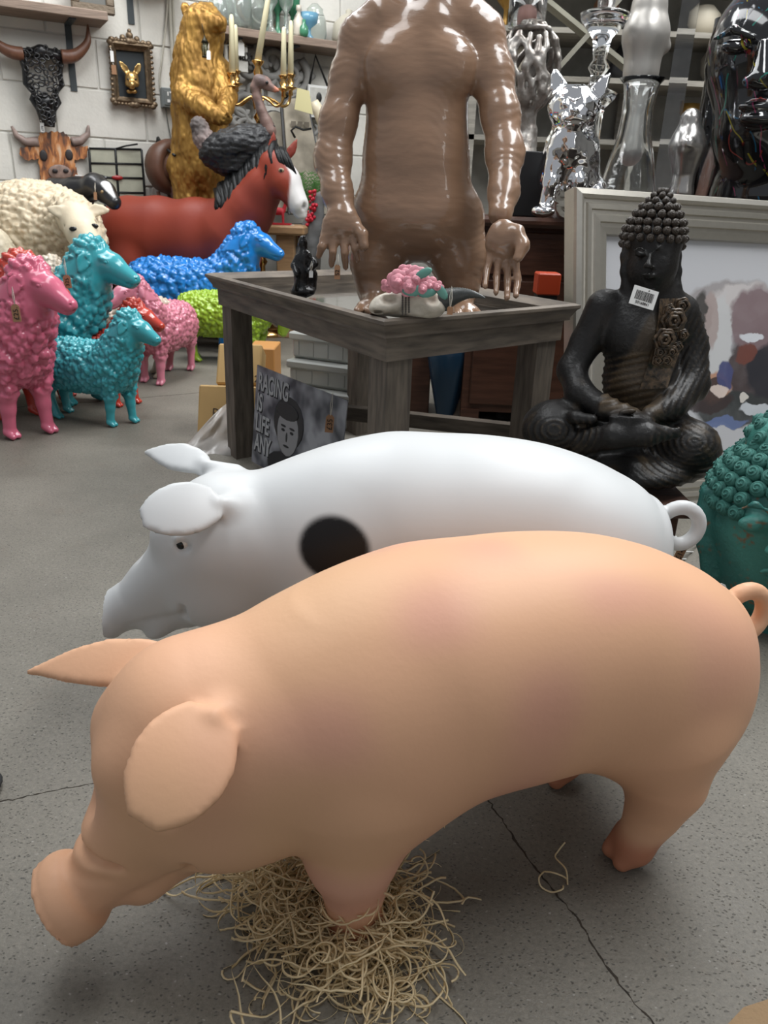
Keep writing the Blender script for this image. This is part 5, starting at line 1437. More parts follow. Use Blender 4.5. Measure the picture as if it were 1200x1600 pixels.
lathed('glass_vase', 'clear fluted glass vase with wavy rim and rounded belly', 'vase', 975, SD - .02,
       [(16, 0), (28, 4), (42, 20), (45, 45), (36, 85), (25, 125), (22, 160), (27, 195), (34, 203), (32, 203), (24, 192), (19, 160), (22, 125), (33, 85), (41, 46), (38, 24), (20, 14), (0, 12)], glass_m)
lathed('glass_bowl', 'small clear glass footed dish at the foot of the glass vase', 'bowl', 960, SD - .22,
       [(22, 0), (24, 4), (10, 10), (9, 20), (22, 28), (30, 42), (32, 44), (28, 44), (18, 32), (0, 28)], glass_m)
def prism():
    D = SD - .12; b = base_on(1028, D); k = depth_at(1030, 200, D) / FPX
    o = MB().lathe([(24*k, 0), (24*k, 8*k), (20*k, 12*k), (17*k, 420*k), (10*k, 440*k)], 4, M=Matrix.Rotation(R(28), 4, 'Z'), smooth=False).build('crystal_column', crystal_m); o.location = b
    tag(o, 'tall square cut crystal glass column', 'ornament')
prism()
def torso_vase(label, x, y0, y1, D, w, m, seedv, z=None):
    b = base_on(x, D, z); f = Fig(.0065, b)
    h = (y1 - y0); tx = lambda q: x + (q - y1) * -.13
    f.pj([(tx(y1), y1 - 6, D, w * .55), (tx(y1 - h * .25), y1 - h * .25, D, w * .42), (tx(y1 - h * .42), y1 - h * .42, D, w * .55), (tx(y1 - h * .62), y1 - h * .62, D, w * .75), (tx(y1 - h * .78), y1 - h * .78, D, w * .55), (tx(y0 + h * .12), y0 + h * .12, D, w * .34), (tx(y0 + 4), y0 + 4, D, w * .44)], .02)
    f.pj([(tx(y1 - h * .60) - w * .5, y1 - h * .58, D, w * .26), (tx(y1 - h * .68), y1 - h * .66, D - .05, w * .24), (tx(y1 - h * .72) + w * .5, y1 - h * .56, D, w * .26)], .012)
    V, Q = f.surface(1); t = thing('sculpted_vase', label, 'vase', b); put('body', V, Q, m, t); return t
torso_vase('short twisted pewter coloured torso vase beside the crystal column', 1064, 182, 306, SD - .10, 36, silver_m, 2)
torso_vase('tall smooth silver grey torso sculpture behind the glass vase', 985, -60, 240, SD + .28, 46, mat('satin_silver', (.42, .40, .37), .4, metal=.6, bump=.05), 3)
lathed('glass_cylinder', 'tall clear glass cylinder vase in front of the splattered head', 'vase', 1095, SD + .14,
       [(26, 0), (28, 3), (28, 285), (26, 285), (26, 6), (0, 6)], glass_m)
gt = thing('glass_globe_stand', 'round white globe on a clear glass stem behind the crystal column', 'ornament', base_on(1066, SD + .34))
MB().ball((0, 0, .249), (.05, .05, .05), 16).build('white_globe', mat('frosted', (.75, .75, .72), .5), gt)
MB().lathe([(.05, 0), (.045, .01), (.02, .03), (.016, .16), (.035, .199)], 20).build('glass_stem', glass_m, gt)

# black head with coloured splashes
def splash_head():
    D = SD - .02; org = base_on(1205, D); f = Fig(.0072, org); cx = 1196
    f.pe(cx + 5, 85, D, 92, 105, .20, .04); f.pe(cx, 190, D - .03, 78, 95, .16, .05); f.pe(cx - 6, 250, D - .06, 44, 28, .08, .04)
    f.pj([(cx, 240, D + .05, 72), (cx - 4, 300, D + .05, 84)], .04); f.pj([(cx - 20, 305, D + .03, 60), (cx + 40, 305, D + .03, 60)], .03)
    f.pj([(cx - 4, 70, D - .20, 9), (cx - 8, 120, D - .235, 16)], .02); f.pe(cx - 9, 128, D - .225, 28, 12, .03, .02)
    for sx in (-1, 1):
        f.pe(cx - 4 + sx * 44, 72, D - .19, 26, 13, .04, .02, op='sub'); f.pe(cx - 4 + sx * 44, 74, D - .165, 22, 11, .03, .012)
        f.pj([(cx - 4 + sx * 14, 58, D - .20, 5), (cx - 4 + sx * 46, 46, D - .185, 6), (cx - 4 + sx * 74, 60, D - .14, 4)], .015)
    f.pe(cx - 8, 168, D - .175, 36, 9, .04, .015); f.pe(cx - 8, 186, D - .175, 32, 11, .045, .012); f.pj([(cx - 42, 177, D - .19, 2), (cx - 8, 176, D - .225, 2.5), (cx + 30, 177, D - .19, 2)], .006, 'sub')
    V, Q = f.surface(1)
    t = thing('head_statue', 'large glossy black head statue splattered with coloured paint lines', 'statue', org)
    m = bpy.data.materials.new('splattered_gloss'); m.use_nodes = True; nt = m.node_tree; N = nt.nodes; L = nt.links; b = N['Principled BSDF']
    b.inputs['Roughness'].default_value = .10; b.inputs['Coat Weight'].default_value = .6
    tc = N.new('ShaderNodeTexCoord'); cur = None
    for i, (rot, col, sc) in enumerate((((20, 30, 0), (.02, .16, .30), 2.2), ((70, -25, 30), (.42, .05, .16), 2.6), ((-40, 60, 10), (.42, .35, .03), 2.0), ((10, -50, 60), (.03, .28, .22), 1.7), ((50, 50, -20), (.35, .05, .04), 3.0))):
        mp = N.new('ShaderNodeMapping'); mp.inputs['Rotation'].default_value = [R(a) for a in rot]; mp.inputs['Location'].default_value = (i * .37, i * .21, i * .5)
        w = N.new('ShaderNodeTexWave'); w.inputs['Scale'].default_value = sc; w.inputs['Distortion'].default_value = 2.2; w.inputs['Detail'].default_value = 2; w.inputs['Detail Scale'].default_value = 2
        L.new(tc.outputs['Object'], mp.inputs[0]); L.new(mp.outputs[0], w.inputs[0])
        ns = N.new('ShaderNodeTexNoise'); ns.inputs['Scale'].default_value = 14 + i * 3; L.new(mp.outputs[0], ns.inputs[0])
        g = N.new('ShaderNodeMath'); g.operation = 'GREATER_THAN'; g.inputs[1].default_value = .9985; L.new(w.outputs[1], g.inputs[0])
        g2 = N.new('ShaderNodeMath'); g2.operation = 'GREATER_THAN'; g2.inputs[1].default_value = .5; L.new(ns.outputs[0], g2.inputs[0])
        mu = N.new('ShaderNodeMath'); mu.operation = 'MULTIPLY'; L.new(g.outputs[0], mu.inputs[0]); L.new(g2.outputs[0], mu.inputs[1])
        mx = N.new('ShaderNodeMix'); mx.data_type = 'RGBA'; L.new(mu.outputs[0], mx.inputs[0]); mx.inputs[7].default_value = (*[c_ * .45 for c_ in col], 1)
        if cur: L.new(cur, mx.inputs[6])
        else: mx.inputs[6].default_value = (.006, .006, .007, 1)
        cur = mx.outputs[2]
    L.new(cur, b.inputs['Base Color'])
    put('head', V, Q, m, t)
splash_head()

# grey shelving against the far wall behind all this, with mixed goods
rk_m = mat('grey_board', (.30, .28, .24), .7, bump=.3, bscale=20, stretch=(1, 9, 9), var=.35, vscale=6)
RD = 4.55
rx0, rx1 = P(738, 60, RD).x, 3.9
zs = [.10, P(900, 224, RD).z, P(900, 128, RD).z, P(900, 52, RD).z, P(900, -40, RD).z]
rk = thing('shelf_unit', 'grey wooden shelf unit standing behind the glass and silver ornaments', 'shelf', ((rx0 + rx1) / 2, RD, 0))
for i in range(5):
    x = rx0 - rk.location.x + i * (rx1 - rx0 - .05) / 4
    for y in (-.0, .34): MB().box((x, y, 0), (x + .045, y + .03, zs[-1] + .02)).build('post', rk_m, rk)
for z in zs: MB().box((rx0 - rk.location.x, 0, z), (rx1 - rk.location.x, .38, z + .025)).build('shelf_board', rk_m, rk)
MB().box((rx0 - rk.location.x, .38, 0), (rx1 - rk.location.x, .39, zs[-1] + .02)).build('back_panel', mat('dark_panel', (.30, .29, .26), .8, var=.3), rk)
vm = [mat('pot_stone', (.22, .20, .17), .7, bump=.4, bscale=40), mat('pot_black', (.02, .02, .022), .3), mat('pot_cream', (.55, .50, .40), .6), mat('pot_brown', (.16, .08, .045), .5), mat('pot_amber', (.35, .20, .05), .3, metal=.5), silver_m]
kinds = [('stone grey urn', 0, [(.05, 0), (.09, .06), (.10, .13), (.05, .2), (.06, .23)]), ('black bottle vase', 1, [(.05, 0), (.07, .05), (.06, .12), (.02, .18), (.022, .26)]),
         ('cream ball pot', 2, [(.04, 0), (.08, .05), (.08, .11), (.04, .15)]), ('brown jar', 3, [(.05, 0), (.06, .03), (.065, .14), (.045, .17), (.05, .19)]),
         ('brass goblet', 4, [(.045, 0), (.012, .02), (.012, .1), (.05, .14), (.055, .2)]), ('silver tapered vase', 5, [(.04, 0), (.055, .04), (.03, .2), (.045, .25)])]
where = ['second lowest', 'middle', 'upper', 'top']
j = 0; posw = ['far left', 'left', 'centre', 'right', 'far right']
for li, z in enumerate(zs[1:4]):
    for i in range(5):
        nm, mi, pr = kinds[(j * 5 + li) % 6]; j += 1
        x = rx0 + .18 + i * .52 + (li % 2) * .12
        o = MB().lathe(pr + [(pr[-1][0] * .8, pr[-1][1]), (pr[-1][0] * .6, pr[-1][1] - .03), (0, pr[-1][1] - .04)], 18).build('shelf_vase', vm[mi]); o.location = (x, RD + .17, z + .0255)
        tag(o, '%s standing %s on the %s board of the grey shelf unit' % (nm, posw[i], where[li]), 'vase')
# boards and sticks crossing at the top
for n_, (x0, y0, x1, y1, w, dd, lab) in enumerate(((855, 5, 925, 62, .10, -.18, 'pale plank leaning across the top of the grey shelf unit'), (905, 70, 960, 8, .07, -.24, 'grey green plank crossing the pale plank behind the candlestick'))):
    a, b_ = P(x0, y0, RD + dd), P(x1, y1, RD + dd); d = (b_ - a).normalized(); a2 = a - d * .45; b2 = b_ + d * .35
    m_ = mat('leaning_plank', (.30, .29, .23) if n_ == 0 else (.22, .21, .17), .7, var=.3); o = MB().bar((0, 0, 0), b2 - a2, .02, w, up=(0, 1, 0)).build('plank', m_); o.location = a2; tag(o, lab, 'plank')

# far side wall closing the shed behind the shelf unit
cw = mat('dim_wall', (.16, .155, .145), .9, bump=.4, bscale=30, var=.2)
o = MB().box((0, 0, 0), (.15, 9.5, 3.0)).build('wall_right', cw); o.location = (3.95, -1.2, 0); tag(o, kind='structure')

# ================================================================== things on and by the block wall
def wall_thing(name, label, cat, x, y, out=.01):
    t = thing(name, label, cat, onwall(x, y, out), WA); return t
def wx(x, y, t, out=.01):
    """wall point as local coordinates of a thing hung on the wall (x along, -y out, z up)"""
    v = onwall(x, y, out) - t.location; return Vector((v.dot(WT), -v.dot(WNn), v.z))
shelf_m = mat('old_shelf_board', (.27, .20, .155), .75, bump=.4, bscale=18, stretch=(1, 9, 9), var=.35, vscale=7)
iron_m = mat('blue_grey_iron', (.035, .045, .05), .5)
def shelf2(label, x0, y0, x1, y1, depth, brackets, thick=.045):
    a, b = onwall(x0, y0, depth), onwall(x1, y1, depth); z = (a.z + b.z) / 2
    t = thing('wall_shelf', label, 'shelf', Vector((a.x, a.y, z)), WA); L_ = (b - a).dot(WT)
    MB().box((0, 0, -thick / 2), (L_, depth, thick / 2), .004).build('board', shelf_m, t)
    for bx in brackets:
        u = (onwall(bx, y0, .01) - a).dot(WT)
        MB().box((u, depth - .012, -.36), (u + .035, depth, -thick / 2)).box((u, .03, -thick / 2 - .008), (u + .035, depth, -thick / 2)).build('bracket', iron_m, t)
    return t, z + thick / 2
sh1, z1 = shelf2('brown wooden wall shelf on an iron bracket above the black horned skull', -60, 3, 168, 17, .24, (97,))
sh2, z2 = shelf2('wooden wall shelf of glassware right of the golden bear', 338, 46, 560, 74, .26, (352, 440, 540))
o = thing('wall_bracket', 'single dark iron bracket high on the wall above the rabbit picture', 'bracket', onwall(203, 10, .0), WA)
MB().box((-.018, -.012, -.09), (.018, 0, .12)).box((-.018, -.2, .11), (.018, 0, .122)).build('bracket', iron_m, o)
MB().box((-.03, -.25, .122), (.30, 0, .150), .004).build('board', mat('white_board', (.6, .6, .58), .6), o)
# ornate frame end on the first shelf
q = onwall(152, 2, .14); q.z = z1 + .001
t = thing('picture_frame', 'dark carved picture frame standing at the end of the brown wall shelf', 'frame', q, WA, rot=(R(-4), 0, WA))
fm = mat('dark_gilt', (.13, .10, .07), .5, metal=.4, bump=.8, bscale=60)
MB().box((-.14, -.015, 0), (.09, .015, .045), .006).box((.045, -.015, .04), (.09, .015, .30), .006).box((-.14, -.015, .04), (-.095, .015, .30), .006).build('frame', fm, t)
MB().box((-.10, -.002, .04), (.05, .004, .30)).build('picture', mat('dim_print', (.10, .10, .09), .5), t)

# black carved longhorn skull
def longhorn():
    t = wall_thing('longhorn_skull', 'black pierced longhorn skull with brown horns hanging on the wall', 'skull', 66, 130, .0)
    bm = mat('black_carved', (.010, .010, .011), .35, coat=.2)
    pts = [(33, 78), (47, 80), (62, 74), (78, 80), (97, 82), (95, 102), (93, 118), (97, 132), (86, 145), (92, 160), (84, 172), (82, 196), (68, 194), (60, 170), (50, 155), (53, 145), (40, 130), (39, 108), (35, 95)]
    o2 = [wx(x, y, t, .07) for x, y in pts]; n = len(o2); ctr = wx(66, 118, t, .12)
    # shell: rim ring, then a pierced lattice bulging forward
    rim = MB().tube([p for p in o2], .016, 8, closed=True).build('skull_rim', bm, t)
    f_in = lambda p: sum(((o2[i].z > p[1]) != (o2[(i+1) % n].z > p[1])) and (p[0] < (o2[(i+1) % n].x - o2[i].x) * (p[1] - o2[i].z) / (o2[(i+1) % n].z - o2[i].z + 1e-9) + o2[i].x) for i in range(n)) % 2
    rr = random.Random(3); mb = MB()
    zmin = min(p.z for p in o2); zmax = max(p.z for p in o2); hx = max(abs(p.x - ctr.x) for p in o2)
    def bul(x, z): return -.07 - .055 * math.cos(min(1, abs(x - ctr.x) / hx) * 1.4) 
    seeds = []
    for i in range(1500):
        p = (rr.uniform(-hx, hx) + ctr.x, rr.uniform(zmin, zmax))
        if f_in(p) and all((p[0]-q[0])**2 + (p[1]-q[1])**2 > .026**2 for q in seeds): seeds.append(p)
    # each seed becomes a leaf-shaped opening: a ring of thin strap round it
    for sx, sz in seeds:
        a0 = rr.uniform(0, 3.14); ring = []
        for k in range(9):
            a = 2 * math.pi * k / 9; r1, r2 = .0155, .0105; x = math.cos(a) * r1; z = math.sin(a) * r2
            X = sx + x * math.cos(a0) - z * math.sin(a0); Z = sz + x * math.sin(a0) + z * math.cos(a0)
            ring.append((X, bul(X, Z), Z))
        mb.tube(ring, .0052, 5, closed=True)
    tag(mb.build('pierced_lattice', bm, t), kind='stuff')
    # solid brow and snout
    f = Fig(.008, (0, 0, 0))
    f.chain([np.array(wx(40, 86, t, .08)), np.array(wx(64, 80, t, .10)), np.array(wx(92, 88, t, .08))], [.022, .030, .022], .02)
    V, Q = f.surface(1); put('brow', V, Q, bm, t); f = Fig(.008, (0, 0, 0))
    f.chain([np.array(wx(70, 160, t, .09)), np.array(wx(75, 190, t, .07))], [.05, .030], .02, flat=(0, 1, 0), ff=1.6)
    V, Q = f.surface(1); put('snout', V, Q, bm, t)
    hm = mat('horn_brown', (.17, .075, .045), .4, bump=.2, bscale=30, stretch=(4, 4, 1), var=.3, vscale=12)
    for pts_, rs in (([(36, 84), (20, 82), (3, 74), (-14, 58), (-22, 34)], [.034, .034, .028, .018, .003]), ([(96, 88), (112, 88), (126, 80), (137, 64), (137, 38)], [.036, .035, .028, .019, .003])):
        c = [wx(x, y, t, .09) for x, y in pts_]; fine = []; fr = []
        for i in range(len(c) - 1):
            p0 = c[max(i-1, 0)]; p1 = c[i]; p2 = c[i+1]; p3 = c[min(i+2, len(c)-1)]
            for s_ in range(6):
                u = s_ / 6; fine.append(.5 * ((2*p1) + (p2-p0)*u + (2*p0-5*p1+4*p2-p3)*u*u + (3*p1-p0-3*p2+p3)*u**3)); fr.append(rs[i] * (1-u) + rs[i+1] * u)
        fine.append(c[-1]); fr.append(rs[-1]); MB().tube(fine, fr, 12).build('horn', hm, t)
longhorn()
def wall_tag(label, x, y, out, w, h, m=white_tag_m, s=None, tilt=0):
    p = onwall(x, y, out); k = depth_at(x, y, p.y) / FPX
    t = thing('price_tag', label, 'tag', p, WA)
    MB().box((-w*k/2, -.001, -h*k/2), (w*k/2, .001, h*k/2)).build('card', m, t)
    MB().tube([(0, 0, h*k/2), (-.004, .006, h*k*.8)], .002, 5).build('string', stringm, t)
    if s: text('price', s, w * k * .8, inkm, t, (w*k*.28, -.002, -h*k*.4), (R(90), R(-90), 0))
wall_tag('white price tag hanging from the black longhorn skull', 66, 199, .09, 6, 13, s='£79')

# painted highland cow cut-out
def cow_cutout():
    t = wall_thing('cow_head_cutout', 'flat cut-out of a shaggy orange highland cow head with horns', 'wall art', 82, 245, .03)
    m = bpy.data.materials.new('painted_cow'); m.use_nodes = True; nt = m.node_tree; N = nt.nodes; L = nt.links; b = N['Principled BSDF']; b.inputs['Roughness'].default_value = .55
    tc = N.new('ShaderNodeTexCoord'); mp = N.new('ShaderNodeMapping'); mp.inputs['Scale'].default_value = (1, 1, .30); L.new(tc.outputs['Object'], mp.inputs[0])
    n = N.new('ShaderNodeTexNoise'); n.inputs['Scale'].default_value = 34; n.inputs['Detail'].default_value = 4; n.inputs['Distortion'].default_value = .6; L.new(mp.outputs[0], n.inputs[0])
    cr = N.new('ShaderNodeValToRGB'); e = cr.color_ramp.elements; e[0].position = .36; e[0].color = (.06, .03, .02, 1); e[1].position = .70; e[1].color = (.60, .42, .28, 1)
    q = e.new(.46); q.color = (.26, .09, .03, 1); q = e.new(.57); q.color = (.50, .20, .06, 1)
    L.new(n.outputs[0], cr.inputs[0]); L.new(cr.outputs[0], b.inputs['Base Color'])
    pts = [(62, 208), (80, 205), (99, 206), (108, 214), (112, 228), (137, 228), (136, 246), (116, 250), (119, 262), (124, 285), (128, 300), (60, 300), (62, 268), (60, 248), (40, 250), (30, 240), (32, 230), (56, 228), (60, 216)]
    outl = []
    for i, (x, y) in enumerate(pts):
        x2, y2 = pts[(i+1) % len(pts)]
        for s_ in range(4):
            u = s_ / 4; j = (1.6 if s_ % 2 else -.6) if i not in (9, 10) else 0
            outl.append(wx(x + (x2-x)*u + j * random.uniform(-.7, .7), y + (y2-y)*u + j, t, .03))
    MB().prism([(p.x, p.z) for p in outl], -.008, .008, Matrix.Rotation(R(90), 4, 'X')).build('head_board', m, t)
    hm = mat('painted_horn', (.30, .22, .19), .5, var=.5, vscale=20)
    for c in ([(60, 222), (40, 222), (26, 212), (18, 197)], [(112, 222), (126, 220), (137, 210), (138, 196)]):
        p = [wx(x, y, t, .03) for x, y in c]; fine = []; 
        for i in range(3):
            for s_ in range(5): fine.append(p[i].lerp(p[i+1], s_/5))
        fine.append(p[-1]); nn = len(fine)
        MB().tube(fine, [.026 * (1 - i / nn) ** .7 + .003 for i in range(nn)], 8).build('horn', hm, t)
    dk = mat('painted_dark', (.025, .02, .02), .5); pk = mat('painted_muzzle', (.30, .20, .16), .5, var=.5, vscale=40)
    for x, y, rx, ry in ((68, 243, 5, 7), (108, 242, 5, 7)):
        MB().ball((0, 0, 0), (.022, .004, .030), 12).build('eye', dk, t).location = wx(x, y, t, .042)
    MB().ball((0, 0, 0), (.066, .006, .045), 16).build('muzzle', pk, t).location = wx(94, 270, t, .040)
    for x in (86, 103): MB().ball((0, 0, 0), (.016, .004, .012), 10).build('nostril', dk, t).location = wx(x, 267, t, .050)
    MB().ball((0, 0, 0), (.03, .004, .006), 10).build('mouth', dk, t).location = wx(94, 280, t, .050)
cow_cutout()
wall_tag('small white paper label on the highland cow cut-out', 123, 277, .06, 10, 7)

# leaded glass panel leaning on the wall
t = wall_thing('leaded_window_panel', 'leaded glass panel with a small red centre piece, leaning by the cow cut-out', 'panel', 180, 275, .06)
lead = mat('lead_came', (.025, .026, .026), .5, metal=.6); pane = mat('frosted_pane', (.42, .42, .33), .35, bump=.4, bscale=30, var=.25, vscale=9)
X = [139, 180, 221]; Y = [232, 255, 277, 300, 322]
def G(x, y): return wx(x + (y - 232) * .07, y + (x - 139) * .02, t, .06)
for i in range(2):
    for j in range(4):
        a, b_, c, d = G(X[i], Y[j+1]), G(X[i+1], Y[j+1]), G(X[i+1], Y[j]), G(X[i], Y[j])
        back = [p + Vector((0, .006, 0)) for p in (a, b_, c, d)]
        MB().add([a, b_, c, d] + back, [(0, 1, 2, 3), (7, 6, 5, 4), (0, 4, 5, 1), (1, 5, 6, 2), (2, 6, 7, 3), (3, 7, 4, 0)]).build('pane', pane, t)
mb = MB()
for x in X: mb.tube([G(x, y) for y in Y], .0075, 6)
for y in Y: mb.tube([G(X[0], y), G(X[1], y), G(X[2], y)], .0065, 6)
mb.build('lead_lines', lead, t)
MB().ball((0, 0, 0), (.034, .008, .014), 12).build('red_centre', mat('red_glass', (.30, .02, .02), .2), t).location = G(180, 277) + Vector((0, -.006, 0))
MB().tube([G(180, 232), G(196, 227) + Vector((0, -.02, 0)), G(214, 224) + Vector((0, -.03, 0))], .005, 6).build('hanging_hook', lead, t)

# ornate frame with golden rabbit
def rabbit():
    t = wall_thing('rabbit_picture', 'ornate bronze frame holding a golden rabbit head on black', 'picture', 204, 114, .0)
    fm = mat('antique_bronze', (.12, .085, .055), .42, metal=.6, bump=.9, bscale=70, col2=(.26, .19, .12), vscale=40)
    c = [(170, 62), (233, 70), (240, 168), (176, 161)]; p = [wx(x, y, t, .02) for x, y in c]; ic = [(180, 78), (224, 82), (229, 155), (186, 151)]; q = [wx(x, y, t, .02) for x, y in ic]
    for i in range(4):
        j = (i + 1) % 4; prof = [(0, .0), (.12, -.035), (.4, -.045), (.7, -.025), (1, -.015), (1, .015), (0, .015)]; vs = []
        for e0, e1 in ((p[i], q[i]), (p[j], q[j])):
            for u, d in prof: vs.append(e0.lerp(e1, u) + Vector((0, d, 0)))
        n = len(prof); MB().add(vs, [(k, (k+1) % n, n + (k+1) % n, n + k) for k in range(n)] + [tuple(reversed(range(n))), tuple(range(n, 2*n))]).build('moulding', fm, t)
    # carved scrolls round the frame
    mb = MB()
    for i in range(4):
        a, b_ = p[i], p[(i+1) % 4]; n = 12
        for k in range(n):
            u = (k + .5) / n; r = .016 if k in (0, n-1) else (.020 if abs(k - (n-1)/2) < 1 and i in (0, 2) else .010); mb.ball(a.lerp(b_, u) + Vector((0, -.03, 0)), (r * 1.3, r, r), 8)
    top = p[0].lerp(p[1], .5)
    for dx, dz, r in ((0, .03, .022), (-.04, .016, .018), (.04, .016, .018), (-.075, .006, .012), (.075, .006, .012), (0, .055, .012)): mb.ball(top + Vector((dx, -.02, dz)), r, 10)
    mb.build('carved_scrolls', fm, t)
    MB().prism([(v.x, v.z) for v in [wx(x, y, t, .02) for x, y in ((180, 151), (229, 155), (226, 78), (178, 76))]], -.012, .0, Matrix.Translation((0, -.02, 0)) @ Matrix.Rotation(R(90), 4, 'X')).build('black_ground', mat('chalk_black', (.022, .028, .032), .7), t)
    f = Fig(.0048, (0, 0, 0)); J = lambda x, y, o: np.array(wx(x, y, t, o))
    f.ell(J(206, 124, .055), (.040, .035, .042), .012); f.ell(J(206, 133, .085), (.022, .028, .022), .012); f.ell(J(200, 131, .07), (.018, .02, .018), .01); f.ell(J(213, 131, .07), (.018, .02, .018), .01)
    f.ell(J(202, 143, .05), (.018, .012, .012), .006); f.ell(J(210, 143, .05), (.018, .012, .012), .006)
    for a, b_ in (((201, 116), (186, 95)), ((211, 116), (219, 98))):
        f.leaf(J(*a, .05), J(*b_, .06), (0, -1, 0), [(0, .012), (.4, .020), (.8, .014), (1, .003)], th=.006, cup=5, k=.008)
    V, Q = f.surface(1); put('rabbit_head', V, Q, mat('bright_gold', (.55, .36, .14), .3, metal=.85, bump=.3, bscale=60), t)
    for x in (200, 212): MB().ball((0, 0, 0), .006, 8).build('eye', eye_dark, t).location = wx(x, 124, t, .09)
rabbit()
wall_tag('narrow white paper tag tied to the rabbit picture frame', 175, 88, .07, 5, 15)
wall_tag('brown card tag tied to the rabbit picture frame', 178, 109, .07, 7, 13, m=tagm)

# socket, conduit and cables
t = wall_thing('power_socket', 'grey metal surface-mounted double power socket left of the golden bear', 'socket', 263, 153, .0)
sm = mat('galvanised', (.20, .22, .22), .45, metal=.4)
MB().box((-.052, -.05, -.06), (.06, 0, .05), .006).build('box', sm, t)
ws = mat('socket_white', (.72, .72, .70), .4)
fc = MB().box((-.038, -.054, -.045), (.046, -.05, .036), .002).build('faceplate', sm, t)
for x, z, w, h in ((-.018, .006, .008, .022), (.014, .006, .008, .022), (-.004, .02, .008, .010)): MB().box((x, -.056, z), (x + w, -.054, z + h)).build('pin_hole', ws, fc)
MB().box((-.02, -.057, -.03), (-.004, -.054, -.014)).box((.008, -.057, -.03), (.024, -.054, -.014)).build('switch', ws, fc)
cm_ = mat('old_cable', (.42, .40, .34), .6)
def cable(label, pts, r, m, out=.02):
    p = [onwall(x, y, out) for x, y in pts]; fine = []
    for i in range(len(p) - 1):
        for s_ in range(5):
            p0 = p[max(i-1, 0)]; p1 = p[i]; p2 = p[i+1]; p3 = p[min(i+2, len(p)-1)]; u = s_/5
            fine.append(.5 * ((2*p1) + (p2-p0)*u + (2*p0-5*p1+4*p2-p3)*u*u + (3*p1-p0-3*p2+p3)*u**3))
    fine.append(p[-1]); o0 = fine[0].copy(); o = MB().tube([q - o0 for q in fine], r, 6).build('cable', m); o.location = o0; tag(o, label, 'cable')
cable('white painted conduit running down to the power socket', [(264, -30), (266, 30), (269, 80), (271, 142)], .012, cm_)
cable('second thinner white conduit beside the first, running to the socket', [(269, -30), (271, 30), (274, 90), (274, 142)], .008, cm_)
cable('loose white cable bowing left of the conduit', [(262, -30), (260, 30), (253, 90), (249, 125), (254, 150)], .006, cm_)
cable('thin grey cable hanging below the power socket', [(258, 165), (262, 190), (268, 222)], .004, mat('grey_cable', (.12, .12, .11), .6))

# round brown sculpted tub propped by the wall behind the bear
t = thing('wooden_tub', 'round brown turned tub lying on its side behind the golden bear', 'tub', onwall(268, 262, .17) , WA)
bw = mat('dark_brown_wood', (.14, .065, .04), .45, bump=.2, bscale=20, var=.4, vscale=6)
k = depth_at(268, 262, t.location.y) / FPX
M_ = Matrix.Rotation(R(90), 4, 'X') @ Matrix.Rotation(R(20), 4, 'Y')
MB().lathe([(30*k, -.10), (38*k, -.06), (41*k, .0), (38*k, .05), (28*k, .07), (24*k, .05), (22*k, .12), (16*k, .15), (0, .15)], 32, M=M_).build('bowl', bw, t)
MB().lathe([(16*k, -56*k), (20*k, -50*k), (24*k, -28*k), (20*k, -24*k), (0, -24*k)], 20, c=(.06, -.05, 0)).build('pink_pot', mat('dusky_pot', (.20, .11, .10), .6), t)
g_ = -t.location.z
MB().tube([(-.09, 0, -35*k), (-.08, 0, g_)], .012, 6).tube([(.12, 0, -30*k), (.13, 0, g_)], .012, 6).tube([(0, .1, -30*k), (0, .12, g_)], .012, 6).build('stand_leg', bw, t)
t = wall_thing('iron_hook', 'black twisted iron hook rod sticking out above the brown tub', 'hook', 258, 232, .18)
p = [wx(246, 225, t, .05), wx(247, 215, t, .06), wx(250, 220, t, .10), wx(262, 234, t, .25), wx(273, 243, t, .42)]
MB().tube([p[0], p[1]], .010, 6).tube([p[1], p[2], p[3], p[4]], .008, 6).build('rod', lead, t)

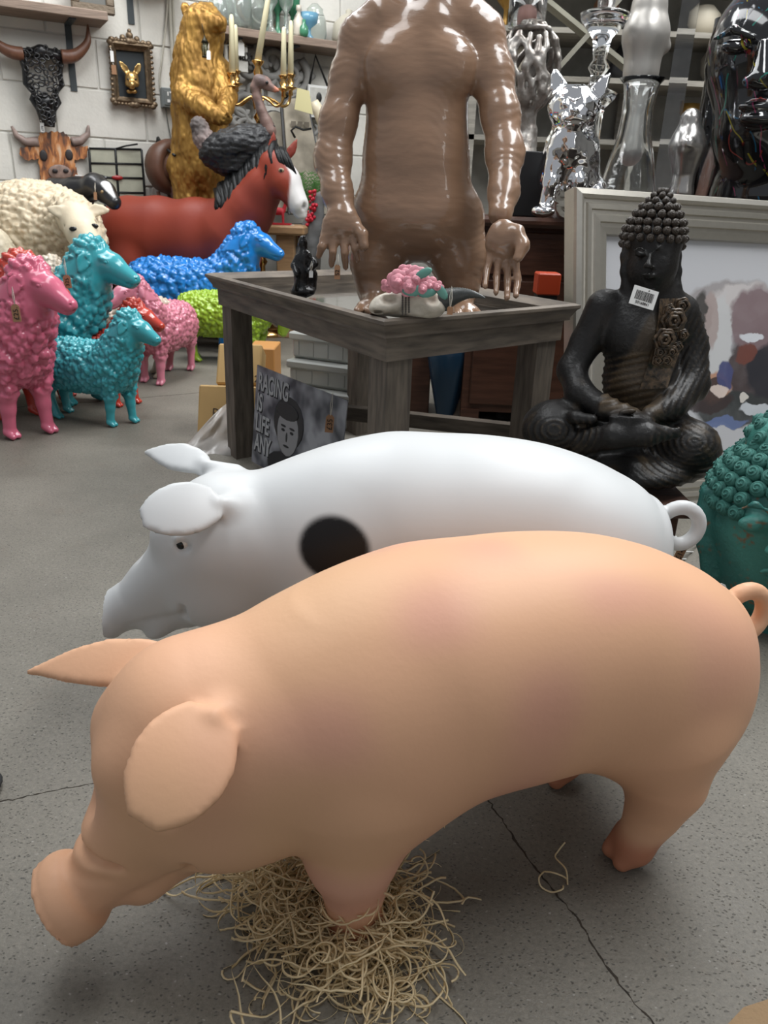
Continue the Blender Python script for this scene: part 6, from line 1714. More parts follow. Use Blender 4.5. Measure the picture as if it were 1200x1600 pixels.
# ================================================================== between bear and brown statue
brass = mat('polished_brass', (.62, .38, .14), .18, metal=1.0)
candle_m = mat('cream_wax', (.68, .63, .42), .5)
def candelabra():
    D = 5.0; zb = 0.0; foot = P(404, 300, D); org = Vector((foot.x, D, 0)); k = depth_at(404, 130, D) / FPX
    L_ = lambda x, y, d=0.0: P(x, y, D + d) - org
    t = thing('candelabra', 'polished brass five-armed candelabra with cream candles behind the ostrich neck', 'candelabra', org)
    st = L_(403, 95); 
    prof = [(.16, 0), (.16, .02), (.08, .05), (.03, .09), (.02, .2)]; ztop = st.z
    zz = .2
    while zz < ztop - .25: prof += [(.018, zz + .06), (.034, zz + .085), (.018, zz + .11)]; zz += .16
    prof += [(.016, ztop - .10), (.028, ztop - .06), (.016, ztop - .03), (.035, ztop - .006), (.036, ztop)]
    MB().lathe(prof, 20, c=(st.x, 0, 0)).build('stem', brass, t)
    mb = MB()
    cup = [(0, -.075), (.014, -.07), (.012, -.045), (.030, -.035), (.042, -.03), (.012, -.022), (.024, .0), (.014, .012), (.028, .035), (.030, .038)]
    cups = [((362, 124), (362, 58 + 60)), ]
    arms = [(363, 126, -.04), (369, 122, .14), (443, 130, -.02), (454, 128, .12)]
    tops = [(368, 18), (366, 38), (447, 40), (459, 30)]
    for (x, y, d), (tx_, ty_) in zip(arms, tops):
        e = L_(x, y, d); s = L_(403, 160); s_out = 1 if x > 403 else -1
        sx_ = [(407, 170), (411, 153), (424, 157), (437, 166), (446, 161)] if x > 403 else [(399, 170), (394, 152), (382, 157), (371, 164), (362, 158)]
        q = [L_(qx + (x - (449 if x > 403 else 363)) * min(1, k_ / 3), qy, d * k_ / 4) for k_, (qx, qy) in enumerate(sx_)] + [Vector((e.x, e.y, e.z - .06))]
        fine = []
        for i in range(len(q) - 1):
            for s_ in range(5):
                p0 = q[max(i-1, 0)]; p1 = q[i]; p2 = q[i+1]; p3 = q[min(i+2, len(q)-1)]; u = s_/5
                fine.append(.5 * ((2*p1) + (p2-p0)*u + (2*p0-5*p1+4*p2-p3)*u*u + (3*p1-p0-3*p2+p3)*u**3))
        fine.append(q[-1]); a = MB().tube(fine, .0085, 8).build('arm', brass, t)
        MB().lathe(cup, 16, c=tuple(e)).build('candle_cup', brass, a)
    for n_, (x, y, d, tx_, ty_, w) in enumerate(((363, 115, -.04, 360, 22, 5.2), (369, 112, .14, 366, 38, 4.6), (403, 94, 0, 421, -15, 5.2), (443, 122, -.02, 449, 42, 4.8), (454, 122, .12, 460, 32, 5))):
        base = L_(x, y, d) + org; c = thing('candle', ['cream taper candle at the far left of the brass candelabra', 'shorter cream taper candle behind the leftmost one', 'tall leaning cream taper candle on the centre of the candelabra', 'inner of the two right cream taper candles', 'outermost right cream taper candle on the candelabra'][n_], 'candle', base, group='candles on the candelabra')
        tip = P(tx_, ty_, D + d) - base
        if n_ != 2: tip.x = tip.z * (.02)
        MB().tube([(0, 0, 0), tip * .9, tip * .985, tip], [w*k, w*k*.72, w*k*.5, w*k*.15], 12).build('wax', candle_m, c)
        MB().tube([tip, tip * 1.03], .002, 5).build('wick', inkm, c)
candelabra()

# glassware and oddments on the right wall shelf
def on_shelf(x, back):
    a = onwall(x, 40, .26 - back); return Vector((a.x, a.y, z2 + .001))
def sl(name, label, cat, x, back, prof, m, n=20):
    o = MB().lathe(prof, n).build(name, m); o.location = on_shelf(x, back); return tag(o, label, cat)
gg = mat('greenish_glass', (.80, .86, .82), .05, trans=.85); gb = mat('blue_glass', (.25, .55, .75), .1, trans=.5); gr_ = mat('green_glass', (.10, .35, .20), .1, trans=.4)
sl('glass_decanter', 'clear glass decanter on the wall shelf beside the bear head', 'decanter', 346, .12, [(.07, 0), (.085, .03), (.08, .12), (.03, .2), (.025, .28), (.04, .29), (.035, .29), (.02, .27), (.07, .12), (.075, .03), (0, .02)], gg)
sl('glass_jar', 'square-shouldered clear glass jar on the wall shelf above the hanging sign', 'jar', 368, .10, [(.09, 0), (.10, .02), (.10, .2), (.07, .24), (.07, .26), (.06, .26), (.09, .2), (.09, .02), (0, .01)], gg)
def wheel():
    p = on_shelf(404, .16); t = thing('basket_plate', 'round brown woven rim plate standing on the wall shelf', 'plate', p + Vector((0, 0, .13)), WA)
    m = mat('wicker', (.20, .15, .10), .7, bump=.8, bscale=120)
    MB().tube([(.13 * math.cos(a), 0, .13 * math.sin(a)) for a in np.linspace(0, 6.28, 29)[:-1]], .014, 8, closed=True).build('rim', m, t)
    MB().lathe([(0, 0), (.12, .0), (.12, .008), (0, .008)], 28, M=Matrix.Rotation(R(90), 4, 'X')).build('dish', gg, t)
wheel()
for i, (x, lab) in enumerate(((423, 'first slim clear glass bottle right of the leaning candle'), (434, 'second clear glass bottle with green stem on the wall shelf'), (447, 'third tall clear bulb glass on the wall shelf'), (457, 'fourth clear bulb glass with green base on the wall shelf'))):
    sl('glass_bottle', lab, 'bottle', x, .08 + .05 * (i % 2), [(.035, 0), (.04, .01), (.012, .05), (.012, .12), (.045, .17), (.05, .23), (.03, .30), (.026, .30), (.044, .23), (.038, .17), (.004, .12), (0, .06)], gg if i % 2 == 0 else gr_)
sl('glass_bottle', 'short pale bottle with orange stopper on the right wall shelf', 'bottle', 467, .06, [(.03, 0), (.034, .02), (.034, .09), (.012, .12), (.012, .14), (.018, .145), (.016, .17), (0, .175)], mat('pale_bottle', (.55, .50, .42), .3))
sl('glass_bowl', 'small sky blue glass bowl on the right wall shelf', 'bowl', 482, .08, [(.03, 0), (.035, .01), (.015, .03), (.015, .06), (.055, .09), (.065, .14), (.06, .14), (.04, .09), (0, .08)], gb)
sl('glass_bottle', 'small green glass scent bottle at the front of the right wall shelf', 'bottle', 475, .015, [(.02, 0), (.028, .02), (.026, .05), (.01, .07), (.012, .09), (0, .095)], gr_)
sl('glass_jug', 'clear glass coffee jug with black lid on the right wall shelf', 'jug', 492, .14, [(.06, 0), (.075, .04), (.07, .12), (.05, .17), (.052, .18), (.02, .21), (0, .21)], gg)
sl('kettle', 'cream enamel kettle at the right end of the wall shelf, by the brown statue shoulder', 'kettle', 545, .12, [(.09, 0), (.11, .04), (.10, .12), (.05, .17), (.02, .18), (.022, .20), (0, .21)], mat('enamel', (.45, .42, .34), .3))

def hung(name, label, cat, x, y, out): return wall_thing(name, label, cat, x, y, out)
# sign with rope
t = hung('hanging_sign', 'white distressed wooden hanging sign with rope behind the candles', 'sign', 369, 92, .16)
pale = mat('distressed_white', (.55, .54, .50), .7, var=.25, vscale=30)
a, b_ = wx(352, 110, t, .16), wx(386, 74, t, .16)
MB().box((a.x, -.012, a.z), (b_.x, .012, b_.z), .003).build('board', pale, t)
text('lettering', 'Relax', .095, inkm, t, (a.x + .012, -.016, (a.z + b_.z) / 2 - .005), (R(90), 0, 0), sx=.72, off=.002)
MB().tube([(a.x + .01, 0, b_.z), wx(366, 47, t, .16), wx(372, 44, t, .16), (b_.x - .01, 0, b_.z)], .005, 6).build('rope', mat('jute', (.33, .25, .15), .9), t)
t = hung('heart_tag', 'small white house-shaped tag hanging in front of the distressed sign', 'tag', 376, 74, .20)
MB().prism([(-.022, -.045), (.022, -.045), (.022, .02), (0, .045), (-.022, .02)], -.004, .004, Matrix.Rotation(R(90), 4, 'X')).build('card', ws, t)

# carved grey panel: scrolls and leaves cut from board
def carved():
    t = hung('carved_panel', 'large grey carved scrollwork panel hanging behind the candelabra', 'panel', 415, 150, .05)
    gm = mat('grey_carving', (.27, .265, .25), .8, bump=.5, bscale=40, var=.3)
    rr = random.Random(8)
    def scroll(x, y, r, a0, turns, w):
        c = wx(x, y, t, .06); pts = []; rs = []
        for i in range(26):
            u = i / 25; a = a0 + turns * 2 * math.pi * u; q = r * (1 - .8 * u); pts.append(c + Vector((math.cos(a) * q, -.01, math.sin(a) * q))); rs.append(w * (1 - .5 * u))
        MB().tube(pts, rs, 7).build('scroll', gm, t)
    for x, y, r, a, tn, w in ((390, 105, .10, 0, 1.3, .026), (424, 96, .12, 2, 1.4, .030), (455, 120, .12, 1, -1.3, .028), (380, 170, .13, 3, 1.5, .030), (385, 200, .10, 1, -1.4, .026), (462, 165, .11, 4, 1.2, .026),
                              (412, 120, .07, 0, -1.4, .02), (476, 142, .08, 2, 1.2, .022), (395, 145, .06, 5, 1.4, .02), (372, 190, .07, 2, -1.3, .02), (489, 200, .08, 0, 1.2, .02)):
        scroll(x, y, r, a, tn, w)
    for x, y, ang, ln in ((424, 82, 100, .16), (438, 92, 60, .17), (460, 105, 30, .18), (476, 120, 10, .16), (386, 92, 120, .15), (468, 140, -20, .16), (374, 150, 200, .13), (378, 212, 230, .14), (480, 160, -50, .16), (404, 92, 90, .13)):
        c = wx(x, y, t, .05); MB().ball(c, (ln / 2, .018, .034), 12, Matrix.Rotation(-R(ang), 3, 'Y')).build('leaf', gm, t)
carved()

# long boards leaning: two printed planks with black edges
def longboard(label, x0, y0, x1, y1, w0, w1, out, s=None):
    t = hung('printed_plank', label, 'board', (x0 + x1) / 2, (y0 + y1) / 2, out)
    a, b_ = wx(x0, y0, t, out - .04), wx(x1, y1, t, out + .18)
    d = (b_ - a).normalized(); sd = Vector((0, 1, 0)).cross(d).normalized(); nn = d.cross(sd)
    def sh(off, grow, m, nm):
        poly = []
        for i in range(9):
            an = math.pi * i / 8; poly.append(a + sd * math.cos(an) * (w0 + grow) - d * math.sin(an) * (w0 + grow) * .8)
        poly += [b_ - sd * (w1 + grow), b_ + sd * (w1 + grow)]
        n = len(poly); vs = [p + nn * off for p in poly] + [p + nn * (off + .014) for p in poly]
        MB().add(vs, [tuple(range(n)), tuple(reversed(range(n, 2*n)))] + [(i, n + i, n + (i+1) % n, (i+1) % n) for i in range(n)]).build(nm, m, t)
    sg = 1 if nn.y < 0 else -1
    sh(0, .016, black_m, 'black_edge'); sh(.012 * sg, 0, mat('aged_print', (.36, .32, .25), .7, var=.35, vscale=14), 'face')
    if s:
        for i_ in range(3): MB().bar(a + d * .10 + sd * (.045 - .045 * i_ - .02), a + d * .10 + sd * (.045 - .045 * i_ + .012), .004, .03, up=(0, 0, 1)).build('faded_print', mat('faded_ink', (.16, .14, .11), .8), t).location = nn * (.030 * sg)
longboard('left printed plank with rounded top, leaning behind the ostrich neck', 432, 190, 440, 330, .075, .10, .14)
longboard('right printed plank with black edge, leaning behind the horse ears', 462, 172, 484, 335, .085, .13, .24, 'JUST IN WELL')
t = hung('yellow_note', 'pale yellow paper note stuck above the right printed plank', 'note', 474, 158, .30)
MB().prism([(-.06, -.05), (.065, -.07), (.04, .06), (-.04, .07)], -.001, .001, Matrix.Rotation(R(90), 4, 'X')).build('paper', mat('yellow_paper', (.60, .55, .30), .8), t)
t = hung('white_plaque', 'small white square framed plaque with a black oval, hung on a dark ribbon', 'plaque', 497, 158, .10)
MB().box((-.075, -.012, -.10), (.085, .012, .09), .004).build('frame', ws, t); MB().box((-.06, -.015, -.085), (.07, -.012, .075)).build('panel', pale, t)
MB().ball((0, -.016, .02), (.020, .004, .030), 12).build('oval', black_m, t)
MB().tube([(-.06, 0, .09), (-.02, 0, .26), (.07, 0, .09)], .008, 6).build('ribbon', black_m, t)
t = hung('curved_horn', 'smooth cream tapering horn ornament pointing up left of the brown statue', 'horn', 500, 175, .45)
MB().tube([wx(491, 158, t, .45), wx(497, 172, t, .45), wx(506, 192, t, .45), wx(512, 215, t, .45), wx(515, 250, t, .45)], [.024, .036, .042, .048, .055], 14).build('horn', mat('ivory_resin', (.62, .55, .40), .35), t)
t = hung('wire_hook', 'black bent iron hook bracket fixed across the right printed plank', 'hook', 470, 200, .42)
MB().tube([wx(461, 215, t, .42), wx(455, 204, t, .42), wx(462, 198, t, .42), wx(474, 203, t, .42), wx(486, 201, t, .42)], .007, 6).build('rod', lead, t)

# bench with plant, berries and red reindeer to the right of the horse
def bench():
    D = 4.85; zt = P(440, 352, D).z; c = P(450, 352, D); t = thing('oak_bench', 'light oak bench with thick top behind the horse muzzle', 'bench', (c.x, D, 0))
    om = mat('light_oak', (.40, .24, .12), .5, bump=.2, bscale=20, stretch=(1, 8, 8), var=.3, vscale=9)
    x1 = P(476, 352, D).x - c.x; MB().box((-.42, -.02, zt - .055), (x1, .32, zt), .012).build('top', om, t)
    xl = P(430, 352, D).x - c.x; xr = P(458, 352, D).x - c.x
    MB().box((xl, .03, 0), (xr, .12, zt - .055), .004).build('leg', om, t); MB().box((xl, .2, 0), (xr, .29, zt - .055), .004).build('leg', om, t)
    # red reindeer
    rm = mat('red_felt', (.42, .02, .03), .6); o = thing('reindeer_ornament', 'small red reindeer ornament standing on the oak bench', 'ornament', P(434, 346, D + .05)); o.location.z = zt + .001
    f = Fig(.0045, (0, 0, 0)); f.ell((0, 0, .075), (.045, .02, .022), .01)
    for x in (-.03, .03):
        for y in (-.01, .01): f.cone((x, y, .07), (x * 1.1, y, .008), .008, .006, .006)
    f.chain([(.035, 0, .08), (.05, 0, .12), (.07, 0, .125)], [.012, .010, .008], .006); f.chain([(.05, .004, .13), (.04, .01, .165)], [.004, .003], .003); f.chain([(.05, -.004, .13), (.055, -.012, .165)], [.004, .003], .003)
    V, Q = f.surface(1); put('body', V, Q, rm, o); MB().box((-.07, -.035, 0), (.08, .035, .010)).build('base', rm, o)
    o2 = MB().box((0, 0, 0), (.07, .045, .002)).build('paper_ticket', white_tag_m); o2.location = P(440, 350, D + .02); o2.location.z = zt + .001; tag(o2, 'small white paper ticket lying on the oak bench', 'ticket')
    # green plant and berries in a pot
    pl = thing('potted_fern', 'feathery green plant with red berry sprays behind the horse muzzle', 'plant', P(482, 330, D + .50)); pl.location.z = 0
    D2 = D + .5; L_ = lambda x, y, d=0: P(x, y, D2 + d) - pl.location
    zp = L_(480, 350).z; MB().lathe([(.07, 0), (.10, zp - .02), (.105, zp), (.09, zp), (0, zp - .03)], 20, c=tuple(L_(480, 350) * Vector((1, 1, 0)) if False else (L_(480, 350).x, 0, 0))).build('pot', mat('pot_grey', (.14, .13, .12), .7), pl)
    gm = mat('fern_green', (.10, .26, .06), .6, var=.5, vscale=20); mb = MB(); rr = random.Random(4)
    for i in range(90):
        base = L_(478 + rr.uniform(-6, 6), 335); tip = L_(rr.uniform(466, 506), rr.uniform(266, 325), rr.uniform(-.1, .1)); d = tip - base; perp = Vector((d.z, 0, -d.x)).normalized()
        mb.tube([base, base + d * .5 + Vector((0, -.02, .01)), tip], [.003, .002, .001], 4)
        for s_ in range(7):
            u = .4 + s_ * .09; c0 = base + d * u
            for sg in (-1, 1):
                e = c0 + perp * sg * .028 + d.normalized() * .022; w = Vector((0, 0, .004)); mb.add([c0 - w, c0 + w, e], [(0, 1, 2)])
    tag(mb.build('foliage', gm, pl), kind='stuff')
    bm = mat('berry_red', (.45, .012, .03), .3); mb = MB()
    for i in range(70):
        u = rr.random(); x = 487 + 6 * math.sin(u * 3) + rr.uniform(-5, 5) - 22 * u * u; y = 300 + 66 * u + rr.uniform(-4, 4)
        mb.ball(L_(x, y, -.30 + rr.uniform(-.03, .03)), .012, 6)
    tag(mb.build('berries', bm, pl), kind='stuff')
    # grey rock-like log and pale tub
    o = thing('driftwood', 'dark grey slab of driftwood leaning behind the knight figurine', 'wood', P(492, 345, D + .22)); o.location.z = 0
    L2 = lambda x, y, d=0: P(x, y, D + .22 + d) - o.location
    f = Fig(.012, (0, 0, 0)); f.chain([np.array(L2(500, 310)), np.array(L2(488, 355)), np.array(L2(474, 400)), np.array(L2(468, 440))], [.04, .06, .07, .06], .02, flat=(0, 1, 0), ff=1.8)
    V, Q = f.surface(1); n = vnormals(V, Q); V = V + n * ((vnoise(V * 18, 3) - .5) * .02)[:, None]; put('slab', V, Q, mat('driftwood_grey', (.13, .13, .13), .8, bump=.6, bscale=40), o)
bench()

# ================================================================== under the table
cardm = mat('tan_card', (.50, .32, .125), .7, var=.12, vscale=10)
serif = mat('box_print', (.06, .035, .02), .8)
def card_box(label, pts, D, thick, s, s2=None):
    """box whose near face has its corners (left-bottom, right-bottom, right-top, left-top) at the given columns and rows"""
    c = [P(x, y, D + d) for x, y, d in pts]; o = sum(c, Vector()) / 4
    ux = (c[1] - c[0]).normalized(); uz = (c[3] - c[0]); uz = (uz - ux * uz.dot(ux)).normalized(); nn = ux.cross(uz)
    M_ = Matrix(((ux.x, -nn.x, uz.x, o.x), (ux.y, -nn.y, uz.y, o.y), (ux.z, -nn.z, uz.z, o.z), (0, 0, 0, 1)))
    t = thing('card_box', label, 'box', (0, 0, 0)); t.matrix_world = M_
    w = (c[1] - c[0]).length / 2; h = (c[3] - c[0]).length / 2
    MB().box((-w, 0, -h), (w, thick, h), .006).build('carton', cardm, t)
    return t, w, h
b1, w1, h1 = card_box('upper tan card box with lettering and finger hole, behind the left table leg', ((331, 598, -.03), (400, 600, -.03), (416, 540, .05), (347, 536, .05)), 2.78, .10, 'RMS')
text('lettering', 'RMS', .042, serif, b1, (-w1 * .62, -.001, -h1 * .22), (R(90), 0, 0)); text('lettering', '1912', .036, serif, b1, (w1 * .05, -.001, -h1 * .88), (R(90), 0, 0))
MB().lathe([(.0, 0), (.020, 0), (.020, .002), (0, .002)], 20, M=Matrix.Translation((w1 * .05, -.001, h1 * .55)) @ Matrix.Rotation(R(90), 4, 'X')).build('finger_hole', mat('hole_brown', (.10, .05, .02), .8), b1)
b2, w2, h2 = card_box('lower tan card box with lettering and finger hole, under the upper one', ((300, 700, -.03), (415, 704, -.03), (425, 606, .06), (325, 602, .06)), 2.66, .12, 'RMS')
text('lettering', 'RMS TITANIC', .050, serif, b2, (-w2 * .62, -.001, -h2 * .02), (R(90), 0, 0))
MB().lathe([(.0, 0), (.026, 0), (.026, .002), (0, .002)], 20, M=Matrix.Translation((-w2 * .05, -.001, h2 * .50)) @ Matrix.Rotation(R(90), 4, 'X')).build('finger_hole', mat('hole_brown', (.10, .05, .02), .8), b2)
t = thing('card_box', 'orange-brown card box end showing between the table leg and plastic crates', 'box', P(422, 575, 3.35)); t.location.z = 0
zb = P(422, 545, 3.35).z; MB().box((-.10, 0, 0), (.02, .2, zb), .004).build('carton', mat('orange_card', (.45, .21, .06), .6), t)

# polythene sheet over the boxes
def poly():
    m = mat('polythene', (.74, .70, .66), .28, trans=.55, bump=.35, bscale=14, coat=.3)
    o = PZ(330, 720, 0); t = thing('polythene_bag', 'crumpled translucent polythene bag standing in front of the card boxes', 'bag', o)
    rows = [[(270, 712), (300, 716), (340, 720), (380, 720)], [(296, 690), (318, 692), (346, 694), (380, 690)], [(322, 660), (336, 664), (354, 660), (382, 655)], [(342, 640), (350, 640), (362, 632), (384, 624)], [(352, 632), (358, 630), (370, 618), (386, 606)]]
    N_ = 14; vs = []; fs = []
    for i in range(N_):
        u = i / (N_ - 1) * 4; a = min(int(u), 3); fu = u - a
        for j in range(N_):
            v = j / (N_ - 1) * 3; b_ = min(int(v), 2); fv = v - b_
            def L(r): return Vector(rows[r][b_]) * (1-fv) + Vector(rows[r][b_+1]) * fv
            q = L(a) * (1-fu) + L(a+1) * fu; D = 2.42 + .20 * i / N_ + .05 * vnoise(np.array([[i * .5, j * .5, 1.]]), 3)[0]
            vs.append(P(q.x, q.y, D) - o)
    for i in range(N_ - 1):
        for j in range(N_ - 1): fs.append((i*N_+j, i*N_+j+1, (i+1)*N_+j+1, (i+1)*N_+j))
    n = len(vs); vs2 = vs + [v + Vector((0, .006, 0)) for v in vs]; fs2 = fs + [tuple(reversed([k + n for k in f])) for f in fs]
    ring = [j for j in range(N_)] + [i*N_+N_-1 for i in range(1, N_)] + [(N_-1)*N_+j for j in range(N_-2, -1, -1)] + [i*N_ for i in range(N_-2, 0, -1)]
    fs2 += [(ring[i], n + ring[i], n + ring[(i+1) % len(ring)], ring[(i+1) % len(ring)]) for i in range(len(ring))]
    MB().add(vs2, fs2, True).build('sheet', m, t)
poly()

# stacked plastic crates
pc = mat('milky_plastic', (.52, .53, .50), .30, trans=.25, coat=.3, bump=.1, bscale=8)
def crate(label, x0, x1, ytop, ybot, D, ry=-24):
    c = P((x0 + x1) / 2, ybot, D); t = thing('plastic_crate', label, 'crate', c, R(ry)); k = depth_at(450, ybot, D) / FPX; w = (x1 - x0) * k * .42; h = (ybot - ytop) * k * .95; d = .30
    t.location.z = max(c.z, 0)
    MB().box((-w, 0, 0), (w, d, h - .012), .012).build('tub', pc, t)
    MB().box((-w - .008, -.008, h - .03), (w + .008, d + .008, h), .006).build('lid', pc, t)
    for i in range(4): MB().box((-w + .02 + i * w * .5, -.003, .015), (-w + .035 + i * w * .5, 0, h - .035)).build('rib', pc, t)
    return t
cA = crate('milky plastic crate at the bottom of the stack under the table', 425, 572, 606, 665, 2.86)
cB = crate('milky plastic crate in the middle of the stack, ribbed, under the table', 432, 568, 565, 606, 2.90)
cC = crate('upper milky plastic crate of the stack, right below the tray', 438, 562, 522, 565, 2.94)
hA = P(500, 606, 2.86).z
z_ = 0
for c_ in (cA, cB, cC):
    lid = [o for o in c_.children if o.name.startswith('lid')][0]; hh = max(v.co.z for v in lid.data.vertices); c_.location.z = z_; z_ += hh + .001

# racing sign leaning on the crates
def racing_sign():
    # a tin sheet standing tilted in its own plane
    tl = P(402, 570, 2.35); tr = P(543, 626, 2.00)
    ux = (tr - tl).normalized(); uz = Vector((.06, .05, 1)); uz = (uz - ux * uz.dot(ux)).normalized(); nn = ux.cross(uz).normalized()
    W = (tr - tl).length; H = W * .9
    M_ = Matrix(((ux.x, -nn.x, uz.x, tl.x), (ux.y, -nn.y, uz.y, tl.y), (ux.z, -nn.z, uz.z, tl.z), (0, 0, 0, 1)))
    # shorten so that it does not sink into the floor
    low = lambda h: (M_ @ Vector((0, 0, -h))).z
    lowr = lambda h: (M_ @ Vector((W, 0, -h))).z
    while min(low(H), lowr(H)) < .004 and H > .1: H -= .004
    t = thing('tin_sign', 'grey tin sign with racing lettering and a portrait, leaning under the table', 'sign', (0, 0, 0)); t.matrix_world = M_
    m = bpy.data.materials.new('grey_print'); m.use_nodes = True; nt = m.node_tree; N = nt.nodes; L = nt.links; b = N['Principled BSDF']; b.inputs['Roughness'].default_value = .32
    tc = N.new('ShaderNodeTexCoord'); n = N.new('ShaderNodeTexNoise'); n.inputs['Scale'].default_value = 11; n.inputs['Detail'].default_value = 2; L.new(tc.outputs['Object'], n.inputs[0])
    cr = N.new('ShaderNodeValToRGB'); e = cr.color_ramp.elements; e[0].position = .38; e[0].color = (.05, .055, .07, 1); e[1].position = .62; e[1].color = (.34, .35, .38, 1); L.new(n.outputs[0], cr.inputs[0]); L.new(cr.outputs[0], b.inputs['Base Color'])
    MB().box((0, 0, -H), (W, .003, 0)).build('sheet', m, t)
    wl = mat('print_light', (.40, .41, .42), .4); dk = mat('print_dark', (.012, .013, .016), .5); skin = mat('print_grey', (.26, .26, .27), .4); hair = mat('print_hair', (.03, .03, .032), .5)
    S_ = W
    for i, (s, z) in enumerate((('RACING', -.155), ('IS', -.295), ('LIFE', -.435), ('ANY', -.575))):
        sz = .165 * S_
        text('lettering_shadow', s, sz, dk, t, (.035 * S_, -.0006, z * S_ - .006 * S_), (R(90), 0, 0), sx=.60, off=.007 * S_)
        text('lettering', s, sz, wl, t, (.03 * S_, -.0014, z * S_), (R(90), 0, 0), sx=.60, off=.003 * S_)
    def flat(nm, x, z, rx, rz, m_, y=-.001):
        o = MB().ball((0, 0, 0), (rx * S_, .0012, rz * S_), 16).build(nm, m_, t); o.location = (x * S_, y, z * S_); return o
    flat('portrait_hair', .42, -.29, .175, .17, hair, -.0004); flat('portrait_face', .42, -.35, .125, .16, skin, -.0012); flat('portrait_fringe', .40, -.22, .13, .055, hair, -.0022)
    for x in (.37, .47): flat('portrait_eye', x, -.345, .022, .010, dk, -.0024); flat('portrait_brow', x, -.318, .032, .008, dk, -.0024)
    flat('portrait_nose', .415, -.385, .012, .035, hair, -.0020); flat('portrait_mouth', .415, -.445, .035, .008, dk, -.0024); flat('portrait_collar', .44, -.60, .24, .11, dk, -.0006)
racing_sign()
price_tag('brown price tag hanging on the tin racing sign', 515, 662, 2.02, 13, 28, tilt=4, s='\u00a335', up=34)

# dim things seen beyond the table between its legs
o = thing('blue_vase', 'tall dark blue tapering vase standing on the floor behind the table', 'vase', PZ(697, 655, 0)); k = depth_at(697, 600, o.location.y) / FPX
MB().lathe([(16*k, 0), (17*k, 10*k), (30*k, 70*k), (36*k, 105*k), (30*k, 125*k), (26*k, 125*k), (0, 60*k)], 24).build('body', mat('blue_glaze', (.012, .035, .065), .25), o)
o = thing('mahogany_post', 'narrow dark mahogany cupboard end behind the table middle leg', 'cabinet', PZ(650, 650, 0)); MB().box((-.05, 0, 0), (.05, .25, .42), .004).build('panel', sb_m, o)
def driftroot():
    o = thing('driftwood', 'dark twisted driftwood stump standing behind the table right half', 'wood', PZ(730, 658, 0)); f = Fig(.009, o.location)
    D = o.location.y
    f.pj([(728, 655, D, 22), (732, 625, D, 17), (738, 598, D, 13), (742, 570, D, 12), (752, 540, D, 10)], .02); f.pj([(738, 600, D, 9), (758, 575, D, 8), (775, 560, D + .02, 7)], .015); f.pj([(722, 650, D, 12), (712, 657, D - .04, 8)], .01)
    V, Q = f.surface(1); n = vnormals(V, Q); V = V + n * ((vnoise(V * 30, 3) - .5) * .014)[:, None]; V[:, 2] = np.maximum(V[:, 2], 0); put('stump', V, Q, mat('bark', (.05, .035, .025), .8, bump=.7, bscale=50), o)
driftroot()
def iron_stand():
    o = thing('candle_stand', 'black iron baluster candle stand with a loop handle on the floor behind the table', 'candlestick', PZ(784, 652, 0)); D = o.location.y; k = depth_at(784, 640, D) / FPX; im = mat('cast_iron', (.016, .016, .017), .5)
    MB().lathe([(26*k, 0), (27*k, 6*k), (16*k, 18*k), (10*k, 26*k), (13*k, 36*k), (8*k, 44*k), (11*k, 54*k), (5*k, 62*k), (7*k, 70*k), (3*k, 90*k), (0, 92*k)], 18).build('baluster', im, o)
    MB().tube([(-28*k, 0, 22*k), (-38*k, 0, 30*k), (-42*k, 0, 52*k), (-36*k, 0, 58*k), (-32*k, 0, 48*k), (-34*k, 0, 30*k), (-20*k, 0, 38*k), (-8*k, 0, 26*k), (-2*k, 0, 10*k)], 2.4*k, 7).build('handle', im, o)
    MB().lathe([(22*k, 0), (24*k, 4*k), (16*k, 12*k), (0, 14*k)], 16, c=(-26*k, -.02, 0)).build('dish', im, o)
iron_stand()
def fleece():
    o = thing('sheepskin', 'pale curly sheepskin draped low behind the right table leg', 'fleece', PZ(812, 600, 0)); D = o.location.y; f = Fig(.012, o.location)
    f.pe(806, 560, D, 18, 34, .10, .03); f.pe(790, 548, D, 20, 14, .10, .03); f.pj([(806, 585, D, 12), (808, 600, D, 8)], .02)
    V, Q = f.surface(1); V = curls(V, Q, 45, .018, None, seed=4); V[:, 2] = np.maximum(V[:, 2], .0); put('fleece', V, Q, mat('fleece_cream', (.34, .31, .26), .9), o)
fleece()
o = thing('wooden_stick_leg', 'short pinkish wooden stool leg seen far behind the table', 'leg', PZ(772, 600, 0)); MB().bar((0, 0, 0), (.04, .03, .30), .03, .03).build('leg', mat('pink_wood', (.22, .12, .08), .6), o)
o = thing('plastic_cup_pile', 'silvery ribbed duct end lying on the floor beyond the lime sheep', 'duct', PZ(345, 545, 0)); MB().tube([(0, 0, .06), (.04, .02, .055), (.16, .05, .05)], [.05, .055, .05], 14).build('duct', mat('duct_grey', (.35, .35, .34), .4, metal=.3, bump=.8, bscale=90), o)
# orange object low behind the tray, right
o = thing('orange_crate', 'bright orange plastic crate under the sideboard edge by the silver frame', 'crate', P(862, 450, 2.72)); MB().box((-.035, 0, -.03), (.035, .08, .035), .004).build('tub', mat('orange_plastic', (.40, .045, .012), .4), o)
o.location.z = .065
o.location = P(858, 446, 2.45); 
for ch in o.children: ch.location.z = 0
zt_ = o.location.z; 
st_ = MB().box((-.03, .005, -zt_), (.03, .075, -.03)).build('stand', black_m, o)

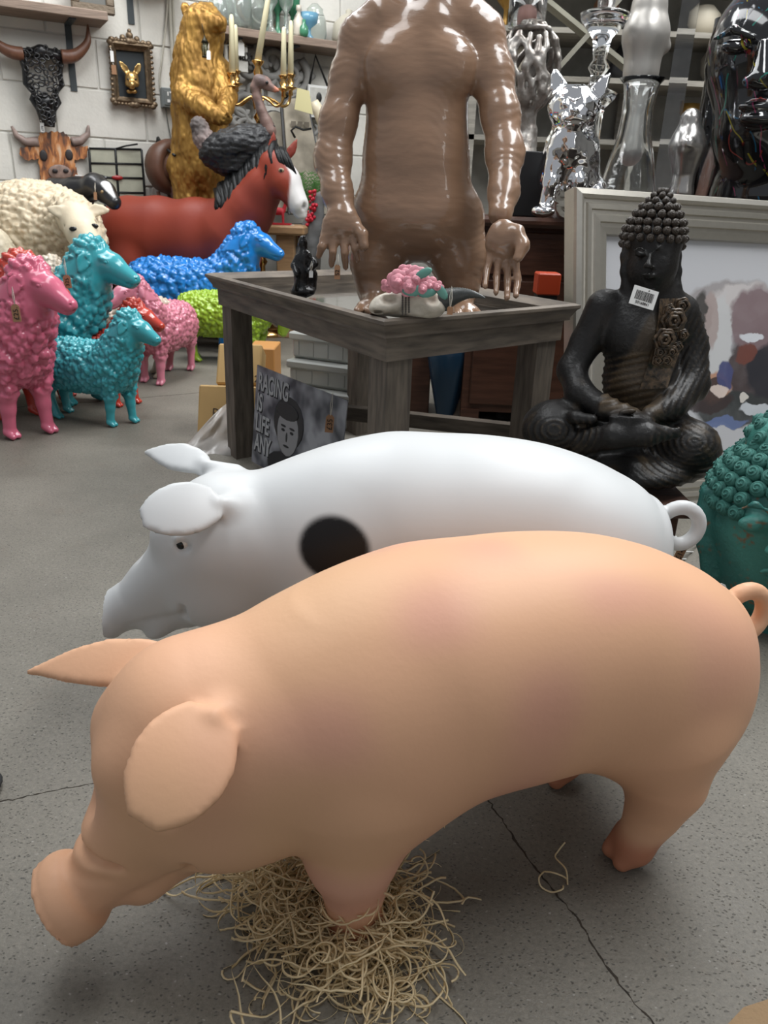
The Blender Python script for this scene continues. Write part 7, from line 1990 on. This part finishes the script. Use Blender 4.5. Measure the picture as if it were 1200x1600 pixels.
# ================================================================== wood wool round the peach pig's front foot
def woodwool():
    m = mat('wood_wool', (.98, .84, .56), .5, var=.15, vscale=30); rr = random.Random(21)
    nt_ = m.node_tree; pb = nt_.nodes['Principled BSDF']; tr_ = nt_.nodes.new('ShaderNodeBsdfTranslucent'); tr_.inputs[0].default_value = (.98, .84, .56, 1)
    ms = nt_.nodes.new('ShaderNodeMixShader'); ms.inputs[0].default_value = .4; nt_.links.new(pb.outputs[0], ms.inputs[1]); nt_.links.new(tr_.outputs[0], ms.inputs[2]); nt_.links.new(ms.outputs[0], nt_.nodes['Material Output'].inputs[0])
    c0 = PZ(540, 1452, 0); t = thing('wood_wool', 'pale curly wood wool shavings heaped round the peach pig front foot', 'packing', c0)
    mb = MB()
    def strand(p, hz, L_, flatness, w=.0014, curl_=None, zmax=.075):
        a = rr.uniform(0, 6.28); pts = [p.copy()]; q = p.copy(); kap = rr.uniform(-1, 1) * (curl_ or 60); n = int(L_ / .006); el = rr.uniform(-.5, .7)
        for i in range(n):
            kap += rr.gauss(0, 12); kap = max(-90, min(90, kap)); a += kap * .006; el += rr.gauss(0, .25); el *= .9
            q = q + Vector((math.cos(a) * math.cos(el), math.sin(a) * math.cos(el), math.sin(el) * flatness)) * .006
            q.z = min(max(q.z, .0012), zmax); pts.append(q.copy())
        # flat ribbon with a little thickness
        vs = []; fs = []; tw = rr.uniform(0, 3)
        for i, c in enumerate(pts):
            d = (pts[min(i+1, len(pts)-1)] - pts[max(i-1, 0)]).normalized(); s = d.cross(Vector((0, 0, 1))); s = s.normalized() if s.length > .01 else Vector((1, 0, 0)); u = s.cross(d)
            tw += .12; sv = (s * math.cos(tw) + u * math.sin(tw)) * w; uv = (u * math.cos(tw) - s * math.sin(tw)) * w * .12
            vs += [c - sv, c + uv, c + sv, c - uv]
            if i:
                k = 4 * i
                for e in range(4): fs.append((k - 4 + e, k - 4 + (e+1) % 4, k + (e+1) % 4, k + e))
        mb.add(vs, fs, True)
    blobs = [((440, 1352), .050, 70, .075), ((400, 1350), .035, 40, .06), ((480, 1400), .06, 110, .085), ((540, 1430), .065, 210, .10), ((580, 1420), .055, 90, .08), ((530, 1480), .055, 110, .055), ((590, 1480), .04, 60, .045), ((440, 1420), .045, 60, .05), ((615, 1540), .02, 16, .02), ((560, 1385), .04, 60, .09)]
    for (x, y), r, n, zm in blobs:
        b_ = PZ(x, y, .02) - c0; b_.z = 0
        for i in range(n):
            a = rr.uniform(0, 6.28); q = r * math.sqrt(rr.random()) * .85; h = zm * (1 - (q / r) ** 1.5) * rr.random()
            strand(b_ + Vector((math.cos(a) * q, math.sin(a) * q, .002 + h)), a, rr.uniform(.06, .17), .9, zmax=.002 + zm * (1.05 - (q / r) ** 2 * .8))
    for x, y, L_ in ((660, 1450, .07), (450, 1545, .06), (410, 1580, .06), (630, 1560, .06), (640, 1440, .08), (340, 1375, .05), (645, 1300, .05), (700, 1275, .03), (480, 1520, .10), (560, 1540, .08)):
        b_ = PZ(x, y, 0) - c0; b_.z = .002
        for i in range(2): strand(b_, 0, L_, .25, zmax=.02)
    tag(mb.build('strands', m, t), kind='stuff')
    # single shaving lying apart
    o = PZ(865, 1385, 0); s = thing('wood_shaving', 'single curled pale wood shaving lying on the floor joint', 'shaving', o)
    for nm, pts in (('curl', [(850, 1362), (842, 1372), (846, 1386), (862, 1394), (878, 1390), (880, 1384)]), ('strip', [(850, 1362), (866, 1364), (884, 1372), (887, 1382)]), ('strip', [(887, 1380), (884, 1358), (868, 1340), (872, 1330), (883, 1316)])):
        P_ = [PZ(x, y, .003 + .008 * (i % 3 == 1)) - o for i, (x, y) in enumerate(pts)]; fine = []
        for i in range(len(P_) - 1):
            for s_ in range(5):
                p0 = P_[max(i-1, 0)]; p1 = P_[i]; p2 = P_[i+1]; p3 = P_[min(i+2, len(P_)-1)]; u = s_/5
                fine.append(.5 * ((2*p1) + (p2-p0)*u + (2*p0-5*p1+4*p2-p3)*u*u + (3*p1-p0-3*p2+p3)*u**3))
        fine.append(P_[-1]); MB().tube(fine, .0011, 5).build(nm, m, s)
woodwool()

# dark shoe toe at the left edge and brown mat at the lower right corner
o = thing('shoe', 'dark shoe toe of a bystander at the left edge of the floor', 'shoe', PZ(-30, 1235, 0))
f = Fig(.004, (0, 0, 0)); f.cone((-.10, -.01, .035), (-.005, 0, .028), .035, .028, .02, flat=(0, 0, 1), ff=1.0); f.cone((-.15, -.02, .06), (-.08, -.01, .05), .04, .035, .03)
V, Q = f.surface(1); V[:, 2] = np.maximum(V[:, 2], .006); put('upper', V, Q, mat('shoe_black', (.015, .018, .018), .6, bump=.5, bscale=90), o)
f = Fig(.004, (0, 0, 0)); f.cone((-.14, -.015, .010), (-.003, 0, .010), .040, .034, .01, flat=(0, 0, 1), ff=3.5); V, Q = f.surface(1); put('sole', V, Q, mat('shoe_sole', (.03, .03, .03), .8), o)
cn = [PZ(1130, 1612, 0), PZ(1160, 1580, 0), PZ(1215, 1562, 0), PZ(1400, 1530, 0), PZ(1400, 1800, 0), PZ(1100, 1800, 0)]; o0 = cn[0].copy()
o = MB().prism([((p - o0).x, (p - o0).y) for p in reversed(cn)][::-1], 0, .006).build('floor_mat', mat('brown_mat', (.30, .20, .11), .9, bump=.6, bscale=150)); o.location = o0 + Vector((0, 0, .0005)); tag(o, 'edge of a brown mat on the floor at the lower right corner', 'mat')

# fine white thread tied round the white pig's tail
